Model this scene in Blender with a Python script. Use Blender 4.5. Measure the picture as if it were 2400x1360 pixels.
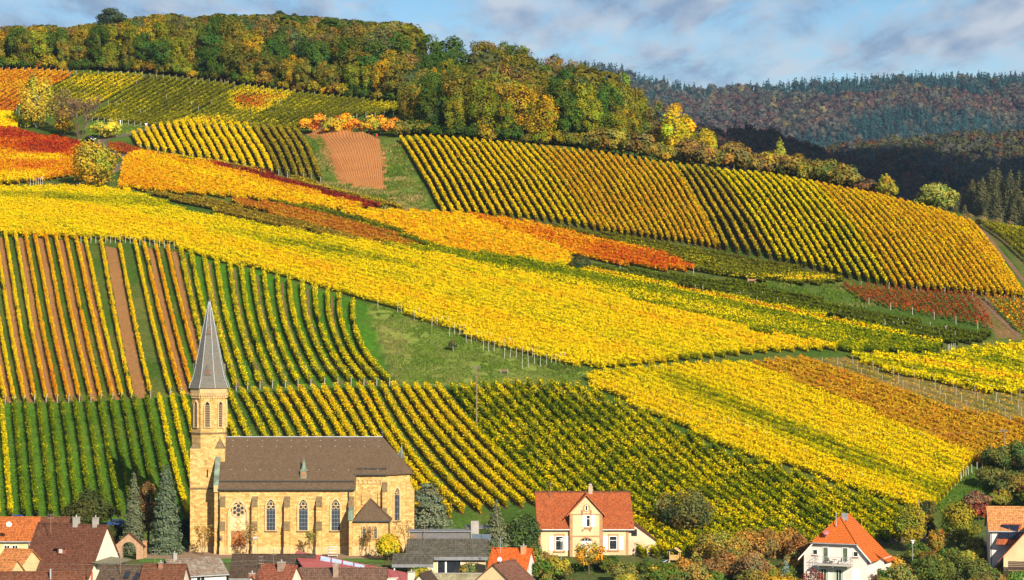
import bpy, bmesh, math, random
import numpy as np
from mathutils import Vector, Matrix
for o in list(bpy.data.objects): bpy.data.objects.remove(o)
S = bpy.context.scene
COL = S.collection
R = math.radians
rng = np.random.default_rng(7)
random.seed(7)
# ------------------------------------------------------------------ camera, sky, sun, exposure
CH = 43.8                      # camera height above the church square
KP = 1.5556e-4                 # metres per photograph pixel (2400 wide) per metre of distance
cam = bpy.data.cameras.new('camera'); camo = bpy.data.objects.new('camera', cam); COL.objects.link(camo)
camo.location = (0, 0, CH); camo.rotation_euler = (R(90), 0, 0)
cam.sensor_width = 36; cam.lens = 36/(2400*KP); cam.clip_start = 1; cam.clip_end = 60000
S.camera = camo
SUN_EL, SUN_AZ = R(26.5), R(26)  # the sun stands behind the camera, to its right
LD = Vector((-math.sin(SUN_AZ)*math.cos(SUN_EL), math.cos(SUN_AZ)*math.cos(SUN_EL), -math.sin(SUN_EL)))
sun = bpy.data.lights.new('sun', 'SUN'); suno = bpy.data.objects.new('sun', sun); COL.objects.link(suno)
sun.energy = 5.0; sun.angle = R(0.5); sun.color = (1.0, .92, .78)
suno.rotation_euler = LD.to_track_quat('-Z', 'Y').to_euler(); suno.location = (200, -300, 400)
W = bpy.data.worlds.new('World'); S.world = W; W.use_nodes = True
S.view_settings.view_transform = 'Standard'; S.view_settings.look = 'None'
S.view_settings.exposure = 0.88; S.view_settings.gamma = 1
def build_world():
    nt = W.node_tree; nt.nodes.clear(); N = nt.nodes.new; L = nt.links.new
    out = N('ShaderNodeOutputWorld'); bg = N('ShaderNodeBackground'); bg.inputs[1].default_value = .054
    sky = N('ShaderNodeTexSky'); sky.sky_type = 'NISHITA'; sky.sun_disc = False
    sky.sun_elevation = SUN_EL; sky.sun_rotation = math.pi - SUN_AZ
    sky.altitude = 200; sky.air_density = 1.0; sky.dust_density = .6; sky.ozone_density = 1.6
    tc = N('ShaderNodeTexCoord'); sep = N('ShaderNodeSeparateXYZ'); L(tc.outputs['Generated'], sep.inputs[0])
    def m(op, a, b=None, c=None):
        n = N('ShaderNodeMath'); n.operation = op
        for i, v in enumerate((a, b, c)):
            if v is None: continue
            if isinstance(v, (int, float)): n.inputs[i].default_value = v
            else: L(v, n.inputs[i])
        return n.outputs[0]
    # cloud deck: directions cast onto a plane overhead so that the clouds flatten toward the horizon
    zz = m('MAXIMUM', m('ADD', sep.outputs[2], .10), .02)
    cx = m('DIVIDE', sep.outputs[0], zz); cy = m('DIVIDE', sep.outputs[1], zz)
    cmb = N('ShaderNodeCombineXYZ'); L(cx, cmb.inputs[0]); L(cy, cmb.inputs[1])
    mp = N('ShaderNodeMapping'); mp.inputs['Location'].default_value = (2.7, 1.3, 0); mp.inputs['Rotation'].default_value = (0, 0, R(-28))
    mp.inputs['Scale'].default_value = (2.4, .7, 1); L(cmb.outputs[0], mp.inputs[0])
    n1 = N('ShaderNodeTexNoise'); n1.inputs['Scale'].default_value = 1.9; n1.inputs['Detail'].default_value = 9; n1.inputs['Roughness'].default_value = .68
    n1.inputs['Distortion'].default_value = .35; L(mp.outputs[0], n1.inputs['Vector'])
    n2 = N('ShaderNodeTexNoise'); n2.inputs['Scale'].default_value = 3.6; n2.inputs['Detail'].default_value = 7; L(mp.outputs[0], n2.inputs['Vector'])
    # small far cumulus bank low on the horizon
    n3 = N('ShaderNodeTexNoise'); n3.inputs['Scale'].default_value = 30; n3.inputs['Detail'].default_value = 5
    mp3 = N('ShaderNodeMapping'); mp3.inputs['Scale'].default_value = (1, 1, 2.2); L(tc.outputs['Generated'], mp3.inputs[0]); L(mp3.outputs[0], n3.inputs['Vector'])
    r1 = N('ShaderNodeValToRGB'); L(n1.outputs[0], r1.inputs[0])
    r1.color_ramp.elements[0].position = .40; r1.color_ramp.elements[1].position = .57
    r1.color_ramp.elements[0].color = (0, 0, 0, 1); r1.color_ramp.elements[1].color = (.88, .88, .88, 1)
    bank = m('MULTIPLY', m('MINIMUM', m('MAXIMUM', m('MULTIPLY', m('SUBTRACT', m('ADD', .074, m('MULTIPLY', m('SUBTRACT', n3.outputs[0], .5), .035)), sep.outputs[2]), 140), 0), 1), .75)
    cover = m('MAXIMUM', r1.outputs[0], bank)
    cc = N('ShaderNodeValToRGB'); L(n2.outputs[0], cc.inputs[0])
    e = cc.color_ramp.elements; e[0].position = .38; e[0].color = (2.7, 3.6, 5.3, 1); e[1].position = .62; e[1].color = (6.6, 6.9, 7.5, 1)
    # clear sky: Nishita, cooled a little near the horizon
    hs = N('ShaderNodeMix'); hs.data_type = 'RGBA'; hs.blend_type = 'MULTIPLY'; hs.inputs[0].default_value = 1
    L(sky.outputs[0], hs.inputs[6]); hs.inputs[7].default_value = (.56, .90, 1.22, 1)
    hz = N('ShaderNodeMix'); hz.data_type = 'RGBA'; L(m('MULTIPLY', m('MINIMUM', m('MAXIMUM', m('DIVIDE', m('SUBTRACT', .115, sep.outputs[2]), .06), 0), 1), .55), hz.inputs[0]); L(hs.outputs[2], hz.inputs[6]); hz.inputs[7].default_value = (7.6, 9.6, 10.4, 1)
    mx = N('ShaderNodeMix'); mx.data_type = 'RGBA'; L(cover, mx.inputs[0]); L(hz.outputs[2], mx.inputs[6]); L(cc.outputs[0], mx.inputs[7])
    L(mx.outputs[2], bg.inputs[0]); L(bg.outputs[0], out.inputs[0])
build_world()
# ------------------------------------------------------------------ helpers
def tag(o, label=None, cat=None, group=None, kind=None):
    if label: o['label'] = label
    if cat: o['category'] = cat
    if group: o['group'] = group
    if kind: o['kind'] = kind
    return o
def empty(name, loc, rz=0, label=None, cat=None, group=None):
    o = bpy.data.objects.new(name, None); COL.objects.link(o); o.location = loc; o.rotation_euler = (0, 0, rz)
    o.empty_display_size = .5
    return tag(o, label, cat, group)
class MB:
    def __init__(s): s.v = []; s.f = []
    def face(s, pts):
        b = len(s.v); s.v += [tuple(p) for p in pts]; s.f.append(tuple(range(b, b+len(pts)))); return s
    def solid(s, verts, faces):
        b = len(s.v); s.v += [tuple(p) for p in verts]; s.f += [tuple(i+b for i in f) for f in faces]; return s
    def box(s, x0, x1, y0, y1, z0, z1):
        return s.solid([(x0,y0,z0),(x1,y0,z0),(x1,y1,z0),(x0,y1,z0),(x0,y0,z1),(x1,y0,z1),(x1,y1,z1),(x0,y1,z1)],
            [(0,3,2,1),(4,5,6,7),(0,1,5,4),(1,2,6,5),(2,3,7,6),(3,0,4,7)])
    def prism(s, prof, y0, y1, ax='y'):
        """profile [(a,z)] extruded: ax='y' profile in xz along y; 'x' profile in yz along x; 'z' profile in xy along z"""
        n = len(prof)
        if ax == 'y': A = [(a,y0,z) for a,z in prof]+[(a,y1,z) for a,z in prof]
        elif ax == 'x': A = [(y0,a,z) for a,z in prof]+[(y1,a,z) for a,z in prof]
        else: A = [(a,b,y0) for a,b in prof]+[(a,b,y1) for a,b in prof]
        F = [tuple(range(n))[::-1], tuple(range(n,2*n))]+[(i,(i+1)%n,n+(i+1)%n,n+i) for i in range(n)]
        return s.solid(A, F)
    def frustum(s, ring0, ring1):
        n = len(ring0)
        return s.solid(list(ring0)+list(ring1), [tuple(range(n))[::-1], tuple(range(n,2*n))]+[(i,(i+1)%n,n+(i+1)%n,n+i) for i in range(n)])
    def cyl(s, p0, p1, r0, r1=None, n=8):
        r1 = r0 if r1 is None else r1; p0 = Vector(p0); p1 = Vector(p1); d = (p1-p0)
        if d.length < 1e-6: return s
        d.normalize(); u = d.orthogonal().normalized(); w = d.cross(u)
        a = [p0+(u*math.cos(2*math.pi*i/n)+w*math.sin(2*math.pi*i/n))*r0 for i in range(n)]
        b = [p1+(u*math.cos(2*math.pi*i/n)+w*math.sin(2*math.pi*i/n))*max(r1,.001) for i in range(n)]
        return s.frustum(a, b)
    def slab(s, quad, t):
        """a roof slab: quad of 4 (or 3) points, thickened downward by t"""
        n = len(quad); lo = [(p[0],p[1],p[2]-t) for p in quad]
        return s.solid(list(quad)+lo, [tuple(range(n)), tuple(range(n,2*n))[::-1]]+[(i,n+i,n+(i+1)%n,(i+1)%n) for i in range(n)])
    def mesh(s, name):
        me = bpy.data.meshes.new(name); me.from_pydata(s.v, [], s.f)
        bm = bmesh.new(); bm.from_mesh(me); bmesh.ops.recalc_face_normals(bm, faces=bm.faces); bm.to_mesh(me); bm.free()
        return me
def obj(name, mb, mat, parent=None, label=None, cat=None, group=None, kind=None, loc=None, smooth=False):
    me = mb.mesh(name) if isinstance(mb, MB) else mb
    if mat is not None and not me.materials: me.materials.append(mat)
    if smooth: me.shade_smooth()
    o = bpy.data.objects.new(name, me); COL.objects.link(o)
    if parent: o.parent = parent
    if loc is not None: o.location = loc
    return tag(o, label, cat, group, kind)
def rawmesh(name, v, f, col=None, flat=True):
    """numpy verts (n,3), faces (m,k), optional per-face colours"""
    me = bpy.data.meshes.new(name); v = np.ascontiguousarray(v, np.float32); f = np.ascontiguousarray(f, np.int32)
    m, k = f.shape
    me.vertices.add(len(v)); me.vertices.foreach_set('co', v.ravel())
    me.loops.add(m*k); me.loops.foreach_set('vertex_index', f.ravel())
    me.polygons.add(m); me.polygons.foreach_set('loop_start', np.arange(0, m*k, k, dtype=np.int32))
    try: me.polygons.foreach_set('loop_total', np.full(m, k, np.int32))
    except Exception: pass
    if col is not None:
        a = me.color_attributes.new('Col', 'FLOAT_COLOR', 'CORNER'); c = np.ones((m, k, 4), np.float32)
        c[:, :, :3] = np.asarray(col, np.float32)[:, None, :]; a.data.foreach_set('color', c.ravel())
    me.update(calc_edges=True)
    if not flat: me.shade_smooth()
    return me
def copy_tree(root, loc, rz=0, scale=1, color=None, label=None, group=None):
    r = root.copy(); COL.objects.link(r); r.location = loc; r.rotation_euler = (0, 0, rz); r.scale = scale if isinstance(scale, tuple) else (scale,)*3
    if label: r['label'] = label
    if group: r['group'] = group
    for ch in root.children:
        c = ch.copy(); COL.objects.link(c); c.parent = r
        if color is not None and ch.name.startswith('crown'): c.color = (*color, 1)
        for g in ch.children:
            d = g.copy(); COL.objects.link(d); d.parent = c
    return r
# ------------------------------------------------------------------ materials
MATS = {}
def newmat(name):
    m = bpy.data.materials.new(name); m.use_nodes = True; nt = m.node_tree; nt.nodes.clear(); return m, nt
def mat(name, col, rough=.85, var=.2, scale=1.5, bump=0, bscale=None, metal=0, spec=.3, detail=5, stain=None, stainscale=.3):
    if name in MATS: return MATS[name]
    m, nt = newmat(name); N = nt.nodes.new; L = nt.links.new
    o = N('ShaderNodeOutputMaterial'); b = N('ShaderNodeBsdfPrincipled'); L(b.outputs[0], o.inputs[0])
    b.inputs['Roughness'].default_value = rough; b.inputs['Metallic'].default_value = metal; b.inputs['Specular IOR Level'].default_value = spec
    tc = N('ShaderNodeTexCoord'); n = N('ShaderNodeTexNoise'); n.inputs['Scale'].default_value = scale; n.inputs['Detail'].default_value = detail; n.inputs['Roughness'].default_value = .65
    L(tc.outputs['Object'], n.inputs['Vector'])
    r = N('ShaderNodeValToRGB'); L(n.outputs[0], r.inputs[0]); e = r.color_ramp.elements
    e[0].position = .3; e[1].position = .7
    e[0].color = tuple(c*(1-var) for c in col)+(1,); e[1].color = tuple(min(c*(1+var), .95) for c in col)+(1,)
    src = r.outputs[0]
    if stain:
        n2 = N('ShaderNodeTexNoise'); n2.inputs['Scale'].default_value = stainscale; n2.inputs['Detail'].default_value = 8; L(tc.outputs['Object'], n2.inputs['Vector'])
        r2 = N('ShaderNodeValToRGB'); L(n2.outputs[0], r2.inputs[0]); r2.color_ramp.elements[0].position = .48; r2.color_ramp.elements[1].position = .66
        mx = N('ShaderNodeMix'); mx.data_type = 'RGBA'; L(r2.outputs[0], mx.inputs[0]); L(src, mx.inputs[6]); mx.inputs[7].default_value = (*stain, 1); src = mx.outputs[2]
    L(src, b.inputs['Base Color'])
    if bump:
        bp = N('ShaderNodeBump'); bp.inputs['Strength'].default_value = bump; bp.inputs['Distance'].default_value = .05
        nb = N('ShaderNodeTexNoise'); nb.inputs['Scale'].default_value = bscale or scale*4; nb.inputs['Detail'].default_value = 6; L(tc.outputs['Object'], nb.inputs['Vector'])
        L(nb.outputs[0], bp.inputs['Height']); L(bp.outputs[0], b.inputs['Normal'])
    MATS[name] = m; return m
def leafmat(name='leaves', transl=.3, objcol=True):
    if name in MATS: return MATS[name]
    m, nt = newmat(name); N = nt.nodes.new; L = nt.links.new
    o = N('ShaderNodeOutputMaterial'); d = N('ShaderNodeBsdfDiffuse'); t = N('ShaderNodeBsdfTranslucent'); mx = N('ShaderNodeMixShader')
    mx.inputs[0].default_value = transl
    at = N('ShaderNodeAttribute'); at.attribute_name = 'Col'; src = at.outputs['Color']
    if objcol:
        oi = N('ShaderNodeObjectInfo'); mu = N('ShaderNodeMix'); mu.data_type = 'RGBA'; mu.blend_type = 'MULTIPLY'; mu.inputs[0].default_value = 1
        L(src, mu.inputs[6]); L(oi.outputs['Color'], mu.inputs[7]); src = mu.outputs[2]
    L(src, d.inputs[0]); L(src, t.inputs[0]); L(d.outputs[0], mx.inputs[1]); L(t.outputs[0], mx.inputs[2]); L(mx.outputs[0], o.inputs[0])
    MATS[name] = m; return m
def stonemat(name, c1, c2, mortar, bw=.55, bh=.27, stain=(.16,.10,.045)):
    if name in MATS: return MATS[name]
    m, nt = newmat(name); N = nt.nodes.new; L = nt.links.new
    o = N('ShaderNodeOutputMaterial'); b = N('ShaderNodeBsdfPrincipled'); L(b.outputs[0], o.inputs[0]); b.inputs['Roughness'].default_value = .92; b.inputs['Specular IOR Level'].default_value = .15
    tc = N('ShaderNodeTexCoord'); sp = N('ShaderNodeSeparateXYZ'); L(tc.outputs['Object'], sp.inputs[0])
    ad = N('ShaderNodeMath'); ad.operation = 'ADD'; L(sp.outputs[0], ad.inputs[0]); L(sp.outputs[1], ad.inputs[1])
    cb = N('ShaderNodeCombineXYZ'); L(ad.outputs[0], cb.inputs[0]); L(sp.outputs[2], cb.inputs[1])
    br = N('ShaderNodeTexBrick'); L(cb.outputs[0], br.inputs['Vector']); br.inputs['Scale'].default_value = 1
    br.inputs['Brick Width'].default_value = bw; br.inputs['Row Height'].default_value = bh; br.inputs['Mortar Size'].default_value = .014; br.inputs['Mortar Smooth'].default_value = .3
    br.inputs['Color1'].default_value = (*c1, 1); br.inputs['Color2'].default_value = (*c2, 1); br.inputs['Mortar'].default_value = (*mortar, 1); br.inputs['Bias'].default_value = 0
    br.offset = .5; br.squash = 1.3; br.squash_frequency = 3
    n2 = N('ShaderNodeTexNoise'); n2.inputs['Scale'].default_value = .35; n2.inputs['Detail'].default_value = 8; n2.inputs['Roughness'].default_value = .7; L(tc.outputs['Object'], n2.inputs['Vector'])
    r2 = N('ShaderNodeValToRGB'); L(n2.outputs[0], r2.inputs[0]); r2.color_ramp.elements[0].position = .55; r2.color_ramp.elements[1].position = .85
    mx = N('ShaderNodeMix'); mx.data_type = 'RGBA'; L(r2.outputs[0], mx.inputs[0]); L(br.outputs[0], mx.inputs[6]); mx.inputs[7].default_value = (*stain, 1)
    n3 = N('ShaderNodeTexNoise'); n3.inputs['Scale'].default_value = 2.2; n3.inputs['Detail'].default_value = 4; L(cb.outputs[0], n3.inputs['Vector'])
    r3 = N('ShaderNodeValToRGB'); L(n3.outputs[0], r3.inputs[0]); r3.color_ramp.elements[0].position = .25; r3.color_ramp.elements[1].position = .75
    r3.color_ramp.elements[0].color = (.72,.70,.66,1); r3.color_ramp.elements[1].color = (1.22,1.2,1.15,1)
    mu = N('ShaderNodeMix'); mu.data_type = 'RGBA'; mu.blend_type = 'MULTIPLY'; mu.inputs[0].default_value = 1; L(mx.outputs[2], mu.inputs[6]); L(r3.outputs[0], mu.inputs[7])
    L(mu.outputs[2], b.inputs['Base Color'])
    bp = N('ShaderNodeBump'); bp.inputs['Strength'].default_value = .6; bp.inputs['Distance'].default_value = .03; bp.invert = True; L(br.outputs['Fac'], bp.inputs['Height']); L(bp.outputs[0], b.inputs['Normal'])
    MATS[name] = m; return m
def tilemat(name, col, along='x', pitch=.3, course=.36, var=.3, moss=None, mossamt=.5, bump=.8, patch=None):
    """roof covering: columns across the eave, courses up the slope"""
    key = name+along
    if key in MATS: return MATS[key]
    m, nt = newmat(key); N = nt.nodes.new; L = nt.links.new
    o = N('ShaderNodeOutputMaterial'); b = N('ShaderNodeBsdfPrincipled'); L(b.outputs[0], o.inputs[0]); b.inputs['Roughness'].default_value = .8; b.inputs['Specular IOR Level'].default_value = .2
    tc = N('ShaderNodeTexCoord'); sp = N('ShaderNodeSeparateXYZ'); L(tc.outputs['Object'], sp.inputs[0])
    cb = N('ShaderNodeCombineXYZ'); L(sp.outputs[0 if along == 'x' else 1], cb.inputs[0]); L(sp.outputs[2], cb.inputs[1])
    br = N('ShaderNodeTexBrick'); L(cb.outputs[0], br.inputs['Vector']); br.inputs['Scale'].default_value = 1; br.offset = 0 if pitch > .25 else .5
    br.inputs['Brick Width'].default_value = pitch; br.inputs['Row Height'].default_value = course*.7; br.inputs['Mortar Size'].default_value = .022; br.inputs['Mortar Smooth'].default_value = .6
    br.inputs['Color1'].default_value = (*[c*(1-var) for c in col], 1); br.inputs['Color2'].default_value = (*[min(c*(1+var), .9) for c in col], 1); br.inputs['Mortar'].default_value = (*[c*.42 for c in col], 1)
    n2 = N('ShaderNodeTexNoise'); n2.inputs['Scale'].default_value = .8; n2.inputs['Detail'].default_value = 9; n2.inputs['Roughness'].default_value = .72; L(tc.outputs['Object'], n2.inputs['Vector'])
    r2 = N('ShaderNodeValToRGB'); L(n2.outputs[0], r2.inputs[0]); r2.color_ramp.elements[0].position = .52-.18*(mossamt-.5); r2.color_ramp.elements[1].position = .72-.1*(mossamt-.5)
    mx = N('ShaderNodeMix'); mx.data_type = 'RGBA'; L(br.outputs[0], mx.inputs[6])
    mx.inputs[7].default_value = (*(moss or tuple(c*.6 for c in col)), 1)
    mm = N('ShaderNodeMath'); mm.operation = 'MULTIPLY'; L(r2.outputs[0], mm.inputs[0]); mm.inputs[1].default_value = min(1, mossamt*1.3); L(mm.outputs[0], mx.inputs[0])
    n3 = N('ShaderNodeTexNoise'); n3.inputs['Scale'].default_value = 5; n3.inputs['Detail'].default_value = 3; L(tc.outputs['Object'], n3.inputs['Vector'])
    r3 = N('ShaderNodeValToRGB'); L(n3.outputs[0], r3.inputs[0]); r3.color_ramp.elements[0].position = .3; r3.color_ramp.elements[1].position = .7
    r3.color_ramp.elements[0].color = (.78,.78,.78,1); r3.color_ramp.elements[1].color = (1.2,1.2,1.2,1)
    mu = N('ShaderNodeMix'); mu.data_type = 'RGBA'; mu.blend_type = 'MULTIPLY'; mu.inputs[0].default_value = 1; L(mx.outputs[2], mu.inputs[6]); L(r3.outputs[0], mu.inputs[7])
    L(mu.outputs[2], b.inputs['Base Color'])
    bp = N('ShaderNodeBump'); bp.inputs['Strength'].default_value = bump; bp.inputs['Distance'].default_value = .05; bp.invert = True; L(br.outputs['Fac'], bp.inputs['Height']); L(bp.outputs[0], b.inputs['Normal'])
    MATS[key] = m; return m
def glassmat(name, tint=(.02,.03,.04), rough=.08):
    return mat(name, tint, rough=rough, var=.3, scale=.9, spec=.6)
# ------------------------------------------------------------------ value noise
def vnoise(x, y, seed=0):
    x = np.asarray(x, float); y = np.asarray(y, float)
    xi = np.floor(x).astype(np.int64); yi = np.floor(y).astype(np.int64); fx = x-xi; fy = y-yi
    fx = fx*fx*(3-2*fx); fy = fy*fy*(3-2*fy)
    def h(a, b):
        n = (a*374761393+b*668265263+seed*1442695041) & 0xffffffff
        n = ((n ^ (n >> 13))*1274126177) & 0xffffffff
        return ((n ^ (n >> 16)) & 0xffff)/65535.0
    return (h(xi,yi)*(1-fx)+h(xi+1,yi)*fx)*(1-fy)+(h(xi,yi+1)*(1-fx)+h(xi+1,yi+1)*fx)*fy
def fbm(x, y, seed=0, o=3):
    t = 0; a = 1; s = 0
    for i in range(o): t = t+a*vnoise(x*2**i, y*2**i, seed+i); s += a; a *= .5
    return t/s
# ------------------------------------------------------------------ the hillside: a smooth surface through surveyed points
SURVEY = [  # photograph column, row, estimated distance
 (-500,1300,455),(100,1300,455),(485,1300,456),(800,1300,455),(1400,1310,450),(1900,1320,446),(2500,1310,446),(3000,1300,450),
 (-500,1200,480),(100,1200,480),(600,1210,480),(1000,1210,478),(1150,1190,480),(1500,1170,484),(1800,1165,485),(2050,1215,474),(2250,1150,486),(2500,1150,487),(3000,1150,490),
 (-500,950,535),(100,940,540),(400,925,542),(700,905,545),(950,895,546),(1150,895,546),(1380,890,545),(1600,1000,520),(1800,1000,516),(2000,1030,510),(2300,1000,516),(2500,1000,517),(3000,1000,520),
 (100,740,590),(500,740,592),(850,710,593),(1000,800,570),(1300,855,554),(1050,770,577),
 (-500,560,640),(100,560,640),(400,572,634),(620,640,613),(-500,440,700),(100,440,696),(300,445,690),(450,500,664),(700,560,640),
 (1000,650,610),(1300,700,597),(1600,770,575),(1900,825,557),(2050,830,556),(2250,815,556),(2500,790,560),(3000,760,570),
 (600,400,705),(850,480,668),(1000,500,655),(1000,590,628),(1200,545,640),(1300,580,634),(1300,520,652),(1350,630,615),
 (1700,590,625),(1800,660,602),(1950,650,604),(2200,690,588),(2380,690,588),(2100,760,570),(2500,690,592),(3000,690,600),
 (-500,330,780),(100,330,775),(250,330,775),(100,280,815),(300,300,795),(350,350,752),(500,290,795),(700,300,788),(830,320,755),(840,430,695),
 (700,410,702),(950,325,732),(1000,400,695),(1150,335,728),(1300,343,728),(1500,375,722),(1600,470,668),(1700,395,720),(1850,420,708),(1975,440,698),(1900,520,645),(2100,560,626),
 (2120,470,680),(2265,520,655),(2400,545,642),(2350,610,612),(2600,600,640),(3000,600,645),
 (-500,170,885),(100,165,885),(350,172,880),(560,197,868),(700,215,860),(940,240,842),(950,290,778),(820,270,800),(600,250,826),
]
EXTRA = [  # x, y, z on ground that the photograph does not show directly
 (-150,1000,128),(-60,1000,128),(0,980,122),(-25,880,112),(-25,920,118),(60,930,70),(90,860,52),(40,860,93),(60,860,76),(10,850,104),(60,760,76),(80,760,68.5),(85,790,60),(120,790,50),(-300,1000,128),(-300,1150,110),(-100,1150,110),(50,1100,60),
 (140,900,30),(200,800,30),(200,900,10),(150,1000,10),(200,700,42),(175,740,40),(100,735,64),(122,735,57),(150,720,50),(300,650,35),(300,800,5),(250,1100,-5),(100,1200,50),(-100,1300,70),(-300,1300,70),
 (0,420,-2.5),(-80,420,-2),(80,420,-3),(-200,420,-2),(200,420,-3),(0,370,-6),(-200,370,-6),(200,370,-6),(0,300,-10),(-250,300,-10),(250,300,-10),(0,220,-12),(-250,220,-12),(250,220,-12),
]
_c = [((px-1200)*KP*Y, Y, CH-(py-680)*KP*Y) for px, py, Y in SURVEY]+list(EXTRA)
_c = np.array(_c, float)
def _U(r2): return np.where(r2 > 0, r2*np.log(r2+1e-9), 0)
def _fit(P, lam=25.0):
    n = len(P); d2 = ((P[:, None, :2]-P[None, :, :2])**2).sum(-1)
    A = np.zeros((n+3, n+3)); A[:n, :n] = _U(d2)+np.eye(n)*lam*100; A[:n, n] = 1; A[:n, n+1:] = P[:, :2]; A[n:, :n] = A[:n, n:].T
    return np.linalg.solve(A, np.r_[P[:, 2], 0, 0, 0])
_w = _fit(_c)
GX0, GX1, GY0, GY1, GS = -320., 330., 210., 1320., 2.0
_gx = np.arange(GX0, GX1+.1, GS); _gy = np.arange(GY0, GY1+.1, GS)
def _tps(X, Y):
    out = np.zeros(X.size); x = X.ravel(); y = Y.ravel()
    for i in range(0, x.size, 20000):
        d2 = (x[i:i+20000, None]-_c[None, :, 0])**2+(y[i:i+20000, None]-_c[None, :, 1])**2
        out[i:i+20000] = _U(d2)@_w[:-3]+_w[-3]+_w[-2]*x[i:i+20000]+_w[-1]*y[i:i+20000]
    return out.reshape(X.shape)
_XX, _YY = np.meshgrid(_gx, _gy)
HG = _tps(_XX, _YY)+(fbm(_XX/17, _YY/17, 3)-.5)*.9
# the flat square of the church
_sq = np.clip(1-np.maximum(np.maximum(-60-_XX, _XX+12)/10, np.maximum(444-_YY, _YY-470)/8), 0, 1); HG = HG*(1-_sq)+0*_sq
# sides and back sink under the valley floor
_ed = np.minimum(np.minimum(_XX-GX0, GX1-_XX), np.minimum(_YY-GY0, GY1-_YY)); HG = np.where(_ed < 60, HG-(1-_ed/60)**2*(HG+22), HG)
def H(x, y):
    x = np.asarray(x, float); y = np.asarray(y, float)
    u = np.clip((x-GX0)/GS, 0, len(_gx)-1.001); v = np.clip((y-GY0)/GS, 0, len(_gy)-1.001)
    i = u.astype(int); j = v.astype(int); a = u-i; b = v-j
    return (HG[j,i]*(1-a)+HG[j,i+1]*a)*(1-b)+(HG[j+1,i]*(1-a)+HG[j+1,i+1]*a)*b
_ys = np.arange(385, 1150, .5)
def hit(px, py, h=0.0):
    """where the line of sight through a photograph point meets the ground (raised by h)"""
    X = (px-1200)*KP*_ys; Z = CH-(py-680)*KP*_ys; d = H(X, _ys)+h-Z
    k = np.argmax(d >= 0)
    if d[k] < 0: k = int(np.argmax(d[:800]))   # just misses the crest: take the nearest grazing point
    Y = _ys[k]
    if k > 0 and d[k] >= 0 and d[k-1] < 0: Y = _ys[k-1]+.5*(-d[k-1])/(d[k]-d[k-1])
    return np.array([(px-1200)*KP*Y, Y])
def at(px, py, Y): return ((px-1200)*KP*Y, Y, CH-(py-680)*KP*Y)
def wx(px, Y): return (px-1200)*KP*Y
def wz(py, Y): return CH-(py-680)*KP*Y
def proj(x, y, z): return 1200+x/(KP*y), 680-(z-CH)/(KP*y)
def poly(pts, h=0.0): return np.array([hit(a, b, h) for a, b in pts])
def inside(P, x, y):
    x = np.asarray(x); y = np.asarray(y); r = np.zeros(x.shape, bool); n = len(P)
    for i in range(n):
        x0, y0 = P[i]; x1, y1 = P[(i+1) % n]
        if y0 == y1: continue
        c = ((y0 > y) != (y1 > y)) & (x < (x1-x0)*(y-y0)/(y1-y0)+x0); r ^= c
    return r
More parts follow.
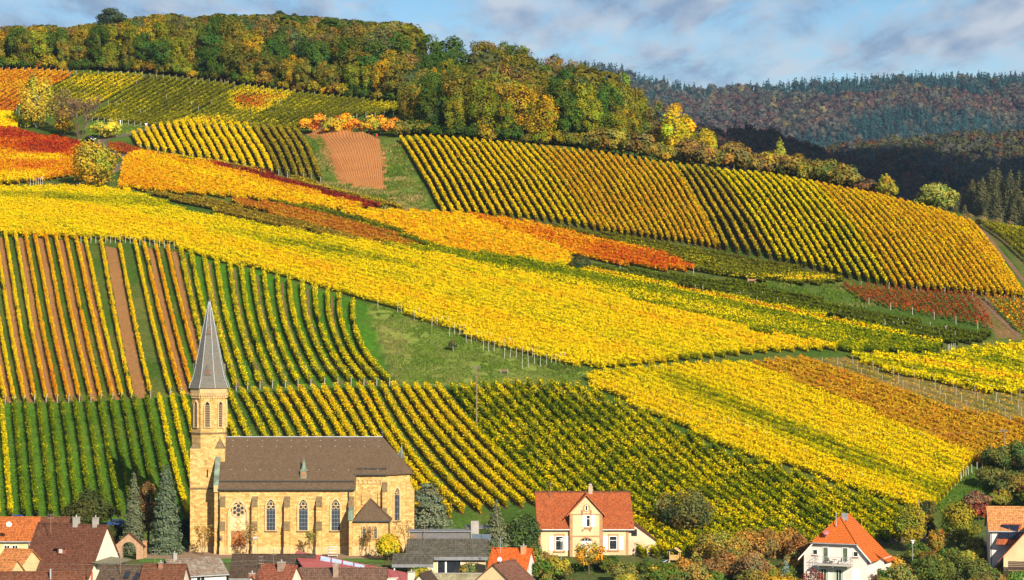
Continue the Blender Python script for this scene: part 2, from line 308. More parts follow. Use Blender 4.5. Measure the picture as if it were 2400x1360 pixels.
def ground_mesh():
    gx = np.r_[np.arange(GX0, -190, 6), np.arange(-190, 190, 1.3), np.arange(190, GX1+.1, 6)]
    gy = np.r_[np.arange(GY0, 400, 6), np.arange(400, 800, 1.3), np.arange(800, GY1+.1, 5)]
    X, Y = np.meshgrid(gx, gy); Z = H(X, Y); ny, nx = X.shape
    v = np.stack([X.ravel(), Y.ravel(), Z.ravel()], 1)
    i = np.arange(ny*nx).reshape(ny, nx); f = np.stack([i[:-1,:-1].ravel(), i[:-1,1:].ravel(), i[1:,1:].ravel(), i[1:,:-1].ravel()], 1)
    x, y = X.ravel(), Y.ravel()
    base = np.array([.046,.085,.013]); dry = np.array([.17,.135,.045]); lush = np.array([.05,.14,.010]); soil = np.array([.27,.125,.05])
    t = np.clip((fbm(x/9, y/9, 11)-.42)*2.2, 0, 1)[:, None]*.45
    c = base*(1-t)+dry*t
    def paint(pts, col, amt=1., soft=.25, s=6, seed=5):
        P = poly(pts); m = inside(P, x, y)*amt*np.clip(1-soft+(fbm(x/s, y/s, seed)-.5)*2*soft*2, 0, 1); c[:] = c*(1-m[:, None])+np.array(col)*m[:, None]
    paint([(430,590),(620,640),(860,712),(915,895),(560,915),(430,930)], lush, .9)
    paint([(-40,945),(440,925),(445,1240),(-40,1240)], (.07,.155,.014), .9)
    paint([(540,910),(1040,900),(1290,1200),(540,1200)], (.055,.10,.018), .8)
    paint([(715,310),(745,410),(800,450),(1000,500),(1015,495),(935,320),(890,325)], (.11,.155,.025), .9, .4, 5)
    paint([(690,412),(760,425),(910,440),(980,468),(1005,502),(880,487),(740,440)], (.27,.19,.06), .95, .4, 4)
    paint([(330,352),(560,395),(700,412),(740,440),(520,390)], (.16,.115,.035), .9, .4, 3)
    paint([(885,330),(935,330),(990,470),(900,440)], (.12,.155,.03), .9)
    paint([(860,712),(1000,750),(1380,870),(1330,900),(930,900)], (.17,.21,.04), .95, .2, 7)
    paint([(870,740),(930,760),(1000,880),(930,900)], (.19,.14,.05), .5, .5, 3)
    paint([(1000,860),(1250,880),(1330,900),(930,905)], (.16,.16,.045), .5, .4, 6)
    paint([(930,720),(1400,860),(1330,875),(1000,755)], (.15,.13,.045), .75, .5, 3)
    paint([(1880,838),(2000,835),(2150,870),(2460,935),(2460,1040),(2200,950),(2000,880)], (.20,.135,.045), .9, .35, 3)
    paint([(1740,850),(1880,838),(2000,870),(2200,950),(2460,1030),(2440,1080),(2300,1085),(2100,990),(1900,910)], (.20,.12,.04), .8)
    paint([(1820,655),(2000,665),(2060,720),(1950,715),(1850,685)], (.06,.10,.02), .95)
    paint([(2290,520),(2400,560),(2400,640),(2330,560)], (.13,.10,.045), .8)
    paint([(2265,690),(2310,700),(2400,800),(2330,790)], (.19,.10,.05), .8)
    paint([(2240,1120),(2330,1080),(2400,1110),(2300,1200),(2180,1200)], (.05,.12,.015), .9)
    paint([(-40,1240),(2440,1240),(2440,1420),(-40,1420)], (.11,.10,.05), .5)
    paint([(200,290),(330,275),(330,330),(250,340),(200,310)], (.07,.13,.02), .9)
    me = rawmesh('hillside', v, f, None, flat=False)
    a = me.color_attributes.new('Col', 'FLOAT_COLOR', 'POINT'); cc = np.ones((len(v), 4), np.float32); cc[:, :3] = c; a.data.foreach_set('color', cc.ravel())
    m, nt = newmat('ground_cover'); N = nt.nodes.new; L = nt.links.new
    o = N('ShaderNodeOutputMaterial'); d = N('ShaderNodeBsdfDiffuse'); L(d.outputs[0], o.inputs[0])
    at_ = N('ShaderNodeAttribute'); at_.attribute_name = 'Col'; tc = N('ShaderNodeTexCoord')
    n = N('ShaderNodeTexNoise'); n.inputs['Scale'].default_value = 1.1; n.inputs['Detail'].default_value = 8; n.inputs['Roughness'].default_value = .75; L(tc.outputs['Object'], n.inputs['Vector'])
    r = N('ShaderNodeValToRGB'); L(n.outputs[0], r.inputs[0]); r.color_ramp.elements[0].position = .3; r.color_ramp.elements[1].position = .7
    r.color_ramp.elements[0].color = (.55,.55,.6,1); r.color_ramp.elements[1].color = (1.5,1.45,1.3,1)
    mu = N('ShaderNodeMix'); mu.data_type = 'RGBA'; mu.blend_type = 'MULTIPLY'; mu.inputs[0].default_value = 1; L(at_.outputs['Color'], mu.inputs[6]); L(r.outputs[0], mu.inputs[7])
    L(mu.outputs[2], d.inputs[0])
    bp = N('ShaderNodeBump'); bp.inputs['Strength'].default_value = .7; bp.inputs['Distance'].default_value = .25; L(n.outputs[0], bp.inputs['Height']); L(bp.outputs[0], d.inputs['Normal'])
    me.materials.append(m)
    obj('terrain', me, None, kind='structure')
ground_mesh()
gp = MB(); gp.face([(-30000,-3000,-16),(30000,-3000,-16),(30000,40000,-16),(-30000,40000,-16)])
obj('ground', gp, mat('valley_floor', (.08,.10,.03), var=.4, scale=.01), kind='structure')
def drape(name, pts_px, width, m, lift=.06, step=1.0):
    """a ribbon laid over the terrain along a line of photograph points"""
    P = np.array([hit(a, b) for a, b in pts_px]); d = np.r_[0, np.cumsum(np.hypot(*np.diff(P, axis=0).T))]
    s = np.arange(0, d[-1]+step, step); s[-1] = d[-1]; x = np.interp(s, d, P[:,0]); y = np.interp(s, d, P[:,1])
    for _ in range(6):
        x[1:-1] = (x[:-2]+x[1:-1]*2+x[2:])/4; y[1:-1] = (y[:-2]+y[1:-1]*2+y[2:])/4
    tx = np.gradient(x); ty = np.gradient(y); l = np.hypot(tx, ty)+1e-9; nx, ny = -ty/l, tx/l; k = 5
    w = np.linspace(-.5, .5, k)[None, :]*width*(1+.12*(vnoise(s/5, s*0, 3)-.5))[:, None]
    X = x[:, None]+nx[:, None]*w; Y = y[:, None]+ny[:, None]*w; Z = H(X, Y)+lift
    v = np.stack([X.ravel(), Y.ravel(), Z.ravel()], 1); i = np.arange(len(s)*k).reshape(len(s), k)
    f = np.stack([i[:-1,:-1].ravel(), i[:-1,1:].ravel(), i[1:,1:].ravel(), i[1:,:-1].ravel()], 1)
    return obj(name, rawmesh(name, v, f, flat=False), m, kind='structure')
# ------------------------------------------------------------------ vines
TURN = np.array([0,.2,.35,.5,.62,.72,.82,.92,1.0])
TCOL = np.array([(.024,.048,.008),(.070,.125,.004),(.215,.25,.003),(.84,.64,.002),(.84,.53,.003),(.76,.32,.004),(.62,.145,.006),(.50,.035,.008),(.17,.016,.018)])
def leafcol(t, brown=0.0):
    t = np.clip(t, 0, 1); c = np.stack([np.interp(t, TURN, TCOL[:, i]) for i in range(3)], 1)
    return c*(1-brown)+np.array([.33,.15,.03])*brown
def tri_leaves(p, n, size):
    """one triangle per leaf cluster at points p with normals n"""
    N = len(p); a = rng.normal(size=(N,3)); u = np.cross(n, a); u /= np.linalg.norm(u, axis=1)[:, None]+1e-9; w = np.cross(n, u)
    s = size if np.ndim(size) else np.full(N, size)
    ang = rng.uniform(0, 6.28, N); v = np.empty((N,3,3))
    for k in range(3):
        an = ang+k*2.094+rng.uniform(-.35,.35,N); r = s*rng.uniform(.75,1.15,N)
        v[:,k] = p+(u*np.cos(an)[:,None]+w*np.sin(an)[:,None])*r[:,None]
    return v.reshape(-1,3), np.arange(N*3).reshape(N,3)
def vine_geo(line, turn, dens=26, size=.24, h0=.55, h1=1.95, wid=.24, var=.13, brown=0., patches=(), gap=0., seed=0, field=0.5, vert=.10, mott=0.):
    """line: (n,2) plan of a row.  Returns leaf triangles with colours, plus the woody strip below"""
    d = np.r_[0, np.cumsum(np.hypot(*np.diff(line, axis=0).T))]; Lr = d[-1]
    n = int(Lr*dens); s = rng.uniform(0, Lr, n)
    if gap:
        keep = vnoise(s/2.3, s*0+seed*7.7, 21) > gap; s = s[keep]; n = len(s)
    x = np.interp(s, d, line[:,0]); y = np.interp(s, d, line[:,1])
    tx = np.interp(s, d, np.gradient(line[:,0], d)); ty = np.interp(s, d, np.gradient(line[:,1], d)); l = np.hypot(tx, ty)+1e-9; nx, ny = -ty/l, tx/l
    plant = vnoise(s/1.1, s*0+seed*3.1, 5); plant2 = vnoise(s/.6, s*0+seed*1.7, 9)
    u = rng.normal(0, 1, n); u = np.clip(u, -1.8, 1.8)*wid*(.8+.4*plant)
    hh = h0+(h1*(.88+.16*plant2)-h0)*rng.beta(1.5, 1.15, n)
    x += nx*u; y += ny*u; z = H(x, y)+hh
    side = np.sign(u)[:, None]*np.stack([nx, ny, 0*nx], 1)
    nn = side*.6+np.array([.12,-.3,.6])+rng.normal(0,.36,(n,3)); nn /= np.linalg.norm(nn, axis=1)[:, None]
    p = np.stack([x,y,z], 1)
    v, f = tri_leaves(p, nn, size*rng.uniform(.75,1.3,n))
    t = turn+var*rng.normal(0,1,n)*.6+field*.5*(fbm(x/7, y/7, 31)-.5)+.12*(plant-.5)
    if mott: t = t+mott*(vnoise(x/1.5, y/1.5, 61)-.5)+mott*.5*(vnoise(x/.7, y/.7, 62)-.5)
    t = t+vert*2*((hh-h0)/(h1-h0)-.55)
    if patches:
        px, py = proj(x, y, z)
        for (a, b, ra, rb, val, amt, *sl) in patches:
            w = np.exp(-(np.abs((px-a)/ra)**4+((py-b-(sl[0] if sl else 0)*(px-a))/rb)**2))*amt*(.65+.6*vnoise(px/30, py/9, 17)); w = np.clip(w, 0, 1)*(rng.uniform(0,1,n) < .9); t = t*(1-w)+(val+rng.normal(0,.06,n))*w
    c = leafcol(t, brown)*rng.uniform(.85,1.17,n)[:, None]
    return v, f, np.clip(c, 0, .95)
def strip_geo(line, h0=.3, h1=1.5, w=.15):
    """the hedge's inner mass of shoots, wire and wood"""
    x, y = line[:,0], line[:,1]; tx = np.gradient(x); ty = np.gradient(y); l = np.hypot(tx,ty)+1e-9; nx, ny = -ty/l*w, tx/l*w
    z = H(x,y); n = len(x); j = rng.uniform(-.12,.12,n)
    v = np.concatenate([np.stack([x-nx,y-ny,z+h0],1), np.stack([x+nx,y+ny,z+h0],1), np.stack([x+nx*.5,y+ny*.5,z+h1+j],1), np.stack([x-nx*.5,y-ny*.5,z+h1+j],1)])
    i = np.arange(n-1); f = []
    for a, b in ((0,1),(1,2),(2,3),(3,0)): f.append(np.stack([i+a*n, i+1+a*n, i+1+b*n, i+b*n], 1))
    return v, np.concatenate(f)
def merge(parts):
    V, F, C, b = [], [], [], 0
    for v, f, c in parts: V.append(v); F.append(f+b); C.append(c); b += len(v)
    return np.concatenate(V), np.concatenate(F), np.concatenate(C)
VL = leafmat('vine_leaves', .40, objcol=False)
def vine_row_geo(line, core=True, corecol=(.06,.085,.012), **kw):
    v, f, c = vine_geo(line, **kw)
    if core:
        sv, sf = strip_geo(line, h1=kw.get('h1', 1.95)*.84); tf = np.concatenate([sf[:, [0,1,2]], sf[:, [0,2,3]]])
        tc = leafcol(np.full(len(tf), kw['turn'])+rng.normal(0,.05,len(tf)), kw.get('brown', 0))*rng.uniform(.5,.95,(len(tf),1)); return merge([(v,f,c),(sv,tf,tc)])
    return v, f, c
POSTM = mat('weathered_post', (.45,.42,.36), var=.25, scale=6)
_postme = None
def post_mesh(h=1.9, r=.06, key='p'):
    b = MB(); b.cyl((0,0,-.3),(0,0,h),r,r*.85,6); return b.mesh('post')
PM = {k: post_mesh(*a) for k, a in dict(end=(1.6,.055), stake=(1.9,.035), tall=(2.2,.045)).items()}
for m_ in PM.values(): m_.materials.append(POSTM)
NROWS = 0
def put_row(line, name, label, group, posts=(1,1), **kw):
    global NROWS
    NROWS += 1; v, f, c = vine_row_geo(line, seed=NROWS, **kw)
    o0 = np.array([line[0,0], line[0,1], float(H(line[0,0], line[0,1]))])
    o = obj(name, rawmesh(name, v-o0, f, c), VL, label=label, cat='vine row', group=group, loc=tuple(o0))
    for k, e in ((0, line[0]+(line[0]-line[1])*.3), (1, line[-1]+(line[-1]-line[-2])*.3)):
        if posts[k]:
            obj('post', PM['end'], None, parent=o, loc=tuple(np.array([e[0], e[1], float(H(*e))])-o0))
    return o
def plan(a, b, c=None, step=1.0):
    """row plan from photograph points a (top), optional middle c, bottom b"""
    A = hit(*a, .9); B = hit(*b, .9)
    L_ = np.hypot(*(B-A)); n = max(4, int(L_/step)+1); t = np.linspace(0,1,n)[:, None]
    if c is not None:
        M = hit(*c, .9); tm = np.clip(np.hypot(*(M-A))/(np.hypot(*(M-A))+np.hypot(*(B-M))), .15, .85)
        Q = (M-A*(1-tm)**2-B*tm**2)/(2*tm*(1-tm)); return A*(1-t)**2+2*Q*t*(1-t)+B*t**2
    return A*(1-t)+B*t
def ip(x, tab): tab = sorted(tab); return float(np.interp(x, [a for a,_ in tab], [b for _,b in tab]))
# --- field 1: the slope just behind the church
tops = [-166,-138,-110,-82,-54,-26,2,32,59,90,117,145,174,203,232,259,287,314,343,372,402,428,455,481,508,534,566,593,621,650,677,704,733,757,786,813,841,867,895,922,948,973,998,1025]
TM = [(-166,-163),(-82,-75),(2,13),(117,133),(259,283),(402,432),(566,638),(733,825),(867,960),(998,1130),(1040,1180)]
TB = [(-166,-145),(-82,-60),(2,25),(117,150),(259,312),(402,475),(566,720),(733,935),(867,1085),(998,1285),(1040,1330)]
TY = [(-166,952),(-82,948),(2,942),(200,938),(400,928),(540,918),(700,912),(867,903),(1025,905)]
F1LINES = []
for i, x in enumerate(tops):
    g = 14 < x < 350
    xb = ip(x, TB); yb = 1205 if x < 867 else 1195
    if x > 940: xb = ip(x, TM)+(ip(x,TB)-ip(x,TM))*.86; yb = 1060+140*.86
    ln = plan((x, ip(x,TY)), (xb, yb), (ip(x,TM), 1060)); F1LINES.append(ln)
    turn = .24 if g else (.42 if x < 350 else (.47 if x < 500 else (.42 if x < 640 else .50)))
    put_row(ln, 'vine_row', 'row of still green vines on the mown slope left of the church tower' if g else
        ('yellow vine row on the grassy slope beside and behind the church tower' if x < 500 else 'golden vine row running down the slope behind the church roof'),
        'green vine rows behind the gate arch' if g else ('yellow vine rows by the church tower' if x < 500 else 'golden vine rows behind the church'), posts=(0,0),
        turn=turn, dens=62, size=.165, var=.07 if g else .11, h1=1.9 if x < 500 else 2.0, wid=.25 if x < 500 else .28, field=.3, gap=.07)
# --- field 2: the long rows above it
r2 = [(-132,548,-60,935),(-108,548,-36,935),(-84,548,-12,935),(-60,548,12,935),(-36,548,33,935),(-12,548,57,935),(12,548,81,932),(36,548,108,932),(60,550,134,932),(81,550,161,932),(107,552,186,930),(130,553,213,930),(154,555,237,930),(178,557,264,928),(200,562,285,926),
 (237,566,308,926),(281,575,353,922),(316,569,399,918),(337,572,424,915),(365,576,450,914),(392,580,478,912),(423,583,503,910),(448,594,528,908),(479,604,553,905),(507,612,580,902),(538,618,609,900),(565,625,638,898),(592,634,668,898),
 (619,641,698,896),(650,650,728,894),(678,656,760,893),(709,664,791,892),(739,673,822,892),(768,683,852,892),(795,692,882,892),(828,706,912,892)]
F2LINES = []
for (xt, yt, xb, yb) in r2:
    ln = plan((xt,yt),(xb,yb),((xt+xb)/2-3-(.06*(xt-400) if xt > 400 else 0),(yt+yb)/2)); F2LINES.append(ln)
    if xt < 40: a = ('yellow', .52, .10)
    elif xt < 195: a = ('orange', .63, .11)
    elif xt < 330: a = ('yellow and thin', .52, .10)
    elif xt < 400: a = ('orange brown', .65, .11)
    else: a = ('yellow green', .40, .10)
    put_row(ln, 'vine_row', {'yellow':'yellow vine row at the edge of the striped brown and green plot', 'orange':'orange vine row in the plot with bare brown soil strips',
        'yellow and thin':'thin yellow vine row between wide mown grass strips', 'orange brown':'rusty orange vine row above the church spire beside grass strips',
        'yellow green':'yellow green vine row on lush grass running down to the church spire'}[a[0]], a[0]+' rows of the long upper plot',
        turn=a[1], var=a[2], dens=52 if xt < 400 else 60, size=.17, h1=1.85 if xt < 400 else 1.95, wid=.2 if xt < 400 else .27, gap=.2 if 195 < xt < 330 else .1, field=.3,
        patches=[(100,880,60,60,.84,.7),(370,670,10,25,.85,.6),(70,800,20,60,.78,.5)])
# --- field 3: the small block by the ploughed plot
t3 = [(920,925),(965,910),(1015,895),(1060,880),(1110,865),(1160,860),(1210,852),(1260,848),(1315,845),(1370,847),(1425,848),(1480,850),(1535,855),(1590,858),(1645,860),(1700,865),(1755,870),(1815,875),(1870,880),(1925,885),(1980,888),(2035,890)]
b3 = [(970,1010),(1030,1030),(1090,1040),(1145,1050),(1205,1065),(1268,1075),(1330,1090),(1390,1095),(1450,1105),(1510,1120),(1570,1130),(1635,1140),(1695,1150),(1755,1165),(1820,1180),(1880,1185),(1930,1190),(1990,1205),(2050,1215),(2100,1220),(2155,1225),(2220,1240)]
Z1 = 2.956
F3LINES, F4LINES = [], []
for i, (a, b) in enumerate(zip(t3, b3)):
    ln = plan((a[0]/Z1,a[1]/Z1),(b[0]/Z1,b[1]/Z1)); y = i < 16; F3LINES.append(ln)
    put_row(ln, 'vine_row', 'golden vine row of the small block beside the winding road' if y else 'brownish green vine row bordering the ploughed red plot',
        'golden rows by the winding road' if y else 'brown green rows by the ploughed plot', turn=.51 if y else .30, brown=0 if y else .45, dens=34, size=.24, wid=.26, h1=2.0, var=.09, field=.2)
# --- field 4: the long golden rows under the wood
T4 = [(939,325),(1000,322),(1100,330),(1250,345),(1400,360),(1560,386),(1700,402),(1800,412),(1900,430),(1975,444),(2050,459),(2120,475),(2200,496),(2265,520)]
B4 = [(939,1043),(1257,1400),(1590,1700),(1673,1818),(1800,1962),(1900,2085),(1975,2168),(2080,2262),(2200,2365),(2265,2398)]
BY = [(1043,499),(1220,508),(1320,520),(1440,543),(1520,553),(1600,563),(1674,576),(1796,599),(1845,611),(1915,627),(1962,641),(2009,650),(2057,660),(2106,669),(2190,677),(2278,684),(2365,690),(2400,692)]
xs = list(np.arange(939, 1570, 17.4))+list(np.arange(1575, 2270, 17.8))
for i, x in enumerate(xs):
    xb = ip(x, B4); ln = plan((x, ip(x,T4)), (xb, ip(xb,BY))); F4LINES.append(ln)
    if x < 1250: k = ('golden vine row under the wood beside the grassy strip', .47, .04, .2)
    elif x < 1572: k = ('golden brown vine row in the middle of the plot under the wood', .53, .25, .25)
    elif x < 1670: k = ('dull brown green vine row between golden rows under the yellow trees', .38, .40, .5)
    elif x < 1900: k = ('bright yellow green vine row below the hedge on the crest', .40, 0, .2)
    else: k = ('orange gold vine row curving over the bare shoulder of the hill', .525, .12, .25)
    put_row(ln, 'vine_row', k[0], k[0].split(' vine row')[0]+' rows under the wood', posts=(0,0), turn=k[1], brown=k[2], var=.08, vert=.17, dens=45, size=.205, wid=.19, h1=2.0, field=k[3], gap=.03, patches=[(2330,620,60,60,.68,.5)])
# --- small plots at the right edge
for i in range(7):
    ln = plan((2300+i*17, 522+i*3), (2440+i*20, 640+i*2)); put_row(ln, 'vine_row', 'dark green vine row beyond the track on the hill shoulder', 'dark green rows beyond the track', posts=(1,0), core=False, turn=.24, brown=.25, var=.1, dens=28, size=.25, gap=.06)
for i in range(18):
    t = i/17; ln = plan((1978+t*300, 668+t*22), (2035+t*290, 705+t*62)); put_row(ln, 'vine_row', 'dark red vine row with bare posts below the golden plot', 'dark red rows below the golden plot', posts=(0,i % 3 == 0), core=False, turn=.95, var=.08, brown=.30, dens=14, size=.25, gap=0, field=.2)
for i in range(8):
    ln = plan((2312+i*22, 695+i*2), (2395+i*26, 775+i*3)); put_row(ln, 'vine_row', 'red and green vine row beside the dirt track', 'red and green rows beside the dirt track', posts=(1,0), core=False, turn=.72, var=.28, brown=.2, dens=18, size=.25, gap=.12)
# --- plots whose rows run across the slope and close up into one mass of colour
def fill_lines(pts, d0, d1, spacing=2.0, h=.9, P=None):
    P = poly(pts, h) if P is None else P; A = hit(*d0, h); B = hit(*d1, h); d = (B-A)/np.hypot(*(B-A)); n = np.array([-d[1], d[0]])
    q = P@n; lines = []
    for o in np.arange(q.min()+spacing*.5, q.max(), spacing):
        cr = []
        for i in range(len(P)):
            a, b = q[i]-o, q[(i+1) % len(P)]-o
            if (a > 0) != (b > 0): t = a/(a-b); cr.append((P[i]+(P[(i+1) % len(P)]-P[i])*t)@d)
        cr.sort()
        for k in range(0, len(cr)-1, 2):
            if cr[k+1]-cr[k] > 2.5:
                s = np.linspace(cr[k], cr[k+1], max(4, int((cr[k+1]-cr[k])/1.2))); lines.append(d[None]*s[:, None]+n[None]*o)
    return lines
def mass(name, label, pts, d0, d1, turn, spacing=2.0, rowvar=.1, each=False, group=None, **kw):
    lines = fill_lines(pts, d0, d1, spacing); parts = []
    for k, ln in enumerate(lines):
        t = turn+rowvar*(vnoise(k/2.7, len(lines)*.37, 77)-.5)*2
        if each: put_row(ln, name, label, group, posts=(1,1), turn=t, **kw)
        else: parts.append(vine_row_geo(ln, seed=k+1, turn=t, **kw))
    if parts:
        v, f, c = merge(parts); o = obj(name, rawmesh(name, v, f, c), VL, label=label, cat='vineyard', kind='stuff')
    return lines
BIG = dict(dens=46, size=.20, wid=.52, h1=2.0)
mass('vineyard', 'broad sheet of bright yellow vines sweeping across the middle of the slope',
  [(-170,442),(150,438),(300,448),(450,500),(700,545),(1000,592),(1150,628),(1400,680),(1600,732),(1800,785),(1930,803),(1960,815),(1850,818),(1700,830),(1560,845),(1400,860),(1250,836),(1050,768),(870,703),(800,683),(600,630),(430,583),(400,568),(300,560),(-170,543)],
  (300,480),(1500,790), .512, rowvar=.075, var=.075, field=.30, patches=[(900,603,330,11,.27,1.,.17),(1150,652,260,8,.68,.9,.22),(1560,748,230,8,.68,.9,.23),(1700,832,260,10,.30,.9,-.04),(180,462,300,11,.30,.95,.06),(160,490,300,8,.60,.6,.1),(1350,800,250,18,.58,.6,.2),(600,520,250,8,.40,.6,.2)], **BIG)
mass('vineyard', 'long green and yellow band of vines along the upper edge of the yellow sheet',
  [(880,572),(1020,580),(1100,592),(1300,618),(1500,652),(1800,712),(2215,803),(2195,824),(2000,822),(1930,802),(1800,783),(1600,730),(1400,678),(1150,625),(900,582)],
  (1000,600),(1900,770), .31, rowvar=.05, var=.09, field=.2, patches=[(1400,668,520,13,.53,1.,.2),(1700,694,560,6,.72,.95,.205),(1150,610,300,7,.26,.8,.15)], **BIG)
mass('vineyard', 'golden orange vines below the winding road', [(290,372),(330,353),(430,375),(600,415),(750,455),(870,490),(780,491),(640,470),(450,452),(280,438)], (330,380),(850,485), .64, rowvar=.05, var=.09, field=.25, patches=[(340,410,70,35,.72,.8),(560,420,280,8,.55,.7,.25)], dens=28, size=.25, wid=.46, h1=1.9)
mass('vineyard', 'narrow crimson stripe of vines across the golden plots', [(385,362),(520,382),(620,402),(740,438),(890,480),(870,488),(750,453),(600,413),(500,388)], (420,372),(870,482), .97, rowvar=.03, var=.05, field=.1, brown=.1, dens=26, size=.25, wid=.3, h1=1.6, patches=[(430,372,70,14,.3,.8)])
mass('vineyard', 'dull brown green strip of vines along the top of the yellow sheet', [(330,447),(450,462),(560,484),(700,520),(850,556),(980,588),(880,574),(700,538),(560,508),(450,478)], (400,460),(900,575), .28, brown=.55, rowvar=.05, var=.12, field=.4, dens=24, size=.25, wid=.4, h1=1.6, patches=[(850,562,120,12,.85,.5)])
mass('vineyard', 'olive brown strip of low vines under the golden block', [(335,350),(400,362),(560,395),(700,415),(760,432),(980,488),(880,479),(740,436),(620,400),(520,380),(385,360)], (400,365),(900,478), .38, brown=.5, rowvar=.05, var=.14, field=.4, dens=22, size=.25, wid=.36, h1=1.4)
mass('vineyard', 'rusty brown band of leafless looking vines with bare stems', [(540,462),(640,480),(850,530),(1000,576),(950,582),(800,548),(650,506),(560,480)], (560,470),(980,578), .74, brown=.45, rowvar=.04, var=.08, dens=26, size=.24, wid=.26, h1=1.9)
mass('vineyard', 'dark green narrow band of vines above the rusty band', [(640,472),(780,492),(900,530),(1030,578),(960,574),(840,528),(700,490)], (650,478),(1000,577), .22, brown=.15, rowvar=.04, var=.07, dens=28, size=.25, wid=.32, h1=1.8)
mass('vineyard', 'gold to orange vines in the middle of the slope below the dry grass', [(785,491),(900,494),(1090,503),(1200,543),(1330,588),(1345,622),(1200,604),(1050,588),(900,528)], (800,495),(1320,605), .62, rowvar=.05, var=.09, field=.3, patches=[(1200,570,130,50,.72,.8),(1080,560,40,30,.74,.5)], dens=26, size=.25, wid=.46, h1=1.9)
mass('vineyard', 'flame orange and red band of vines leading to the dark bush', [(1095,502),(1250,524),(1400,558),(1560,597),(1640,632),(1540,630),(1400,607),(1250,562),(1120,515)], (1100,506),(1600,625), .72, rowvar=.05, var=.08, field=.25, patches=[(1500,600,120,30,.89,.9),(1180,530,60,20,.64,.6)], dens=28, size=.25, wid=.46, h1=1.9)
mass('vineyard', 'dark green vines flecked with red leaves under the golden rows', [(1180,510),(1400,545),(1600,580),(1700,592),(1900,636),(1985,658),(1900,664),(1750,652),(1640,632),(1560,597),(1400,558),(1250,524)], (1200,515),(1950,660), .18, brown=.22, rowvar=.06, var=.11, field=.4, patches=[(1780,648,220,9,.76,.6),(1480,575,60,14,.7,.3)], dens=26, size=.25, wid=.46, h1=1.8)
mass('vineyard', 'grey green vines with pale stakes on the lower shoulder', [(1390,622),(1540,637),(1750,662),(1850,684),(2000,722),(2200,765),(2325,780),(2300,798),(2230,803),(2000,753),(1800,708),(1500,650),(1370,638)], (1400,630),(2250,790), .16, brown=.12, rowvar=.04, var=.06, field=.2, dens=22, size=.25, wid=.48, h1=1.6)
mass('vineyard', 'glowing yellow vine plot with a green band above the villa', [(1375,878),(1450,868),(1560,860),(1720,850),(1790,865),(1900,910),(2100,990),(2285,1070),(2240,1130),(2180,1190),(2080,1170),(1900,1110),(1700,1045),(1500,955),(1390,905)], (1400,890),(2150,1160), .51, rowvar=.04, var=.07, field=.2, dens=48, size=.185, wid=.50, h1=2.0,
  patches=[(1850,1000,340,22,.28,1.,.42),(2200,1150,50,40,.30,.9,.3),(2230,1085,60,14,.32,.8,.4)])
mass('vineyard', 'rust brown vine plot beside the bare staked ground', [(1740,850),(1880,838),(2000,870),(2200,950),(2640,1030),(2640,1085),(2300,1085),(2280,1068),(2100,988),(1900,908)], (1800,860),(2350,1060),   .63, brown=.42, rowvar=.04, var=.10, field=.3, dens=24, size=.22, wid=.48, h1=1.7, gap=.12)
mass('vineyard', 'sparse withered vines on the bare staked ground', [(1885,842),(2000,838),(2150,873),(2640,938),(2640,1036),(2200,950),(2000,880)], (2000,845),(2380,960), .6, brown=.6, spacing=2.4, rowvar=.05, var=.12, field=.3, core=False, dens=7, size=.2, wid=.3, h1=1.2, gap=.3)
mass('vineyard', 'yellow, green and orange banded vines at the end of the grass track', [(1995,830),(2200,832),(2290,815),(2640,785),(2640,940),(2300,915),(2100,872),(2030,850)], (2000,838),(2400,920), .44, rowvar=.05, var=.08, field=.2, dens=30, size=.25, wid=.48, h1=1.9, patches=[(2300,868,200,7,.70,.95,.17),(2200,870,200,7,.28,.9,.2),(2380,812,90,8,.68,.8,.1),(2380,850,90,10,.30,.8,.15)])
LG = mass('vineyard', 'mottled green and yellow vines filling the slope above the villa', [(1040,908),(1200,896),(1330,898),(1380,910),(1500,968),(1700,1058),(1900,1120),(2080,1180),(2150,1200),(2110,1262),(1850,1285),(1500,1300),(1330,1220),(1250,1160),(1140,1040)], (1200,905),(1480,1180), .365, spacing=2.1, rowvar=.05, var=.11, field=.45, mott=.20, dens=50, size=.185, wid=.36, h1=2.1, gap=.10)
mass('vineyard', 'scarlet and crimson vine plot beside the lane', [(-170,292),(20,300),(100,318),(190,332),(250,350),(215,378),(90,358),(-170,345)], (-20,305),(220,360), .84, rowvar=.07, var=.10, field=.4, dens=28, size=.25, wid=.48, h1=1.8, patches=[(120,335,100,10,.96,.5),(200,350,40,14,.76,.6)])
mass('vineyard', 'orange and yellow vine plot left of the round tree', [(-170,345),(90,358),(215,378),(240,400),(165,408),(100,420),(-170,440)], (-20,360),(220,395), .70, rowvar=.07, var=.11, field=.6, dens=28, size=.25, wid=.48, h1=1.8, patches=[(60,365,120,8,.44,.6),(40,405,90,8,.5,.7),(20,425,80,12,.25,.8)])
mass('vineyard', 'bright yellow vine strip under the birch', [(-170,262),(30,264),(45,280),(40,300),(-170,300)], (-40,280),(40,282), .49, rowvar=.05, var=.07, dens=26, size=.25, wid=.48, h1=1.8)
mass('vineyard', 'dark red vine patch inside the bend of the lane', [(255,332),(300,338),(328,350),(325,362),(290,356),(258,345)], (258,338),(325,358), .90, brown=.3, rowvar=.05, var=.12, dens=24, size=.25, wid=.46, h1=1.5)
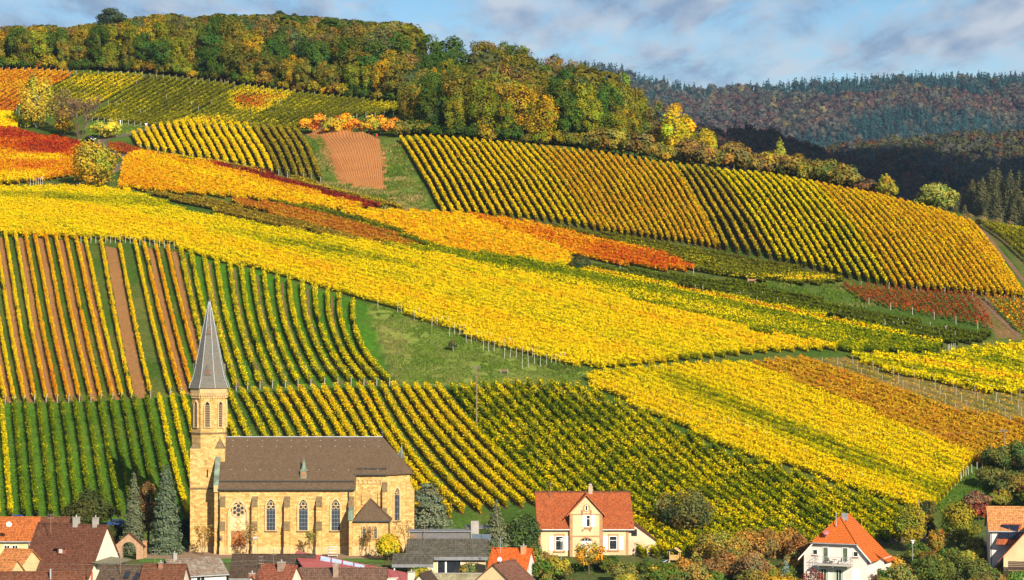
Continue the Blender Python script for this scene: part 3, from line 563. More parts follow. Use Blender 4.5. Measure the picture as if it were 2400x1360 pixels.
# the diagonal rows below the wood, row by row
for seg, lab, t, kw in [
 ([(-170,163),(60,162),(150,166),(175,170),(40,250),(30,262),(-170,262)], 'orange red vine row on the upper slope behind the birch', .74, dict(patches=[(10,250,60,20,.85,.7),(130,170,40,10,.68,.6)])),
 ([(175,170),(330,172),(345,176),(190,268),(40,262)], 'orange and green vine row below the edge of the wood', .30, dict(patches=[(250,185,90,20,.64,.6),(250,240,60,25,.62,.5)])),
 ([(345,176),(480,188),(560,198),(400,296),(330,290),(200,276)], 'green vine row with pale posts running up to the wood', .22, dict(patches=[(300,250,50,30,.45,.4)])),
 ([(560,198),(640,208),(700,216),(560,300),(400,296)], 'green and red vine row with white posts near the wood', .25, dict(patches=[(620,225,80,25,.70,.8),(590,235,45,18,.90,1.),(470,280,90,14,.72,.7)])),
 ([(700,216),(850,232),(955,242),(955,262),(720,285),(690,300),(560,300)], 'thin green vine row left of the big oaks', .22, dict(patches=[(900,245,60,12,.64,.5)]))]:
    mass('vine_row', lab, seg, (220,270), (389,176), t, spacing=2.3, rowvar=.05, each=True, group=lab.split(' vine row')[0]+' rows on the upper slope', dens=18, size=.27, wid=.22, h1=1.6, var=.11, field=.45, gap=.05, brown=.22, **kw)
print('ROWS', NROWS)
# ------------------------------------------------------------------ soil strips, ploughed plot, lane
def soilmat(name, col, fleck=None):
    m = mat(name, col, var=.25, scale=2.2, rough=.95, spec=.1, bump=.4)
    if fleck:
        nt = m.node_tree; N = nt.nodes.new; L = nt.links.new; b = [n for n in nt.nodes if n.type == 'BSDF_PRINCIPLED'][0]; src = b.inputs['Base Color'].links[0].from_socket
        tc = N('ShaderNodeTexCoord'); v = N('ShaderNodeTexVoronoi'); v.inputs['Scale'].default_value = 2.6; L(tc.outputs['Object'], v.inputs['Vector'])
        r = N('ShaderNodeValToRGB'); L(v.outputs['Distance'], r.inputs[0]); r.color_ramp.elements[0].position = .18; r.color_ramp.elements[0].color = (1,1,1,1); r.color_ramp.elements[1].position = .26; r.color_ramp.elements[1].color = (0,0,0,1)
        mx = N('ShaderNodeMix'); mx.data_type = 'RGBA'; L(r.outputs[0], mx.inputs[0]); L(src, mx.inputs[6]); mx.inputs[7].default_value = (*fleck, 1); L(mx.outputs[2], b.inputs['Base Color'])
    return m
SOIL = soilmat('brown_soil_with_leaves', (.22,.105,.038), (.5,.27,.04)); SOIL2 = soilmat('brown_soil', (.15,.085,.04))
def strip(a, b, m, f0=.12, f1=.88, lift=.05):
    n = max(len(a), len(b)); t = np.linspace(0,1,n)
    def rs_(l): k = np.linspace(0,1,len(l)); return np.stack([np.interp(t,k,l[:,0]), np.interp(t,k,l[:,1])], 1)
    A, B = rs_(a), rs_(b); k = 4; w = np.linspace(f0,f1,k)[None,:,None]+(rng.uniform(-.05,.05,(n,k,1)))
    P = A[:,None]*(1-w)+B[:,None]*w; Z = H(P[...,0], P[...,1])+lift; v = np.concatenate([P, Z[...,None]], 2).reshape(-1,3); i = np.arange(n*k).reshape(n,k)
    f = np.stack([i[:-1,:-1].ravel(), i[:-1,1:].ravel(), i[1:,1:].ravel(), i[1:,:-1].ravel()], 1); obj('soil_strip', rawmesh('soil_strip', v, f, flat=False), m, kind='structure')
for i in range(len(F2LINES)-1):
    x = r2[i][0]
    if x < 195 and i % 2 == 1: strip(F2LINES[i], F2LINES[i+1], SOIL, .25, .85)
    elif x == 237: strip(F2LINES[i], F2LINES[i+1], SOIL, .2, .85)
    elif 310 < x < 400 and i % 2 == 0: strip(F2LINES[i], F2LINES[i+1], SOIL, .3, .75)
    elif x >= 400 and i % 2 == 1: strip(F2LINES[i], F2LINES[i+1], SOIL2, .3, .5)
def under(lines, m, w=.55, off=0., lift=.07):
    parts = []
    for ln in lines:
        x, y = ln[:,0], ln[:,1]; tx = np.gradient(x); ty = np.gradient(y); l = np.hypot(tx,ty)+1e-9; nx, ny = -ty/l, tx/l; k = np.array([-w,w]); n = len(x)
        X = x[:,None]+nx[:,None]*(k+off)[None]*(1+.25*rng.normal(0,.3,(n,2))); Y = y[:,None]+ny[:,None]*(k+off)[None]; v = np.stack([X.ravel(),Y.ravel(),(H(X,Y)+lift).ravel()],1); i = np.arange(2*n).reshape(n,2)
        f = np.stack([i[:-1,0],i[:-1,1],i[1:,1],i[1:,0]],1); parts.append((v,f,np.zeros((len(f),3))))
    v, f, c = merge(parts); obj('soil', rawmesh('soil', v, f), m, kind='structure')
SHADE_SOIL = soilmat('row_shade_soil', (.085,.05,.028))  # strips under each row: bare soil, darkened to carry the rows' shade
under(F1LINES, SHADE_SOIL, .42); under(F2LINES, SHADE_SOIL, .42); under(F3LINES, SHADE_SOIL, .55); under(F4LINES, SHADE_SOIL, .5, lift=.1)
def ploughed():
    T = poly([(716,314),(745,310),(800,313),(850,318),(890,327)]); B = poly([(800,436),(820,438),(850,441),(880,443),(906,444)]); nu, nv = 150, 110
    u = np.linspace(0,1,nu); k = np.linspace(0,1,5); tt = np.stack([np.interp(u,k,T[:,0]), np.interp(u,k,T[:,1])],1); bb = np.stack([np.interp(u,k,B[:,0]), np.interp(u,k,B[:,1])],1)
    v = np.linspace(0,1,nv)[:,None,None]; P = tt[None]*(1-v)+bb[None]*v; bow = np.sin(np.pi*v[...,0])*1.2; P[...,0] += bow*(u[None]-.2)
    x, y = P[...,0], P[...,1]; ed = np.minimum(np.minimum(u, 1-u)[None]*12, np.minimum(v[...,0], 1-v[...,0])*18); ed = np.clip(ed,0,1)
    z = H(x,y)+.02+ed*(.14+.09*np.sin(u[None]*2*np.pi*26+fbm(x/2.5,y/2.5,4)*3.5)*(.4+1.2*fbm(x/5,y/5,14))+.15*(fbm(x/.8,y/.8,6)-.5)); z += 1.3*np.exp(-((v[...,0]-.05)/.05)**2)*np.clip(np.sin(np.pi*u)[None]*1.3,0,1)*(.6+.8*fbm(x/4,y/4,8))*ed
    V_ = np.stack([x,y,z],2).reshape(-1,3); i = np.arange(nu*nv).reshape(nv,nu); f = np.stack([i[:-1,:-1].ravel(), i[1:,:-1].ravel(), i[1:,1:].ravel(), i[:-1,1:].ravel()],1)
    obj('ploughed_field', rawmesh('ploughed_field', V_, f, flat=False), soilmat('red_plough_soil', (.37,.15,.045)), kind='structure')
ploughed()
ASPH = mat('lane_asphalt', (.11,.08,.058), var=.25, scale=.8, bump=.2)
drape('road', [(130,440),(200,430),(252,408),(288,388),(304,374),(288,360),(252,345),(228,335),(255,324),(310,313),(345,304),(362,298),(350,292),(310,290)], 3.4, ASPH)
drape('road', [(362,299),(400,300),(440,297)], 2.6, ASPH)
DIRT = mat('dirt_track', (.14,.08,.042), var=.35, scale=1.5)
drape('path', [(2280,520),(2320,560),(2360,610),(2400,660)], 1.1, DIRT); drape('path', [(2300,700),(2340,745),(2390,790)], 1.2, DIRT)
drape('path', [(2060,1275),(2110,1262),(2160,1262),(2240,1255)], 3.0, ASPH)

# ------------------------------------------------------------------ grass tufts on the open ground
def tufts(name, label, pts, n, cols, h=(.15,.45), seed=1):
    q = np.random.default_rng(seed); P = poly(pts); x = q.uniform(P[:,0].min(),P[:,0].max(),n*3); y = q.uniform(P[:,1].min(),P[:,1].max(),n*3); k = inside(P,x,y) & (fbm(x/3,y/3,seed+40) > .38); x = x[k][:n]; y = y[k][:n]; m = len(x); z = H(x,y)
    hh = q.uniform(*h,m)*(.6+.9*fbm(x/5,y/5,seed)); a = q.uniform(0,6.28,m); w = hh*.55; dx, dy = np.cos(a)*w, np.sin(a)*w; lx, ly = q.normal(0,.12,m), q.normal(0,.12,m)
    v = np.stack([np.stack([x-dx,y-dy,z-.03],1), np.stack([x+dx,y+dy,z-.03],1), np.stack([x+lx,y+ly,z+hh],1)],1).reshape(-1,3); t = np.clip((fbm(x/6,y/6,seed+9)-.3)*1.6+q.normal(0,.2,m),0,.999)*len(cols); c = np.array(cols)[t.astype(int)]*q.uniform(.7,1.3,(m,1))
    obj(name, rawmesh(name, v, np.arange(m*3).reshape(m,3), c), VL, label=label, cat='grass', kind='stuff')
GC = [(.11,.18,.02),(.15,.21,.03),(.19,.22,.045),(.25,.22,.07)]
tufts('grass', 'rough grass of the meadow wedge below the yellow vines', [(860,712),(1000,750),(1380,868),(1330,900),(930,900)], 26000, GC, (.12,.34), 1)
tufts('grass', 'tall dry grass on the slope around the ploughed plot', [(690,415),(720,320),(745,312),(800,430),(900,442),(890,330),(935,330),(1010,495),(1000,502),(880,487)], 16000, [(.10,.16,.02),(.16,.18,.03),(.28,.22,.07),(.36,.28,.10)], (.2,.55), 2)
tufts('grass', 'weedy grass strip with stakes along the yellow sheet', [(930,722),(1400,862),(1330,880),(1000,760)], 9000, [(.10,.15,.02),(.18,.17,.04),(.26,.16,.06)], (.25,.6), 3)
tufts('grass', 'grass on the lower shoulder beside the bench', [(1760,655),(2000,668),(2060,725),(1950,718),(1850,688)], 7000, GC, (.2,.5), 4)
tufts('grass', 'grass beside the lane in the upper corner', [(195,300),(330,278),(345,292),(310,312),(255,325),(215,320)], 5000, GC, (.2,.5), 5)
tufts('grass', 'grass corner beside the glowing yellow plot', [(2240,1125),(2330,1085),(2420,1110),(2330,1210),(2180,1200)], 8000, GC[:3], (.12,.35), 6)
tufts('grass', 'mown grass between the green rows left of the church', [(-40,948),(440,928),(445,1235),(-40,1235)], 30000, [(.06,.15,.012),(.085,.18,.016),(.12,.18,.02)], (.08,.2), 7)
# ------------------------------------------------------------------ trees
TL = leafmat('tree_leaves', .22)
BARK = mat('bark', (.09,.065,.045), var=.35, scale=3); BARKP = mat('pale_bark', (.35,.30,.24), var=.4, scale=4)
def limbs(b, p, d, L, r, depth, rs, n=5, spread=.6, up=.25):
    """tapering branches, forking"""
    q = p+d*L; b.cyl(p, q, r, r*.62, n)
    if depth == 0: return
    for _ in range(rs.choice((2,3))):
        e = (d+Vector((rs.uniform(-1,1),rs.uniform(-1,1),rs.uniform(-.4,.8)))*spread+Vector((0,0,up))).normalized()
        limbs(b, p+d*L*rs.uniform(.6,1), e, L*rs.uniform(.6,.85), r*.6, depth-1, rs, max(3, n-1), spread, up)
def tree_meshes(kind, seed, h, r, nleaf, leaf, base=.22, nb=24, var=.3, bark=None, bs=1., prof=.82):
    g = np.random.default_rng(seed); rs = random.Random(seed); tb = MB()
    if kind in ('round', 'birch', 'cedar', 'pine', 'bush', 'oval', 'hedge'):
        z0 = base*h; a = (h-z0)/2; zc = z0+a
        C = g.normal(size=(nb*3,3)); C /= np.linalg.norm(C, axis=1)[:, None]; C *= g.uniform(.25,1,(nb*3,1))**.45
        if kind == 'bush': C[:,2] = np.abs(C[:,2])*1.3-.35
        C = C[:nb]; br = g.uniform(.24,.42,nb)*bs
        sc = np.array([1,1,1.])
        if kind == 'birch': sc = np.array([.75,.75,1.9]); br *= .75
        if kind == 'cedar': sc = np.array([1.15,1.15,.36]); t = (C[:,2]+1)/2; C[:, :2] *= (1.12-.9*t)[:, None]; br *= (1.25-.75*t)
        if kind == 'pine': sc = np.array([1.1,1.1,.5])
        cen = C*(1-br[:, None]*.75)*np.array([r,r,a]); cen[:,2] += zc
        if kind == 'oval': cen[:, :2] *= np.clip(1.15-.55*((cen[:,2:3]-z0)/(h-z0)), .3, 1.2)
        k = g.integers(0, nb, nleaf*2); d = g.normal(size=(nleaf*2,3)); d /= np.linalg.norm(d, axis=1)[:, None]
        ow = C[k]/(np.linalg.norm(C[k], axis=1)[:, None]+1e-6); keep = (d*ow).sum(1) > g.uniform(-.9,.35,nleaf*2); k = k[keep][:nleaf]; d = d[keep][:nleaf]; ow = ow[keep][:nleaf]; n = len(k)
        rad = br[k]*r*np.where(g.uniform(0,1,n) < .12, g.uniform(1.1,1.45,n), g.uniform(.7,1.12,n))
        p = cen[k]+d*rad[:, None]*sc*np.array([1,1,min(1.15, a/r)])
        p[:,2] = np.maximum(p[:,2], h*.03)
        nn = d*.8+ow*.35+np.array([0,0,.25])+g.normal(0,.45,(n,3)); nn /= np.linalg.norm(nn, axis=1)[:, None]
        tint = g.uniform(.74,1.26,nb)[k]*g.uniform(.8,1.2,n); hue = g.normal(0,var,nb)[k]+g.normal(0,var*.5,n)
        top = h*.85 if kind in ('pine','cedar') else h*.62
        lean = Vector((rs.uniform(-.04,.04)*h, rs.uniform(-.04,.04)*h, 0)); tr = max(.06, h*.018)
        if kind != 'hedge':
            tb.cyl((0,0,-.4), tuple(lean*.5+Vector((0,0,top*.5))), tr*1.25, tr*.85, 7); tb.cyl(tuple(lean*.5+Vector((0,0,top*.5))), tuple(lean+Vector((0,0,top))), tr*.85, tr*.3, 6)
            for i in range(0, nb, max(1, nb//12)):
                zs = min(max(h*.12, cen[i][2]-a*rs.uniform(.3,.8)), top); tb.cyl((lean.x*zs/top, lean.y*zs/top, zs), tuple(cen[i]), tr*.42, tr*.1, 4)
    elif kind == 'spruce':
        nt = max(9, int(h*1.25)); ti = np.floor((1-np.sqrt(g.uniform(0,1,nleaf)))*nt); t = (ti+g.uniform(0,.75,nleaf))/nt
        nbz = 9; az = (g.integers(0,nbz,nleaf)+ (ti*.37)%1)*6.283/nbz+g.normal(0,.17,nleaf); f = g.uniform(.2,1,nleaf)**.6
        R_ = r*(1-t)**prof*(1+.16*np.sin(ti*2.4+az*2))+.02*r; rr = R_*f
        z = base*h+(h*1.0-base*h)*(t+.02)-.20*rr+g.normal(0,.01*h,nleaf)
        p = np.stack([np.cos(az)*rr, np.sin(az)*rr, z], 1); n = nleaf
        nn = np.stack([np.cos(az), np.sin(az), np.full(n,.75)], 1)+g.normal(0,.4,(n,3)); nn /= np.linalg.norm(nn, axis=1)[:, None]
        tint = g.uniform(.7,1.3,n)*(.8+.35*f); hue = g.normal(0,var*.5,n); tb.cyl((0,0,-.4),(0,0,h*.96),h*.016,.02,6)
    elif kind == 'bare':
        for i in range(3): limbs(tb, Vector((0,0,-.2)), Vector((rs.uniform(-.3,.3),rs.uniform(-.3,.3),1)).normalized(), h*.3, h*.0095, 4, rs, 5, .55, .22)
        pts = np.array(tb.v); pts = pts[pts[:,2] > h*.25]; k = g.integers(0, len(pts), nleaf); p = pts[k]+g.normal(0,.12*h/5,(nleaf,3)); n = nleaf
        nn = g.normal(size=(n,3)); nn /= np.linalg.norm(nn, axis=1)[:, None]; tint = g.uniform(.7,1.3,n); hue = g.normal(0,var,n)
    size = leaf*g.uniform(.7,1.35,len(p)); v, f = tri_leaves(p, nn, size)
    hue = np.clip(hue, -.6, .6); c = np.stack([1+hue*.9, 1+hue*.12, 1-hue*.4], 1)*tint[:, None]
    cm = rawmesh('crown', v, f, np.clip(c, .05, 3)); cm.materials.append(TL)
    tm = tb.mesh('trunk') if tb.v else None
    if tm: tm.materials.append(bark or BARK)
    return tm, cm, h
def plant(M, name, loc, label, cat='tree', group=None, scale=1., rz=None, color=(.1,.1,.03), sx=1.):
    o = empty(name, loc, random.uniform(0,6.28) if rz is None else rz, label, cat, group); o.scale = (scale*sx, scale*sx, scale)
    if M[0]: obj('trunk', M[0], None, parent=o)
    c = obj('crown', M[1], None, parent=o); c.color = (*color, 1); return o
def gpos(px, py): a = hit(px, py); return (a[0], a[1], float(H(*a)))
def gat(px, Y): x = wx(px, Y); return (x, Y, float(H(x, Y)))
# ------------------------------------------------------------------ the wood on the hill
WT = [tree_meshes('round', 100+i, 17, 4.6+.5*(i % 3), 4200, .30, base=[.0,.03,.07][i % 3], nb=[52,64,76][i % 3], var=.30, bs=.72) for i in range(9)]
EDGE = [(-60,168),(60,165),(150,167),(240,168),(330,173),(420,182),(500,193),(560,201),(640,211),(720,222),(800,232),(880,240),(945,248)]
EDGE2 = [(965,318),(1010,322),(1060,326),(1110,330),(1165,335),(1220,340),(1275,343),(1330,345),(1390,348),(1450,352),(1500,356)]
SKY = [(-100,62),(0,58),(60,55),(100,52),(160,60),(200,52),(240,48),(300,38),(360,30),(400,26),(450,36),(520,26),(560,30),(650,28),(720,32),(800,36),(860,46),(930,44),(980,55),(1020,58),(1100,82),(1160,82),(1200,92),(1250,100),(1300,118),(1340,132),(1400,148),(1440,150),(1480,170),(1520,200),(1560,232),(1620,290),(1700,380)]
WC = dict(olive=(.175,.150,.018), green=(.062,.105,.014), leaf=(.18,.185,.013), gold=(.35,.23,.013), orange=(.27,.15,.018), brown=(.21,.14,.034), yellow=(.45,.34,.015), grey=(.115,.125,.04))
WLAB = dict(olive='olive tree of the hilltop wood, half turned to autumn', green='dark green broadleaf tree of the hilltop wood', leaf='fresh green tree of the hilltop wood with yellowing leaves', gold='golden tree standing out in the hilltop wood',
  orange='orange brown tree of the hilltop wood', brown='dull brown tree of the hilltop wood', yellow='bright yellow tree at the right end of the hilltop wood', grey='grey green tree in the hilltop wood')
pts = []
e1 = poly(EDGE); e2 = poly(EDGE2); g = np.random.default_rng(5)
def along(P, step):
    d = np.r_[0, np.cumsum(np.hypot(*np.diff(P, axis=0).T))]; s = np.arange(0, d[-1], step); return np.stack([np.interp(s, d, P[:,0]), np.interp(s, d, P[:,1])], 1)
for k in range(14):
    for P in (along(e1, 5.6), along(e2, 5.8)):
        Q = P.copy(); Q[:,1] += 2.5+k*6.2; Q += g.uniform(-1.9,1.9,Q.shape)
        for q in Q: pts.append((q[0], q[1], k))
for q in along(np.array([e1[-1]+[2,0], [e2[0][0]-1, e2[0][1]+6]]), 4.5):
    for k in range(4): pts.append((q[0]+k*6+g.uniform(-1,1), q[1]+g.uniform(-1.5,1.5), 0))
pts += [(q[0], q[1]+g.uniform(0,3), 2) for q in np.stack([g.uniform(-34,40,60), g.uniform(800,850,60)], 1)]
def sky_cap(x, y, want):
    z = float(H(x,y)); px = 1200+x/(KP*y); top = CH+(680-ip(px, SKY))*KP*y; return min(want, top-z)
allt = []
Pr = e2[-1]; Pl = e2[0]
for (x, y, k) in pts:
    if y > 1000 or (x < -28 and y < e1[-1][1]-2): continue
    px = 1200+x/(KP*y)
    h = sky_cap(x, y, (g.uniform(18,23) if -45 < x < 25 and y > 840 else g.uniform(14,20)) if k else g.uniform(11,16))
    if h < 6.5: continue
    allt.append([x, y, h, k, px])
# thin out trees that stand too close together
keep = []
for t in sorted(allt, key=lambda t: t[3]):
    if all((t[0]-u[0])**2+(t[1]-u[1])**2 > 17 for u in keep): keep.append(t)
allt = keep
def wood_col(px, k, x, y):
    n = fbm(x/22+3, y/22, 9); r = g.uniform()
    if px > 1450: return 'leaf' if r < .5 else ('yellow' if r < .62 else 'olive')
    if k <= 1 and px > 960: return 'green' if r < .35 else ('leaf' if r < .7 else ('gold' if r < .76 else 'olive'))
    if k <= 1: return ['green','gold','olive','green','olive','leaf','green','olive','leaf'][int(r*9)] if px < 1000 else 'leaf'
    if px < 500 and r > .25: return ['olive','brown','olive','gold','olive'][int(r*4.99)]
    return ['olive','leaf','brown','olive','grey','olive','green','olive','brown','green'][int(((r*.6+n*.55) % 1)*10)]
def WP(px, k):
    if k > 1: return ' deep in the hilltop wood behind its edge'
    return ' at the wood edge above the diagonal rows' if px < 955 else (' at the wood edge beside the orange shrubs' if px < 1100 else ' at the wood edge above the long golden rows')
shown = allt[:290]; rest = allt[290:]
for (x, y, h, k, px) in shown:
    M = WT[g.integers(0,9)]; cn = wood_col(px, k, x, y); c = np.array(WC[cn])*g.uniform(.8,1.25)
    plant(M, 'broadleaf_tree', (x, y, float(H(x,y))-.3), WLAB[cn].split(' of the')[0].split(' in the')[0].split(' at the')[0]+WP(px,k), group=cn+' trees'+WP(px,k), scale=h/17, color=tuple(c), sx=g.uniform(.85,1.15))
UB = [tree_meshes('bush', 190+i, 4.5, 3.0, 900, .32, base=0, nb=16, var=.2) for i in range(4)]
for P_, st in ((e1, 4.2), (e2, 4.0)):
    for q in along(P_, st):
        x, y = q[0]+g.uniform(-1,1), q[1]+g.uniform(.3,2.2); cn = ['green','olive','green','leaf','gold','green','orange'][g.integers(0,7)]
        plant(UB[g.integers(0,4)], 'underwood_shrub', (x, y, float(H(x,y))-.2), {'green':'dark green','olive':'olive','leaf':'fresh green','gold':'golden','orange':'orange'}[cn]+' shrub of the underwood along the edge of the hilltop wood', 'shrub', 'underwood along the wood edge', scale=g.uniform(.7,1.35), color=tuple(np.array(WC[cn])*g.uniform(.7,1.1)))
print('WOOD', len(shown), len(rest))
def bulk(name, label, places, kinds, cat='woodland'):
    """many far trees in one mesh: places (x,y,z,height,colour,kind)"""
    parts = []
    for (x, y, z, h, col, kd) in places:
        v, f, c = kinds[kd][g.integers(0, len(kinds[kd]))]; a = g.uniform(0,6.28); s = h/10.
        w = v@np.array([[math.cos(a),math.sin(a),0],[-math.sin(a),math.cos(a),0],[0,0,1]])*s; parts.append((w+np.array([x,y,z]), f, np.clip(c*np.array(col), 0, .9)))
    v, f, c = merge(parts); return obj(name, rawmesh(name, v, f, c), VL, label=label, cat=cat, kind='stuff')
def far_broad(n, leaf, seed):
    q = np.random.default_rng(seed); d = q.normal(size=(n,3)); d[:,2] = np.abs(d[:,2])*1.0-.25; d /= np.linalg.norm(d, axis=1)[:, None]
    bl = fbm(d[:,0]*2+seed, d[:,1]*2+d[:,2]*2, seed); p = d*(2.2+1.5*bl)[:, None]*np.array([1,1,1.25])+np.array([0,0,5.6]); nn = d+q.normal(0,.35,(n,3)); nn /= np.linalg.norm(nn, axis=1)[:, None]
    v, f = tri_leaves(p, nn, leaf*q.uniform(.7,1.3,n)); return v, f, np.ones((n,3))*q.uniform(.7,1.3,(n,1))
def far_conifer(n, leaf, seed):
    q = np.random.default_rng(seed); t = 1-np.sqrt(q.uniform(0,1,n)); az = q.uniform(0,6.28,n); rr = 1.75*(1-t)**.9*q.uniform(.6,1.05,n)*(1+.2*np.sin(t*38))
    p = np.stack([np.cos(az)*rr, np.sin(az)*rr, 1.2+8.8*t], 1); nn = np.stack([np.cos(az), np.sin(az), np.full(n,.6)],1)+q.normal(0,.3,(n,3)); nn /= np.linalg.norm(nn, axis=1)[:, None]
    v, f = tri_leaves(p, nn, leaf*q.uniform(.7,1.2,n)*(1.15-.6*t)); return v, f, np.ones((n,3))*q.uniform(.75,1.25,(n,1))
KN = dict(b=[far_broad(330, .70, i) for i in range(5)])
bulk('hilltop_wood', 'dense autumn wood behind the front trees on the hilltop', [(x, y, float(H(x,y))-.3, h, np.array(WC[wood_col(px,k,x,y)])*g.uniform(.85,1.25), 'b') for (x,y,h,k,px) in rest], KN)
# ------------------------------------------------------------------ far hills
def hill(name, Yf, Yr, Yb, ridge, px0, px1, zf, treeh, seed, bumps=.06):
    pxs = np.linspace(px0, px1, 150); Ys = np.r_[np.linspace(Yf,Yr,46), np.linspace(Yr,Yb,16)[1:]]
    rz = np.array([wz(ip(p, ridge), Yr)-treeh for p in pxs])
    def zf_(px, Y):
        zr = np.interp(px, pxs, rz); t = np.where(Y < Yr, (Y-Yf)/(Yr-Yf), 1-.6*(Y-Yr)/(Yb-Yr)); t = np.clip(t, 0, 1); X = (px-1200)*KP*Yr
        prof = t**.9; lump = (fbm(X/(.16*(Yr-Yf)), Y/(.22*(Yr-Yf)), seed, 3)-.5)*bumps*(Yr-Yf)*np.sin(np.pi*np.clip(t,0,1))
        return zf+(zr-zf)*prof+lump*1.2
    PX, YY = np.meshgrid(pxs, Ys); X = (PX-1200)*KP*Yr; Z = zf_(PX, YY)
    v = np.stack([X.ravel(), YY.ravel(), Z.ravel()], 1); i = np.arange(PX.size).reshape(PX.shape)
    f = np.stack([i[:-1,:-1].ravel(), i[:-1,1:].ravel(), i[1:,1:].ravel(), i[1:,:-1].ravel()], 1)
    obj(name, rawmesh(name, v, f, flat=False), mat('forest_floor', (.05,.04,.025), var=.4, scale=.05), kind='structure')
    return zf_
def scatter(zf_, n, px0, px1, Ya, Yb, Yr, colf, hrange, seed, pow=1.):
    q = np.random.default_rng(seed); out = []
    px = q.uniform(px0,px1,n); t = q.uniform(0,1,n)**pow; Y = Ya+(Yb-Ya)*t; X = (px-1200)*KP*Yr; z = zf_(px, Y)
    for i in range(n):
        kd, c = colf(px[i], (Y[i]-Ya)/(Yb-Ya), X[i], Y[i], q); hh = q.uniform(*hrange)*(1.15 if kd == 'c' else .92); out.append((X[i], Y[i], z[i]-1, hh, np.array(c)*q.uniform(.75,1.25), kd))
    return out
RUS, CON, BRN, LAR = (.12,.068,.052), (.034,.082,.078), (.10,.095,.07), (.19,.15,.06)  # tree tones cooled and dulled; part of the haze is in the colour
A_R = [(900,330),(1200,230),(1300,150),(1370,138),(1450,150),(1500,168),(1600,190),(1700,196),(1800,188),(1900,181),(2000,174),(2200,169),(2400,166),(2700,150),(3000,150)]
hA = hill('hills', 3200, 4600, 5400, A_R, 850, 2950, -10, 22, 3)
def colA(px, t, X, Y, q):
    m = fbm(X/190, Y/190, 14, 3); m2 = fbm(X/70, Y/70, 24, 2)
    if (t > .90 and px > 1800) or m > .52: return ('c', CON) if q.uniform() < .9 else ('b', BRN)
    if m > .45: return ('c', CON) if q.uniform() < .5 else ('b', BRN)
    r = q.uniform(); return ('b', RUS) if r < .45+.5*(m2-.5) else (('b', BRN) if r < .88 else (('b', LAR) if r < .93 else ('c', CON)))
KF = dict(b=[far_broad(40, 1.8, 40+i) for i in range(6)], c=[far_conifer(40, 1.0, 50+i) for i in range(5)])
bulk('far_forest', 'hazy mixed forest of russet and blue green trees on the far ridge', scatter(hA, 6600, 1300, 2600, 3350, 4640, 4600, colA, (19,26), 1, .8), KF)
B_R = [(1500,470),(1700,430),(1800,395),(1900,356),(1950,334),(2000,323),(2100,311),(2200,305),(2300,302),(2400,299),(2700,295),(3000,300)]
hB = hill('hills', 1900, 2600, 3000, B_R, 1400, 2950, -10, 15, 5, .04)
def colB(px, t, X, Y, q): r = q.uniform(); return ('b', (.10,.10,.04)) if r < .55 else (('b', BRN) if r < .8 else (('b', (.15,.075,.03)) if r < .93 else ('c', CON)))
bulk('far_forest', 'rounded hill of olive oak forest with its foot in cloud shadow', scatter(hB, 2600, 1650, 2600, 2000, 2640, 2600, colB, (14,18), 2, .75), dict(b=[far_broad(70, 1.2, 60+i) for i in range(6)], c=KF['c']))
C_R = [(1200,250),(1500,268),(1600,282),(1690,293),(1750,290),(1800,296),(1850,312),(1900,336),(1960,352),(2000,366),(2040,368),(2080,350),(2120,362),(2200,388),(2300,420),(2400,440),(2700,470),(3000,480)]
hC = hill('hills', 1450, 2050, 2400, C_R, 1150, 2950, -14, 14, 7, .04)
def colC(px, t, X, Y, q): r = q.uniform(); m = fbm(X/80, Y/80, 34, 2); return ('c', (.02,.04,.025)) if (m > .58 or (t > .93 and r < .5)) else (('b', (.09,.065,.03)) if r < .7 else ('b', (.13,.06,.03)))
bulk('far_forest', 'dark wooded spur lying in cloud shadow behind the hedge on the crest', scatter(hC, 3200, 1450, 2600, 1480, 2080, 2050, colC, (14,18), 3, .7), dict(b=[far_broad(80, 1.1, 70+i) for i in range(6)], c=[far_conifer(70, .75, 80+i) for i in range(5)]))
# nearer dark conifers on the right
D_R = [(1900,640),(2100,560),(2200,528),(2300,505),(2400,495),(2700,480),(3000,480)]
hD = hill('hills', 900, 1180, 1500, D_R, 1850, 2950, -15, 0, 9, .03)
SPR = [tree_meshes('spruce', 300+i, 20, 5.6, 3400, .42, base=.02, prof=.7) for i in range(3)]
for i in range(70):
    px = g.uniform(2200,2500); Y = g.uniform(1090,1200) if i > 10 else 1085; x = (px-1200)*KP*1180; h = g.uniform(15,23)
    if px < 2260: h *= .7
    plant(SPR[i % 3], 'spruce_tree', (x, Y, float(hD(px, np.array(Y)))-.5), 'tall dark spruce in the valley wood beyond the vineyard shoulder', group='dark spruces beyond the shoulder', scale=h/20, color=tuple(np.array((.085,.082,.03))*g.uniform(.7,1.3)))
# ------------------------------------------------------------------ the church
STONE = stonemat('sandstone', (.63,.42,.165), (.41,.235,.07), (.36,.26,.13), .62, .29)
TRIM = mat('dressed_sandstone', (.50,.335,.15), var=.18, scale=1.2, bump=.2)
WEATH = mat('weathered_stone', (.15,.10,.045), var=.45, scale=2.5, bump=.5)
CROOF = tilemat('church_slate_tile', (.115,.072,.040), 'x', .22, .26, var=.16, moss=(.145,.095,.055), mossamt=.45, bump=.5)
COPPER = mat('green_copper', (.16,.21,.15), var=.3, scale=1.2, rough=.6, stain=(.09,.10,.07), stainscale=.5)
LEAD = mat('lead_flashing', (.34,.37,.39), var=.15, rough=.6)
SLATE = mat('spire_slate', (.125,.113,.092), var=.55, scale=5, bump=.6, bscale=9, stain=(.14,.12,.09), stainscale=.5)
OAK = mat('oak_door', (.36,.13,.03), var=.3, scale=2.5); IRON = mat('wrought_iron', (.16,.15,.14), rough=.5); DARK = mat('dark_opening', (.012,.011,.010), var=.2)
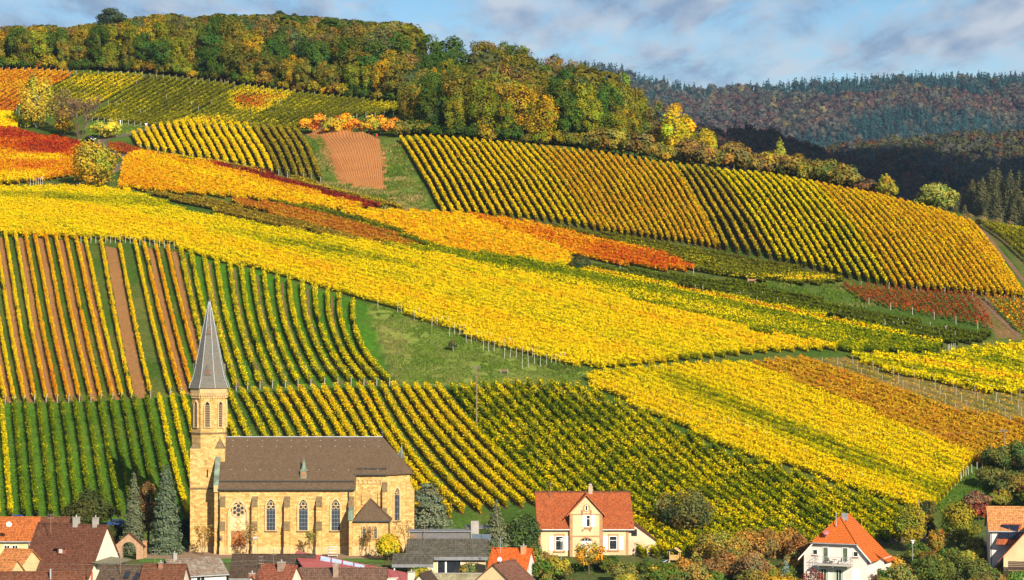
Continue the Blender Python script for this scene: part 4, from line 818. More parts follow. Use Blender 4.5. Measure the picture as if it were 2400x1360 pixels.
GUT = mat('dark_gutter', (.045,.05,.045), rough=.5); LEADGL = mat('leaded_glass', (.035,.042,.05), rough=.25, var=.55, scale=5, spec=.5); BARS = mat('window_leading', (.17,.185,.20), rough=.5)
DARKGL = mat('dark_leaded_glass', (.03,.03,.035), rough=.3, var=.5, scale=4)
LOUV = mat('louvre_wood', (.23,.15,.085), var=.25, scale=3)
CY = 455.0; CX0 = wx(711, CY); church = empty('church', (CX0, CY, 0), 0, 'yellow sandstone church with slate spire, long brown roof and pointed windows', 'church')
def U(px, Y=CY): return wx(px, Y)-CX0
def V(py, Y=CY): return wz(py, Y)
def cp(name, mb, m, parent=church, **k): return obj(name, mb, m, parent=parent, **k)
def lancet(xc, z0, z1, w, n=6, sharp=1.0):
    """closed outline of a pointed window, counter-clockwise from bottom left, as (x,z)"""
    h = w/2; zs = z1-w*.86*sharp; pts = [(xc-h,z0),(xc+h,z0)]
    pts += [(xc-h+w*math.cos(a), zs+w*math.sin(a)*sharp) for a in np.linspace(0, math.pi/3, n)]
    pts += [(xc+h-w*math.cos(a), zs+w*math.sin(a)*sharp) for a in np.linspace(math.pi/3, 0, n)[1:]]
    return pts
def ringp(b, o, i, y0, y1):
    n = len(o); A = [(x,y0,z) for x,z in o]+[(x,y0,z) for x,z in i]+[(x,y1,z) for x,z in o]+[(x,y1,z) for x,z in i]
    F = [(k,(k+1)%n,n+(k+1)%n,n+k) for k in range(n)]+[(2*n+k,3*n+k,3*n+(k+1)%n,2*n+(k+1)%n) for k in range(n)]
    F += [(k,2*n+k,2*n+(k+1)%n,(k+1)%n) for k in range(n)]+[(n+k,n+(k+1)%n,3*n+(k+1)%n,3*n+k) for k in range(n)]
    return b.solid(A, F)
def circ(x, z, r, n=14): return [(x+r*math.cos(2*math.pi*k/n), z+r*math.sin(2*math.pi*k/n)) for k in range(n)]
def xf(mb, fn):
    mb.v = [fn(p) for p in mb.v]; return mb
# --- nave walls
xW, xE = U(503), U(832); ZE = 10.85; ND = 12.4; ZR = 19.1; AX = ND/2; SL = (ZR-ZE)/(AX+.5)
cp('wall', MB().box(xW, xE, 0, ND, -.3, ZE+.25), STONE, label='sandstone nave wall')
cp('plinth', MB().box(xW-.1, xE+.1, -.14, ND+.14, -.3, V(1281)), TRIM)
# west gable with copper coping
gb = MB(); gb.prism([(-.15,-.3),(ND+.15,-.3),(ND+.15,ZE+.6),(AX,ZR+.75),(-.15,ZE+.6)], xW-.02, xW+.55, 'x'); gw = cp('gable_wall', gb, STONE)
for s in (0, 1):
    q = [(-.35,ZE+.45),(AX,ZR+.85),(AX,ZR+1.05),(-.35,ZE+.8)]
    if s: q = [(ND-a, z) for a, z in q]
    cp('coping', MB().prism(q, xW-.16, xW+.68, 'x'), COPPER, gw)
cp('kneeler', MB().box(xW-.1, xW+.62, -.5, 0, ZE-.55, ZE+.55), TRIM, gw)
# --- choir and apse
zC = ZE+SL*1.91; yc = 1.9; xa = U(906, 457); xe = U(961, 461)
apse = [(xE-.5, yc), (xa, yc), (xe, yc+3.1), (xe, ND-yc-3.1), (xa, ND-yc), (xE-.5, ND-yc)]
cp('choir_wall', MB().prism(apse, -.3, zC+.2, 'z'), STONE, label='taller sandstone choir wall')
cp('plinth', MB().prism([(x+(.12 if i in (2,3) else 0), y+(-.12 if i < 3 else .12)) for i, (x,y) in enumerate(apse)], -.3, V(1281), 'z'), TRIM)
# --- roof (one slab per slope)
t = .22; hr = U(897, 461.2); yo = 1.41; xo = xa+.15; xo2 = xe+.5; yo2 = yc+2.9
def rz_(y): return ZE+SL*(y+.5)
south = [(xW+.5,-.5,ZE),(xE+.15,-.5,ZE),(xE+.15,yo,zC),(xo,yo,zC),(hr,AX,ZR),(xW+.5,AX,ZR)]
rf = cp('roof', MB().slab(south, t), CROOF, label='long brown tiled nave roof')
cp('roof', MB().slab([(x,ND-y,z) for x,y,z in south[::-1]], t), CROOF)
cp('roof', MB().slab([(xo,yo,zC),(xo2,yo2,zC),(hr,AX,ZR)], t), CROOF); cp('roof', MB().slab([(xo2,yo2,zC),(xo2,ND-yo2,zC),(hr,AX,ZR)], t), CROOF); cp('roof', MB().slab([(xo2,ND-yo2,zC),(xo,ND-yo,zC),(hr,AX,ZR)], t), CROOF)
cp('ridge_cap', MB().box(xW+.6, hr, AX-.14, AX+.14, ZR-.02, ZR+.1), LEAD, rf)
cp('ridge_cross', MB().cyl((hr,AX,ZR),(hr,AX,ZR+1.1),.035).cyl((hr-.3,AX,ZR+.75),(hr+.3,AX,ZR+.75),.03), IRON, rf)
for (x0, x1, y, z) in ((xW+.6, xE+.1, -.62, ZE-.1), (xE-.3, xo, yo-.1, zC-.1)):
    cp('gutter', MB().box(x0, x1, y-.1, y+.08, z-.1, z+.06), GUT, rf)
def snow_guard(x0, x1, y):
    b = MB(); z = rz_(y)+.25
    for dz in (0, .16): b.cyl((x0,y,z+dz),(x1,y,z+dz),.035,n=5)
    n = int((x1-x0)/1.1)
    for k in range(n+1): x = x0+(x1-x0)*k/n; b.box(x-.03,x+.03,y-.03,y+.1,z-.25,z+.2)
    cp('snow_guard', b, GUT, rf)
snow_guard(xW+.9, xE-.2, .22); snow_guard(xE+.3, xo-.2, 1.85)
for row in (1.9, 4.9, 5.7):
    for k in range(11): x = xW+2.5+k*2.45; cp('roof_hook', MB().box(x-.04,x+.04,row-.06,row+.06,rz_(row),rz_(row)+.14), LEAD, rf)
for px in (514, 818): cp('downpipe', MB().cyl((U(px),-.35,.0),(U(px),-.35,ZE-.15),.075,n=6), GUT)
# --- buttresses
def buttress(x0, x1, y0, zt, z1, z2, z3, d0=1.35, d1=.95, d2=.3):
    b = MB(); b.prism([(y0,-.3),(y0-d0,-.3),(y0-d0,z3-.02),(y0-d1,z2-.02),(y0-d1,z1-.02),(y0-.06,zt-.02),(y0,zt-.02)], x0, x1, 'x'); o = cp('buttress', b, STONE)
    cp('weathering', MB().prism([(y0-d0-.06,z3-.08),(y0-d1,z2+.04),(y0-d1+.02,z2-.1),(y0-d0,z3-.16)], x0-.04, x1+.04, 'x'), WEATH, o)
    cp('weathering', MB().prism([(y0-d1-.06,z1-.08),(y0-.02,zt+.08),(y0,zt-.06),(y0-d1,z1-.16)], x0-.04, x1+.04, 'x'), WEATH, o)
    cp('plinth', MB().box(x0-.07, x1+.07, y0-d0-.1, y0, -.3, V(1281)+.02), TRIM, o)
for a, b_ in ((517,528),(591,604),(667,680),(742,755),(817.5,829.5)): buttress(U(a), U(b_), 0, V(1165), V(1186), V(1222), V(1241))
buttress(U(896,456), U(907,456), yc, V(1131,457), V(1151,457), V(1190,457), V(1205,457), 1.1, .8, .3)
eb = MB(); eb.prism([(xe-.6,-.3),(xe+.75,-.3),(xe+.75,V(1150,459)),(xe+.0,V(1128,459)),(xe-.6,V(1128,459))], yc+2.5, yc+3.5, 'y'); cp('buttress', eb, STONE)
# --- windows
def church_window(px, p0, p1, wpx, y=0, Y=CY, bars=6, wide=1.45, gl=None, fn=None, sill=True):
    xc = U(px, Y); z0 = V(p1, Y); z1 = V(p0, Y); w = wpx*KP*Y; T = (lambda m: xf(m, fn)) if fn else (lambda m: m)
    o = lancet(xc, z0-.1, z1+.42, w*wide); i = lancet(xc, z0, z1, w)
    win = cp('window', T(MB().prism(i, y-.03, y+.3)), gl or LEADGL)
    cp('surround', T(ringp(MB(), o, i, y-.22, y+.05)), TRIM, win)
    tr = MB(); zs = z1-w*.86
    for k in range(1, bars): z = z0+(zs-z0)*k/bars; tr.box(xc-w/2, xc+w/2, y-.085, y-.032, z-.03, z+.03)
    for s in (-.5,-.17,.17,.5): tr.box(xc+s*w-.022, xc+s*w+.022, y-.075, y-.034, z0, zs)
    cp('leading', T(tr), BARS, win)
    tz = MB(); ringp(tz, circ(xc, zs+w*.36, w*.27), circ(xc, zs+w*.36, w*.19), y-.16, y-.035)
    for s in (-1, 1): ringp(tz, circ(xc+s*w*.27, zs-w*.02, w*.25, 12), circ(xc+s*w*.27, zs-w*.02, w*.18, 12), y-.15, y-.035)
    cp('tracery', T(tz), TRIM, win)
    if sill: cp('sill', T(MB().box(xc-w*.75, xc+w*.75, y-.26, y, z0-.24, z0-.11)), WEATH, win)
    return win
for px in (635, 711, 787): church_window(px, 1171, 1243, 20)
church_window(925, 1143, 1219, 15, 0, 459, bars=4, gl=DARKGL, fn=lambda p, a=math.atan2(3.1, xe-xa), c=(U(925,459)): (xa+((xe-xa)*.42)+(p[0]-c)*math.cos(a)-p[1]*-math.sin(a)*-1, yc+3.1*.42+(p[0]-c)*math.sin(a)+p[1]*math.cos(a), p[2]))
# corbel arches under the choir eave
ca = MB()
for k in range(6):
    xx = U(838+k*10.2, 457); ringp(ca, [(xx-.36,V(1134,457))]+[(xx+.36*math.cos(a), V(1128,457)+.36*math.sin(a)) for a in np.linspace(math.pi,0,7)]+[(xx+.36,V(1134,457))], [(xx-.26,V(1134,457)-.01)]+[(xx+.26*math.cos(a), V(1128,457)+.26*math.sin(a)) for a in np.linspace(math.pi,0,7)]+[(xx+.26,V(1134,457)-.01)], yc-.16, yc+.02)
cp('corbel_table', ca, TRIM)
# --- portal
pw = 36*KP*CY; px_ = U(559); port = cp('portal', ringp(MB(), lancet(px_, 0, V(1166), pw*1.42), lancet(px_, 0, V(1174), pw*1.1), -.34, .02), TRIM, label='pointed portal with rose window and relief')
ringp2 = cp('inner_order', ringp(MB(), lancet(px_, 0, V(1174), pw*1.1), lancet(px_, .05, V(1178), pw*.98), -.2, .02), mat('pale_sandstone', (.56,.42,.22), var=.15), port)
cp('tympanum', MB().prism(lancet(px_, V(1243), V(1179), pw*.98), -.08, .02), mat('pale_sandstone', (.5,.4,.22)), port)
rose = cp('rose_window', ringp(MB(), circ(px_, V(1196), 1.28, 28), circ(px_, V(1196), 1.12, 28), -.2, -.06), TRIM, port)
cp('glass', MB().prism(circ(px_, V(1196), .36, 12), -.11, -.082), LEADGL, rose)
for k in range(6):
    a = math.pi/2+k*math.pi/3; cx_, cz_ = px_+.72*math.cos(a), V(1196)+.72*math.sin(a)
    cp('glass', MB().prism(circ(cx_, cz_, .30, 10), -.12, -.083), LEADGL, rose); cp('foil', ringp(MB(), circ(cx_, cz_, .37, 14), circ(cx_, cz_, .29, 14), -.17, -.084), TRIM, rose)
tf = MB()
for dx, dz, r_ in ((0,.42,.44),(-.42,-.08,.46),(.42,-.08,.46)): ringp(tf, circ(px_+dx, V(1229)+dz, r_, 16), circ(px_+dx, V(1229)+dz, r_-.08, 16), -.17, -.082)
tf.prism(circ(px_, V(1227), .2, 10), -.2, -.082); tf.prism([(px_-.35,V(1238)),(px_+.35,V(1238)),(px_+.18,V(1230)),(px_-.18,V(1230))], -.19, -.082); cp('relief', tf, TRIM, port)
cp('lintel', MB().box(px_-pw*.52, px_+pw*.52, -.24, .02, V(1245), V(1240)), TRIM, port)
for s in (-1, 1):
    x0, x1 = (px_-pw*.48, px_-.02) if s < 0 else (px_+.02, px_+pw*.48); d = cp('door', MB().box(x0, x1, -.13, 0, .1, V(1245.5)), OAK, port, label='reddish oak door leaf with iron scroll hinges')
    pl = MB()
    for k in range(1, 6): xx = x0+(x1-x0)*k/6; pl.box(xx-.012, xx+.012, -.15, -.131, .12, V(1246))
    cp('batten', pl, mat('dark_oak', (.16,.055,.015)), d)
    for zz in (V(1253), V(1282)):
        h = MB(); xo_ = x0 if s < 0 else x1; xm = xo_-s*.55; h.box(min(xo_,xm), max(xo_,xm), -.19, -.151, zz-.03, zz+.03); ringp(h, circ(xm+s*.12, zz, .36, 16), circ(xm+s*.12, zz, .31, 16), -.19, -.152); cp('hinge', h, BARS, d)
cp('step', MB().box(px_-2.2, px_+2.2, -1.6, -.2, -.2, .14), TRIM, port)
la = cp('wall_lantern', MB().box(U(521)-.03, U(521)+.03, -1.72, -1.36, V(1254), V(1253)), IRON); ln_ = MB(); x_ = U(521); ln_.frustum([(x_+a*.09,-1.6+b*.09,V(1264)) for a,b in ((-1,-1),(1,-1),(1,1),(-1,1))], [(x_+a*.16,-1.6+b*.16,V(1258)) for a,b in ((-1,-1),(1,-1),(1,1),(-1,1))]); ln_.frustum([(x_+a*.2,-1.6+b*.2,V(1258)) for a,b in ((-1,-1),(1,-1),(1,1),(-1,1))], [(x_+a*.02,-1.6+b*.02,V(1254)) for a,b in ((-1,-1),(1,-1),(1,1),(-1,1))]); cp('lamp_head', ln_, IRON, la)
# --- roof turret (dormer) and eastern turret
x_ = U(711.5, 456); dt = cp('roof_turret', MB().box(x_-.42, x_+.42, .95, 2.6, rz_(.95)-.2, V(1103,456.3)), mat('turret_wood', (.30,.15,.07), var=.2), label='small roof turret with green copper spire')
for k in range(4): xx = x_-.28+k*.187; cp('slat', MB().box(xx-.035, xx+.035, .86, .95, rz_(.95)+.15, V(1104.5,456.3)), mat('turret_slat', (.42,.20,.09)), dt)
cp('frame', MB().box(x_-.5, x_-.40, .85, 1.3, rz_(.9)-.1, V(1103,456.3)).box(x_+.40, x_+.5, .85, 1.3, rz_(.9)-.1, V(1103,456.3)).box(x_-.5, x_+.5, .82, 1.3, rz_(.9)-.12, rz_(.9)+.08), COPPER, dt)
def spirelet(b, x, y, z0, z1, r, n=8):
    def ring(rr, z): return [(x+rr*math.cos(2*math.pi*(k+.5)/n), y+rr*math.sin(2*math.pi*(k+.5)/n), z) for k in range(n)]
    h = z1-z0
    for (a, f), (c, e) in zip([(1,0),(.62,.12),(.46,.28)], [(.62,.12),(.46,.28),(.05,.86)]): b.frustum(ring(r*a, z0+h*f), ring(r*c, z0+h*e))
    b.cyl((x,y,z0+h*.84),(x,y,z1),.03); return b
cp('spirelet', spirelet(MB(), x_, 1.6, V(1104,456.4), V(1070,456.4), .82), COPPER, dt)
x_ = U(941, 464); et = cp('roof_turret', MB().box(x_-.35, x_+.35, 8.6, 9.6, V(1090,464), V(1073,464)), WEATH, label='small copper spirelet behind the apse roof'); cp('spirelet', spirelet(MB(), x_, 9.1, V(1074,464), V(1038,464), .75), COPPER, et); cp('flashing', MB().box(x_-1.1, x_-.36, 8.8, 9.4, V(1076,464), V(1062,464)), COPPER, et)
# --- sacristy
sy = -3.3; YS = CY+sy; s0, s1 = U(826, YS), U(911, YS); zs = V(1221, YS)
sac = cp('sacristy', MB().box(s0, s1, sy, yc+.1, -.3, zs), STONE, label='low sacristy with hipped roof against the choir')
cp('plinth', MB().box(s0-.1, s1+.1, sy-.12, 0, -.3, V(1281, YS)), TRIM, sac)
e0, e1 = U(829, YS)-.1, U(916, YS); za = V(1171, 453.2); xap = U(866, 453.2); yap = -1.75; yb_ = yc
cp('roof', MB().slab([(e0,sy-.35,zs),(e1,sy-.35,zs),(xap,yap,za)], .18), CROOF, sac)
cp('roof', MB().slab([(e1,sy-.35,zs),(e1,yb_,zs),(xap,yb_,za),(xap,yap,za)], .18), tilemat('church_slate_tile', (.115,.072,.040), 'y', .22, .26, var=.16), sac)
cp('roof', MB().slab([(e0,yb_,zs),(e0,sy-.35,zs),(xap,yap,za),(xap,yb_,za)], .18), COPPER, sac, label='green copper sheet roof slope')
for ph in ((869,871),(880,1.6)): cp('vent_pipe', MB().cyl((U(ph[0],454)-(1.6 if ph[1] == 871 else -.3), -.6, za-1.0),(U(ph[0],454)-(1.6 if ph[1] == 871 else -.3), -.6, za+1.0),.07,.05,6), GUT, sac)
cp('gutter', MB().box(e0, e1, sy-.5, sy-.34, zs-.14, zs+.02), GUT, sac); cp('downpipe', MB().cyl((s1+.1,sy-.25,V(1252,YS)),(s1+.1,sy-.25,zs),.06,n=6), GUT, sac)
pw_ = cp('side_parapet', MB().prism([(sy-.3,-.3),(0,-.3),(0,zs+2.2),(sy-.3,zs+.3)], s0-.55, s0-.02, 'x'), STONE, sac)
cp('coping', MB().prism([(sy-.55,zs+.1),(sy-.3,zs+.3),(.0,zs+2.25),(.0,zs+2.6),(sy-.6,zs+.75)], s0-.7, s0+.12, 'x'), COPPER, pw_)
for px in (853, 866.5, 880): church_window(px, 1233, 1262, 6.5, sy, YS, bars=3, wide=1.5, sill=False)
# --- tower
ty = 3.0; TY_ = CY+ty; tx0, tx1 = U(445.5, TY_), U(527, TY_); tw = tx1-tx0; tc_ = ((tx0+tx1)/2, ty+tw/2); zq = V(1052, TY_)
tow = cp('tower', MB().box(tx0, tx1, ty, ty+tw, -.3, zq), STONE, label='square lower shaft of the church tower')
cp('string_course', MB().box(tx0-.1, tx1+.1, ty-.1, ty+tw+.1, V(1147,TY_), V(1143,TY_)), WEATH, tow); cp('plinth', MB().box(tx0-.15, tx1+.15, ty-.15, ty+tw+.15, -.3, V(1281,TY_)), TRIM, tow)
cp('slit_window', MB().box(U(486,TY_)-.12, U(486,TY_)+.12, ty-.02, ty+.2, V(1119,TY_), V(1101,TY_)), DARK, tow); cp('slit_window', MB().box(U(488,TY_)-.14, U(488,TY_)+.14, ty-.02, ty+.2, V(1263,TY_), V(1250,TY_)), DARK, tow)
def oring(half, z, k=8): r = half/math.cos(math.pi/8); return [(tc_[0]+r*math.cos(math.pi/8+2*math.pi*i/k), tc_[1]+r*math.sin(math.pi/8+2*math.pi*i/k), z) for i in range(k)]
oh = tw/2*.965; belf = cp('belfry', MB().frustum(oring(oh, zq-2), oring(oh, V(909,TY_))), STONE, label='octagonal belfry stage of the tower')
f_ = oh*math.tan(math.pi/8)
for sx in (-1, 1):
    for sy_ in (-1, 1):
        c = (tc_[0]+sx*tw/2, tc_[1]+sy_*tw/2, zq); a = (tc_[0]+sx*f_, tc_[1]+sy_*tw/2, zq); b_ = (tc_[0]+sx*tw/2, tc_[1]+sy_*f_, zq); m_ = oh*.7071*.985
        cp('broach', MB().solid([c,a,b_,(tc_[0]+sx*m_, tc_[1]+sy_*m_, V(1026,TY_))], [(0,1,2),(0,1,3),(1,2,3),(2,0,3)]), WEATH, tow)
cp('string_course', MB().frustum(oring(oh+.1, V(1018,TY_)), oring(oh+.1, V(1014.5,TY_))), WEATH, belf)
cp('cornice', MB().frustum(oring(oh+.08, V(926,TY_)), oring(oh+.22, V(921,TY_))).frustum(oring(oh+.22, V(921,TY_)), oring(oh+.26, V(908,TY_))), TRIM, belf)
for ang in (-90, -45, -135, 0, 180):
    a = R(ang+90)
    def fn(p, a=a): return (tc_[0]+p[0]*math.cos(a)-p[1]*math.sin(a), tc_[1]+p[0]*math.sin(a)+p[1]*math.cos(a), p[2])
    z0, z1 = V(1002,TY_), V(942,TY_); w = .78; yy = -oh
    wn = cp('belfry_window', xf(MB().prism(lancet(0, z0, z1, w), yy-.02, yy+.3), fn), DARK, belf)
    cp('surround', xf(ringp(MB(), lancet(0, z0-.12, z1+.3, w*1.5), lancet(0, z0, z1, w), yy-.2, yy+.05), fn), TRIM, wn)
    for k in range(13): z = z0+.08+k*(z1-z0-.75)/12; cp('louvre', xf(MB().prism([(yy-.17,z-.02),(yy-.05,z+.13),(yy-.03,z+.11),(yy-.15,z-.05)], -w/2, w/2, 'x'), fn), LOUV, wn)
    cb = MB()
    for k in range(6): x = -f_+2*f_*(k+.5)/6; cb.box(x-.09, x+.09, yy-.2, yy, V(934,TY_), V(925,TY_)); ringp(cb, [(x-.19,V(928,TY_))]+[(x+.19*math.cos(q), V(924,TY_)+.17*math.sin(q)) for q in np.linspace(math.pi,0,5)]+[(x+.19,V(928,TY_))], [(x-.12,V(928,TY_)-.01)]+[(x+.12*math.cos(q), V(924,TY_)+.1*math.sin(q)) for q in np.linspace(math.pi,0,5)]+[(x+.12,V(928,TY_)-.01)], yy-.27, yy-.1)
    cp('corbel_table', xf(cb, fn), TRIM, belf)
YC = CY+tc_[1]; kp = KP*YC; prof = [(909,46.5),(899,43),(888,38.5),(874,35),(858,31.5),(775,15.5),(707,1.6)]
sp = MB()
for (p0, h0), (p1, h1) in zip(prof, prof[1:]): sp.frustum(oring(h0*kp*.985, V(p0,YC)), oring(h1*kp*.985, V(p1,YC)))
spire = cp('spire', sp, SLATE, label='grey slate octagonal spire')
hips = MB()
for i in range(8):
    for (p0, h0), (p1, h1) in zip(prof, prof[1:]): hips.cyl(oring(h0*kp*.985, V(p0,YC))[i], oring(h1*kp*.985, V(p1,YC))[i], .055, .055, 5)
cp('hip_flashing', hips, LEAD, spire)
cp('finial', MB().cyl((*tc_,V(709,YC)),(*tc_,V(683,YC)),.09,.03,6).cyl((*tc_,V(706,YC)),(*tc_,V(702,YC)),.17,.17,8).cyl((tc_[0]-.42,tc_[1],V(690,YC)),(tc_[0]+.42,tc_[1],V(690,YC)),.04), mat('old_iron', (.10,.07,.06), rough=.6), spire)
for (pt, pb, wd, hb) in ((857,878,.62,36),(770,784,.48,17.5)):
    for ang in (-90, 0, 180, 90):
        a = R(ang+90); yy = -(hb*kp+.12)
        def fn(p, a=a): return (tc_[0]+p[0]*math.cos(a)-p[1]*math.sin(a), tc_[1]+p[0]*math.sin(a)+p[1]*math.cos(a), p[2])
        lu = cp('lucarne', xf(MB().prism([(-wd,V(pb,YC)),(wd,V(pb,YC)),(0,V(pt,YC)+.35)], yy, yy+1.3), fn), SLATE, spire); cp('opening', xf(MB().prism([(-wd*.5,V(pb,YC)+.12),(wd*.5,V(pb,YC)+.12),(0,V(pt,YC)-.2)], yy-.03, yy), fn), mat('lucarne_shutter', (.17,.07,.04)), lu)
# paved square before the church and its lawn strip
pv = MB(); pv.box(wx(330,448), wx(900,452), 447.5, 463, -.25, .05); 
m_pave = stonemat('brick_paving', (.30,.20,.13), (.25,.16,.10), (.2,.15,.11), .3, .3)
obj('paving', pv, m_pave, kind='structure'); lw = MB(); lw.box(wx(330,446), wx(900,446), 443.5, 447.4, -.25, .03); obj('lawn', lw, mat('lawn', (.055,.13,.012), var=.35, scale=3), kind='structure')
# ------------------------------------------------------------------ houses
def plaster(n, c): return mat(n, c, var=.07, scale=.8, stain=tuple(x*.78 for x in c), stainscale=.25, bump=.1)
CREAM = plaster('cream_plaster', (.60,.43,.23)); WHITE = plaster('white_plaster', (.66,.58,.50)); YEL = plaster('yellow_plaster', (.50,.42,.20)); PEACH = plaster('peach_plaster', (.62,.45,.29)); OFFW = plaster('offwhite_plaster', (.62,.53,.40))
SAND = mat('red_sandstone_trim', (.36,.19,.085), var=.2, scale=1.5, bump=.2); WFR = mat('white_paint', (.74,.72,.68), var=.04, rough=.5); PANE = mat('window_pane', (.02,.023,.027), rough=.12, var=.5, scale=1.2, spec=.6)
ZINC = mat('zinc_gutter', (.36,.36,.36), rough=.45, metal=.3); BRICK = stonemat('chimney_brick', (.36,.13,.07), (.28,.09,.05), (.3,.22,.17), .22, .075, (.12,.07,.05)); CONC = mat('grey_render', (.30,.27,.23), var=.25, scale=1.5)
CURT = mat('green_curtain', (.36,.42,.28), var=.15, scale=2); TIMB = mat('old_timber', (.20,.13,.075), var=.3, scale=2); GALV = mat('galvanised_steel', (.42,.43,.43), rough=.4, metal=.5)
T_OR = (.48,.115,.02); T_BR = (.14,.052,.024); T_RD = (.32,.085,.035); T_DK = (.075,.047,.03)
def rel(o, name, mb, m, **k): return obj(name, mb, m, parent=o, **k)
def house(name, label, px, Y, zb, rz, w, d, he, hr, axis, wm, roofc, rname, over=.45, verge=.3, cat='house', t=.16, moss=None, mossamt=.45, pitch=.28, gutter=True, ridgem=True):
    """gabled house; local origin at the middle of its front wall's foot, z measured from zb; he / hr heights of eave and ridge"""
    o = empty(name, (wx(px,Y), Y, zb), R(rz), label, cat); h2 = w/2
    rm = tilemat(rname, roofc, 'x' if axis == 'x' else 'y', pitch, .34, moss=moss, mossamt=mossamt)
    if axis == 'x':
        rel(o, 'wall', MB().prism([(0,-.5),(d,-.5),(d,he),(d/2,hr-.12),(0,he)], -h2, h2, 'x'), wm); s = (hr-he)/(d/2); yo = -over; zo = he-over*s+.1
        for k in (0, 1):
            q = [(-h2-verge,yo,zo),(h2+verge,yo,zo),(h2+verge,d/2,hr+.1),(-h2-verge,d/2,hr+.1)]
            if k: q = [(x,d-y,z) for x,y,z in q[::-1]]
            r = rel(o, 'roof', MB().slab(q, t), rm)
            if k == 0 and gutter: rel(o, 'gutter', MB().box(-h2-verge, h2+verge, yo-.12, yo+.02, zo-.2, zo-.04), ZINC)
        if ridgem: rel(o, 'ridge_tiles', MB().prism([(d/2-.16,hr+.05),(d/2,hr+.22),(d/2+.16,hr+.05)], -h2-verge, h2+verge, 'x'), rm)
    else:
        rel(o, 'wall', MB().prism([(-h2,-.5),(h2,-.5),(h2,he),(0,hr-.12),(-h2,he)], 0, d, 'y'), wm); s = (hr-he)/h2; xo = -h2-over; zo = he-over*s+.1
        for k in (1, -1):
            q = [(xo*k,-verge,zo),(0,-verge,hr+.1),(0,d+verge,hr+.1),(xo*k,d+verge,zo)]; rel(o, 'roof', MB().slab(q if k > 0 else q[::-1], t), rm)
        if ridgem: rel(o, 'ridge_tiles', MB().prism([(-.16,hr+.05),(0,hr+.22),(.16,hr+.05)], -verge, d+verge, 'y'), rm)
    return o
def win(o, x, z0, z1, w, y=0., fr=.09, mull=True, trans=False, sill=None, frame=None, pane=None, rot=None):
    b = MB(); fm = frame or WFR
    b.box(x-w/2-fr, x+w/2+fr, y-.07, y+.02, z0-fr, z0).box(x-w/2-fr, x+w/2+fr, y-.07, y+.02, z1, z1+fr).box(x-w/2-fr, x-w/2, y-.07, y+.02, z0, z1).box(x+w/2, x+w/2+fr, y-.07, y+.02, z0, z1)
    if mull: b.box(x-.035, x+.035, y-.06, y+.02, z0, z1)
    if trans: b.box(x-w/2, x+w/2, y-.062, y+.02, z0+(z1-z0)*.68, z0+(z1-z0)*.68+.08)
    wn = rel(o, 'window', b, fm); rel(wn, 'pane', MB().box(x-w/2, x+w/2, y-.025, y+.01, z0, z1), pane or PANE)
    if sill: rel(wn, 'sill', MB().box(x-w/2-.2, x+w/2+.2, y-.18, y, z0-fr-.13, z0-fr-.01), sill)
    return wn
def chimney(o, x, y, z0, z1, w=.6, m=None, cap=True):
    c = rel(o, 'chimney', MB().box(x-w/2, x+w/2, y-w/2, y+w/2, z0, z1), m or BRICK)
    if cap: rel(c, 'chimney_cap', MB().box(x-w/2-.06, x+w/2+.06, y-w/2-.06, y+w/2+.06, z1, z1+.1), CONC); rel(c, 'chimney_pot', MB().cyl((x,y,z1+.1),(x,y,z1+.45),.12,.1,8), CONC)
    return c
def dish(name, label, loc, r, m, tilt=(.25,-1,.25)):
    o = empty(name, loc, 0, label, 'satellite dish'); n = Vector(tilt).normalized(); u = n.orthogonal().normalized(); v = n.cross(u); b = MB(); rings = []
    for k in range(4):
        rr = r*k/3; rings.append([tuple(-n*(.14*r*(1-(k/3)**2))+(u*math.cos(a)+v*math.sin(a))*max(rr,.01)) for a in np.linspace(0,2*math.pi,16,endpoint=False)])
    for a, c in zip(rings, rings[1:]): b.solid(a+c, [(i,(i+1)%16,16+(i+1)%16,16+i) for i in range(16)])
    rel(o, 'reflector', b, m); rel(o, 'feed_arm', MB().cyl((0,0,-r*.9), tuple(n*r*.95+Vector((0,0,-r*.35))), .025).box(n.x*r*.95-.06, n.x*r*.95+.06, n.y*r*.95-.06, n.y*r*.95+.06, -r*.45, -r*.25), ZINC); rel(o, 'mast', MB().cyl((0,.08,.1),(0,.25,-r*1.6),.035), ZINC); return o
def mast(name, label, loc, h, arms=2, aw=.5, m=None):
    o = empty(name, loc, random.uniform(-.3,.3), label, 'roof mast', 'power masts on the roofs'); rel(o, 'pole', MB().cyl((0,0,-.5),(0,0,h),.05,.04,6), m or TIMB)
    for k in range(arms):
        z = h-.25-.5*k; c = rel(o, 'crossarm', MB().box(-aw,aw,-.025,.025,z-.025,z+.025), mat('arm_steel', (.22,.21,.19)))
        for s in (-1,1): rel(c, 'insulator', MB().cyl((s*aw*.85,0,z+.02),(s*aw*.85,0,z+.12),.03,.02,6), mat('insulator_grey', (.35,.33,.28)))
    return o
def Hh(py, Y, zb): return wz(py, Y)-zb
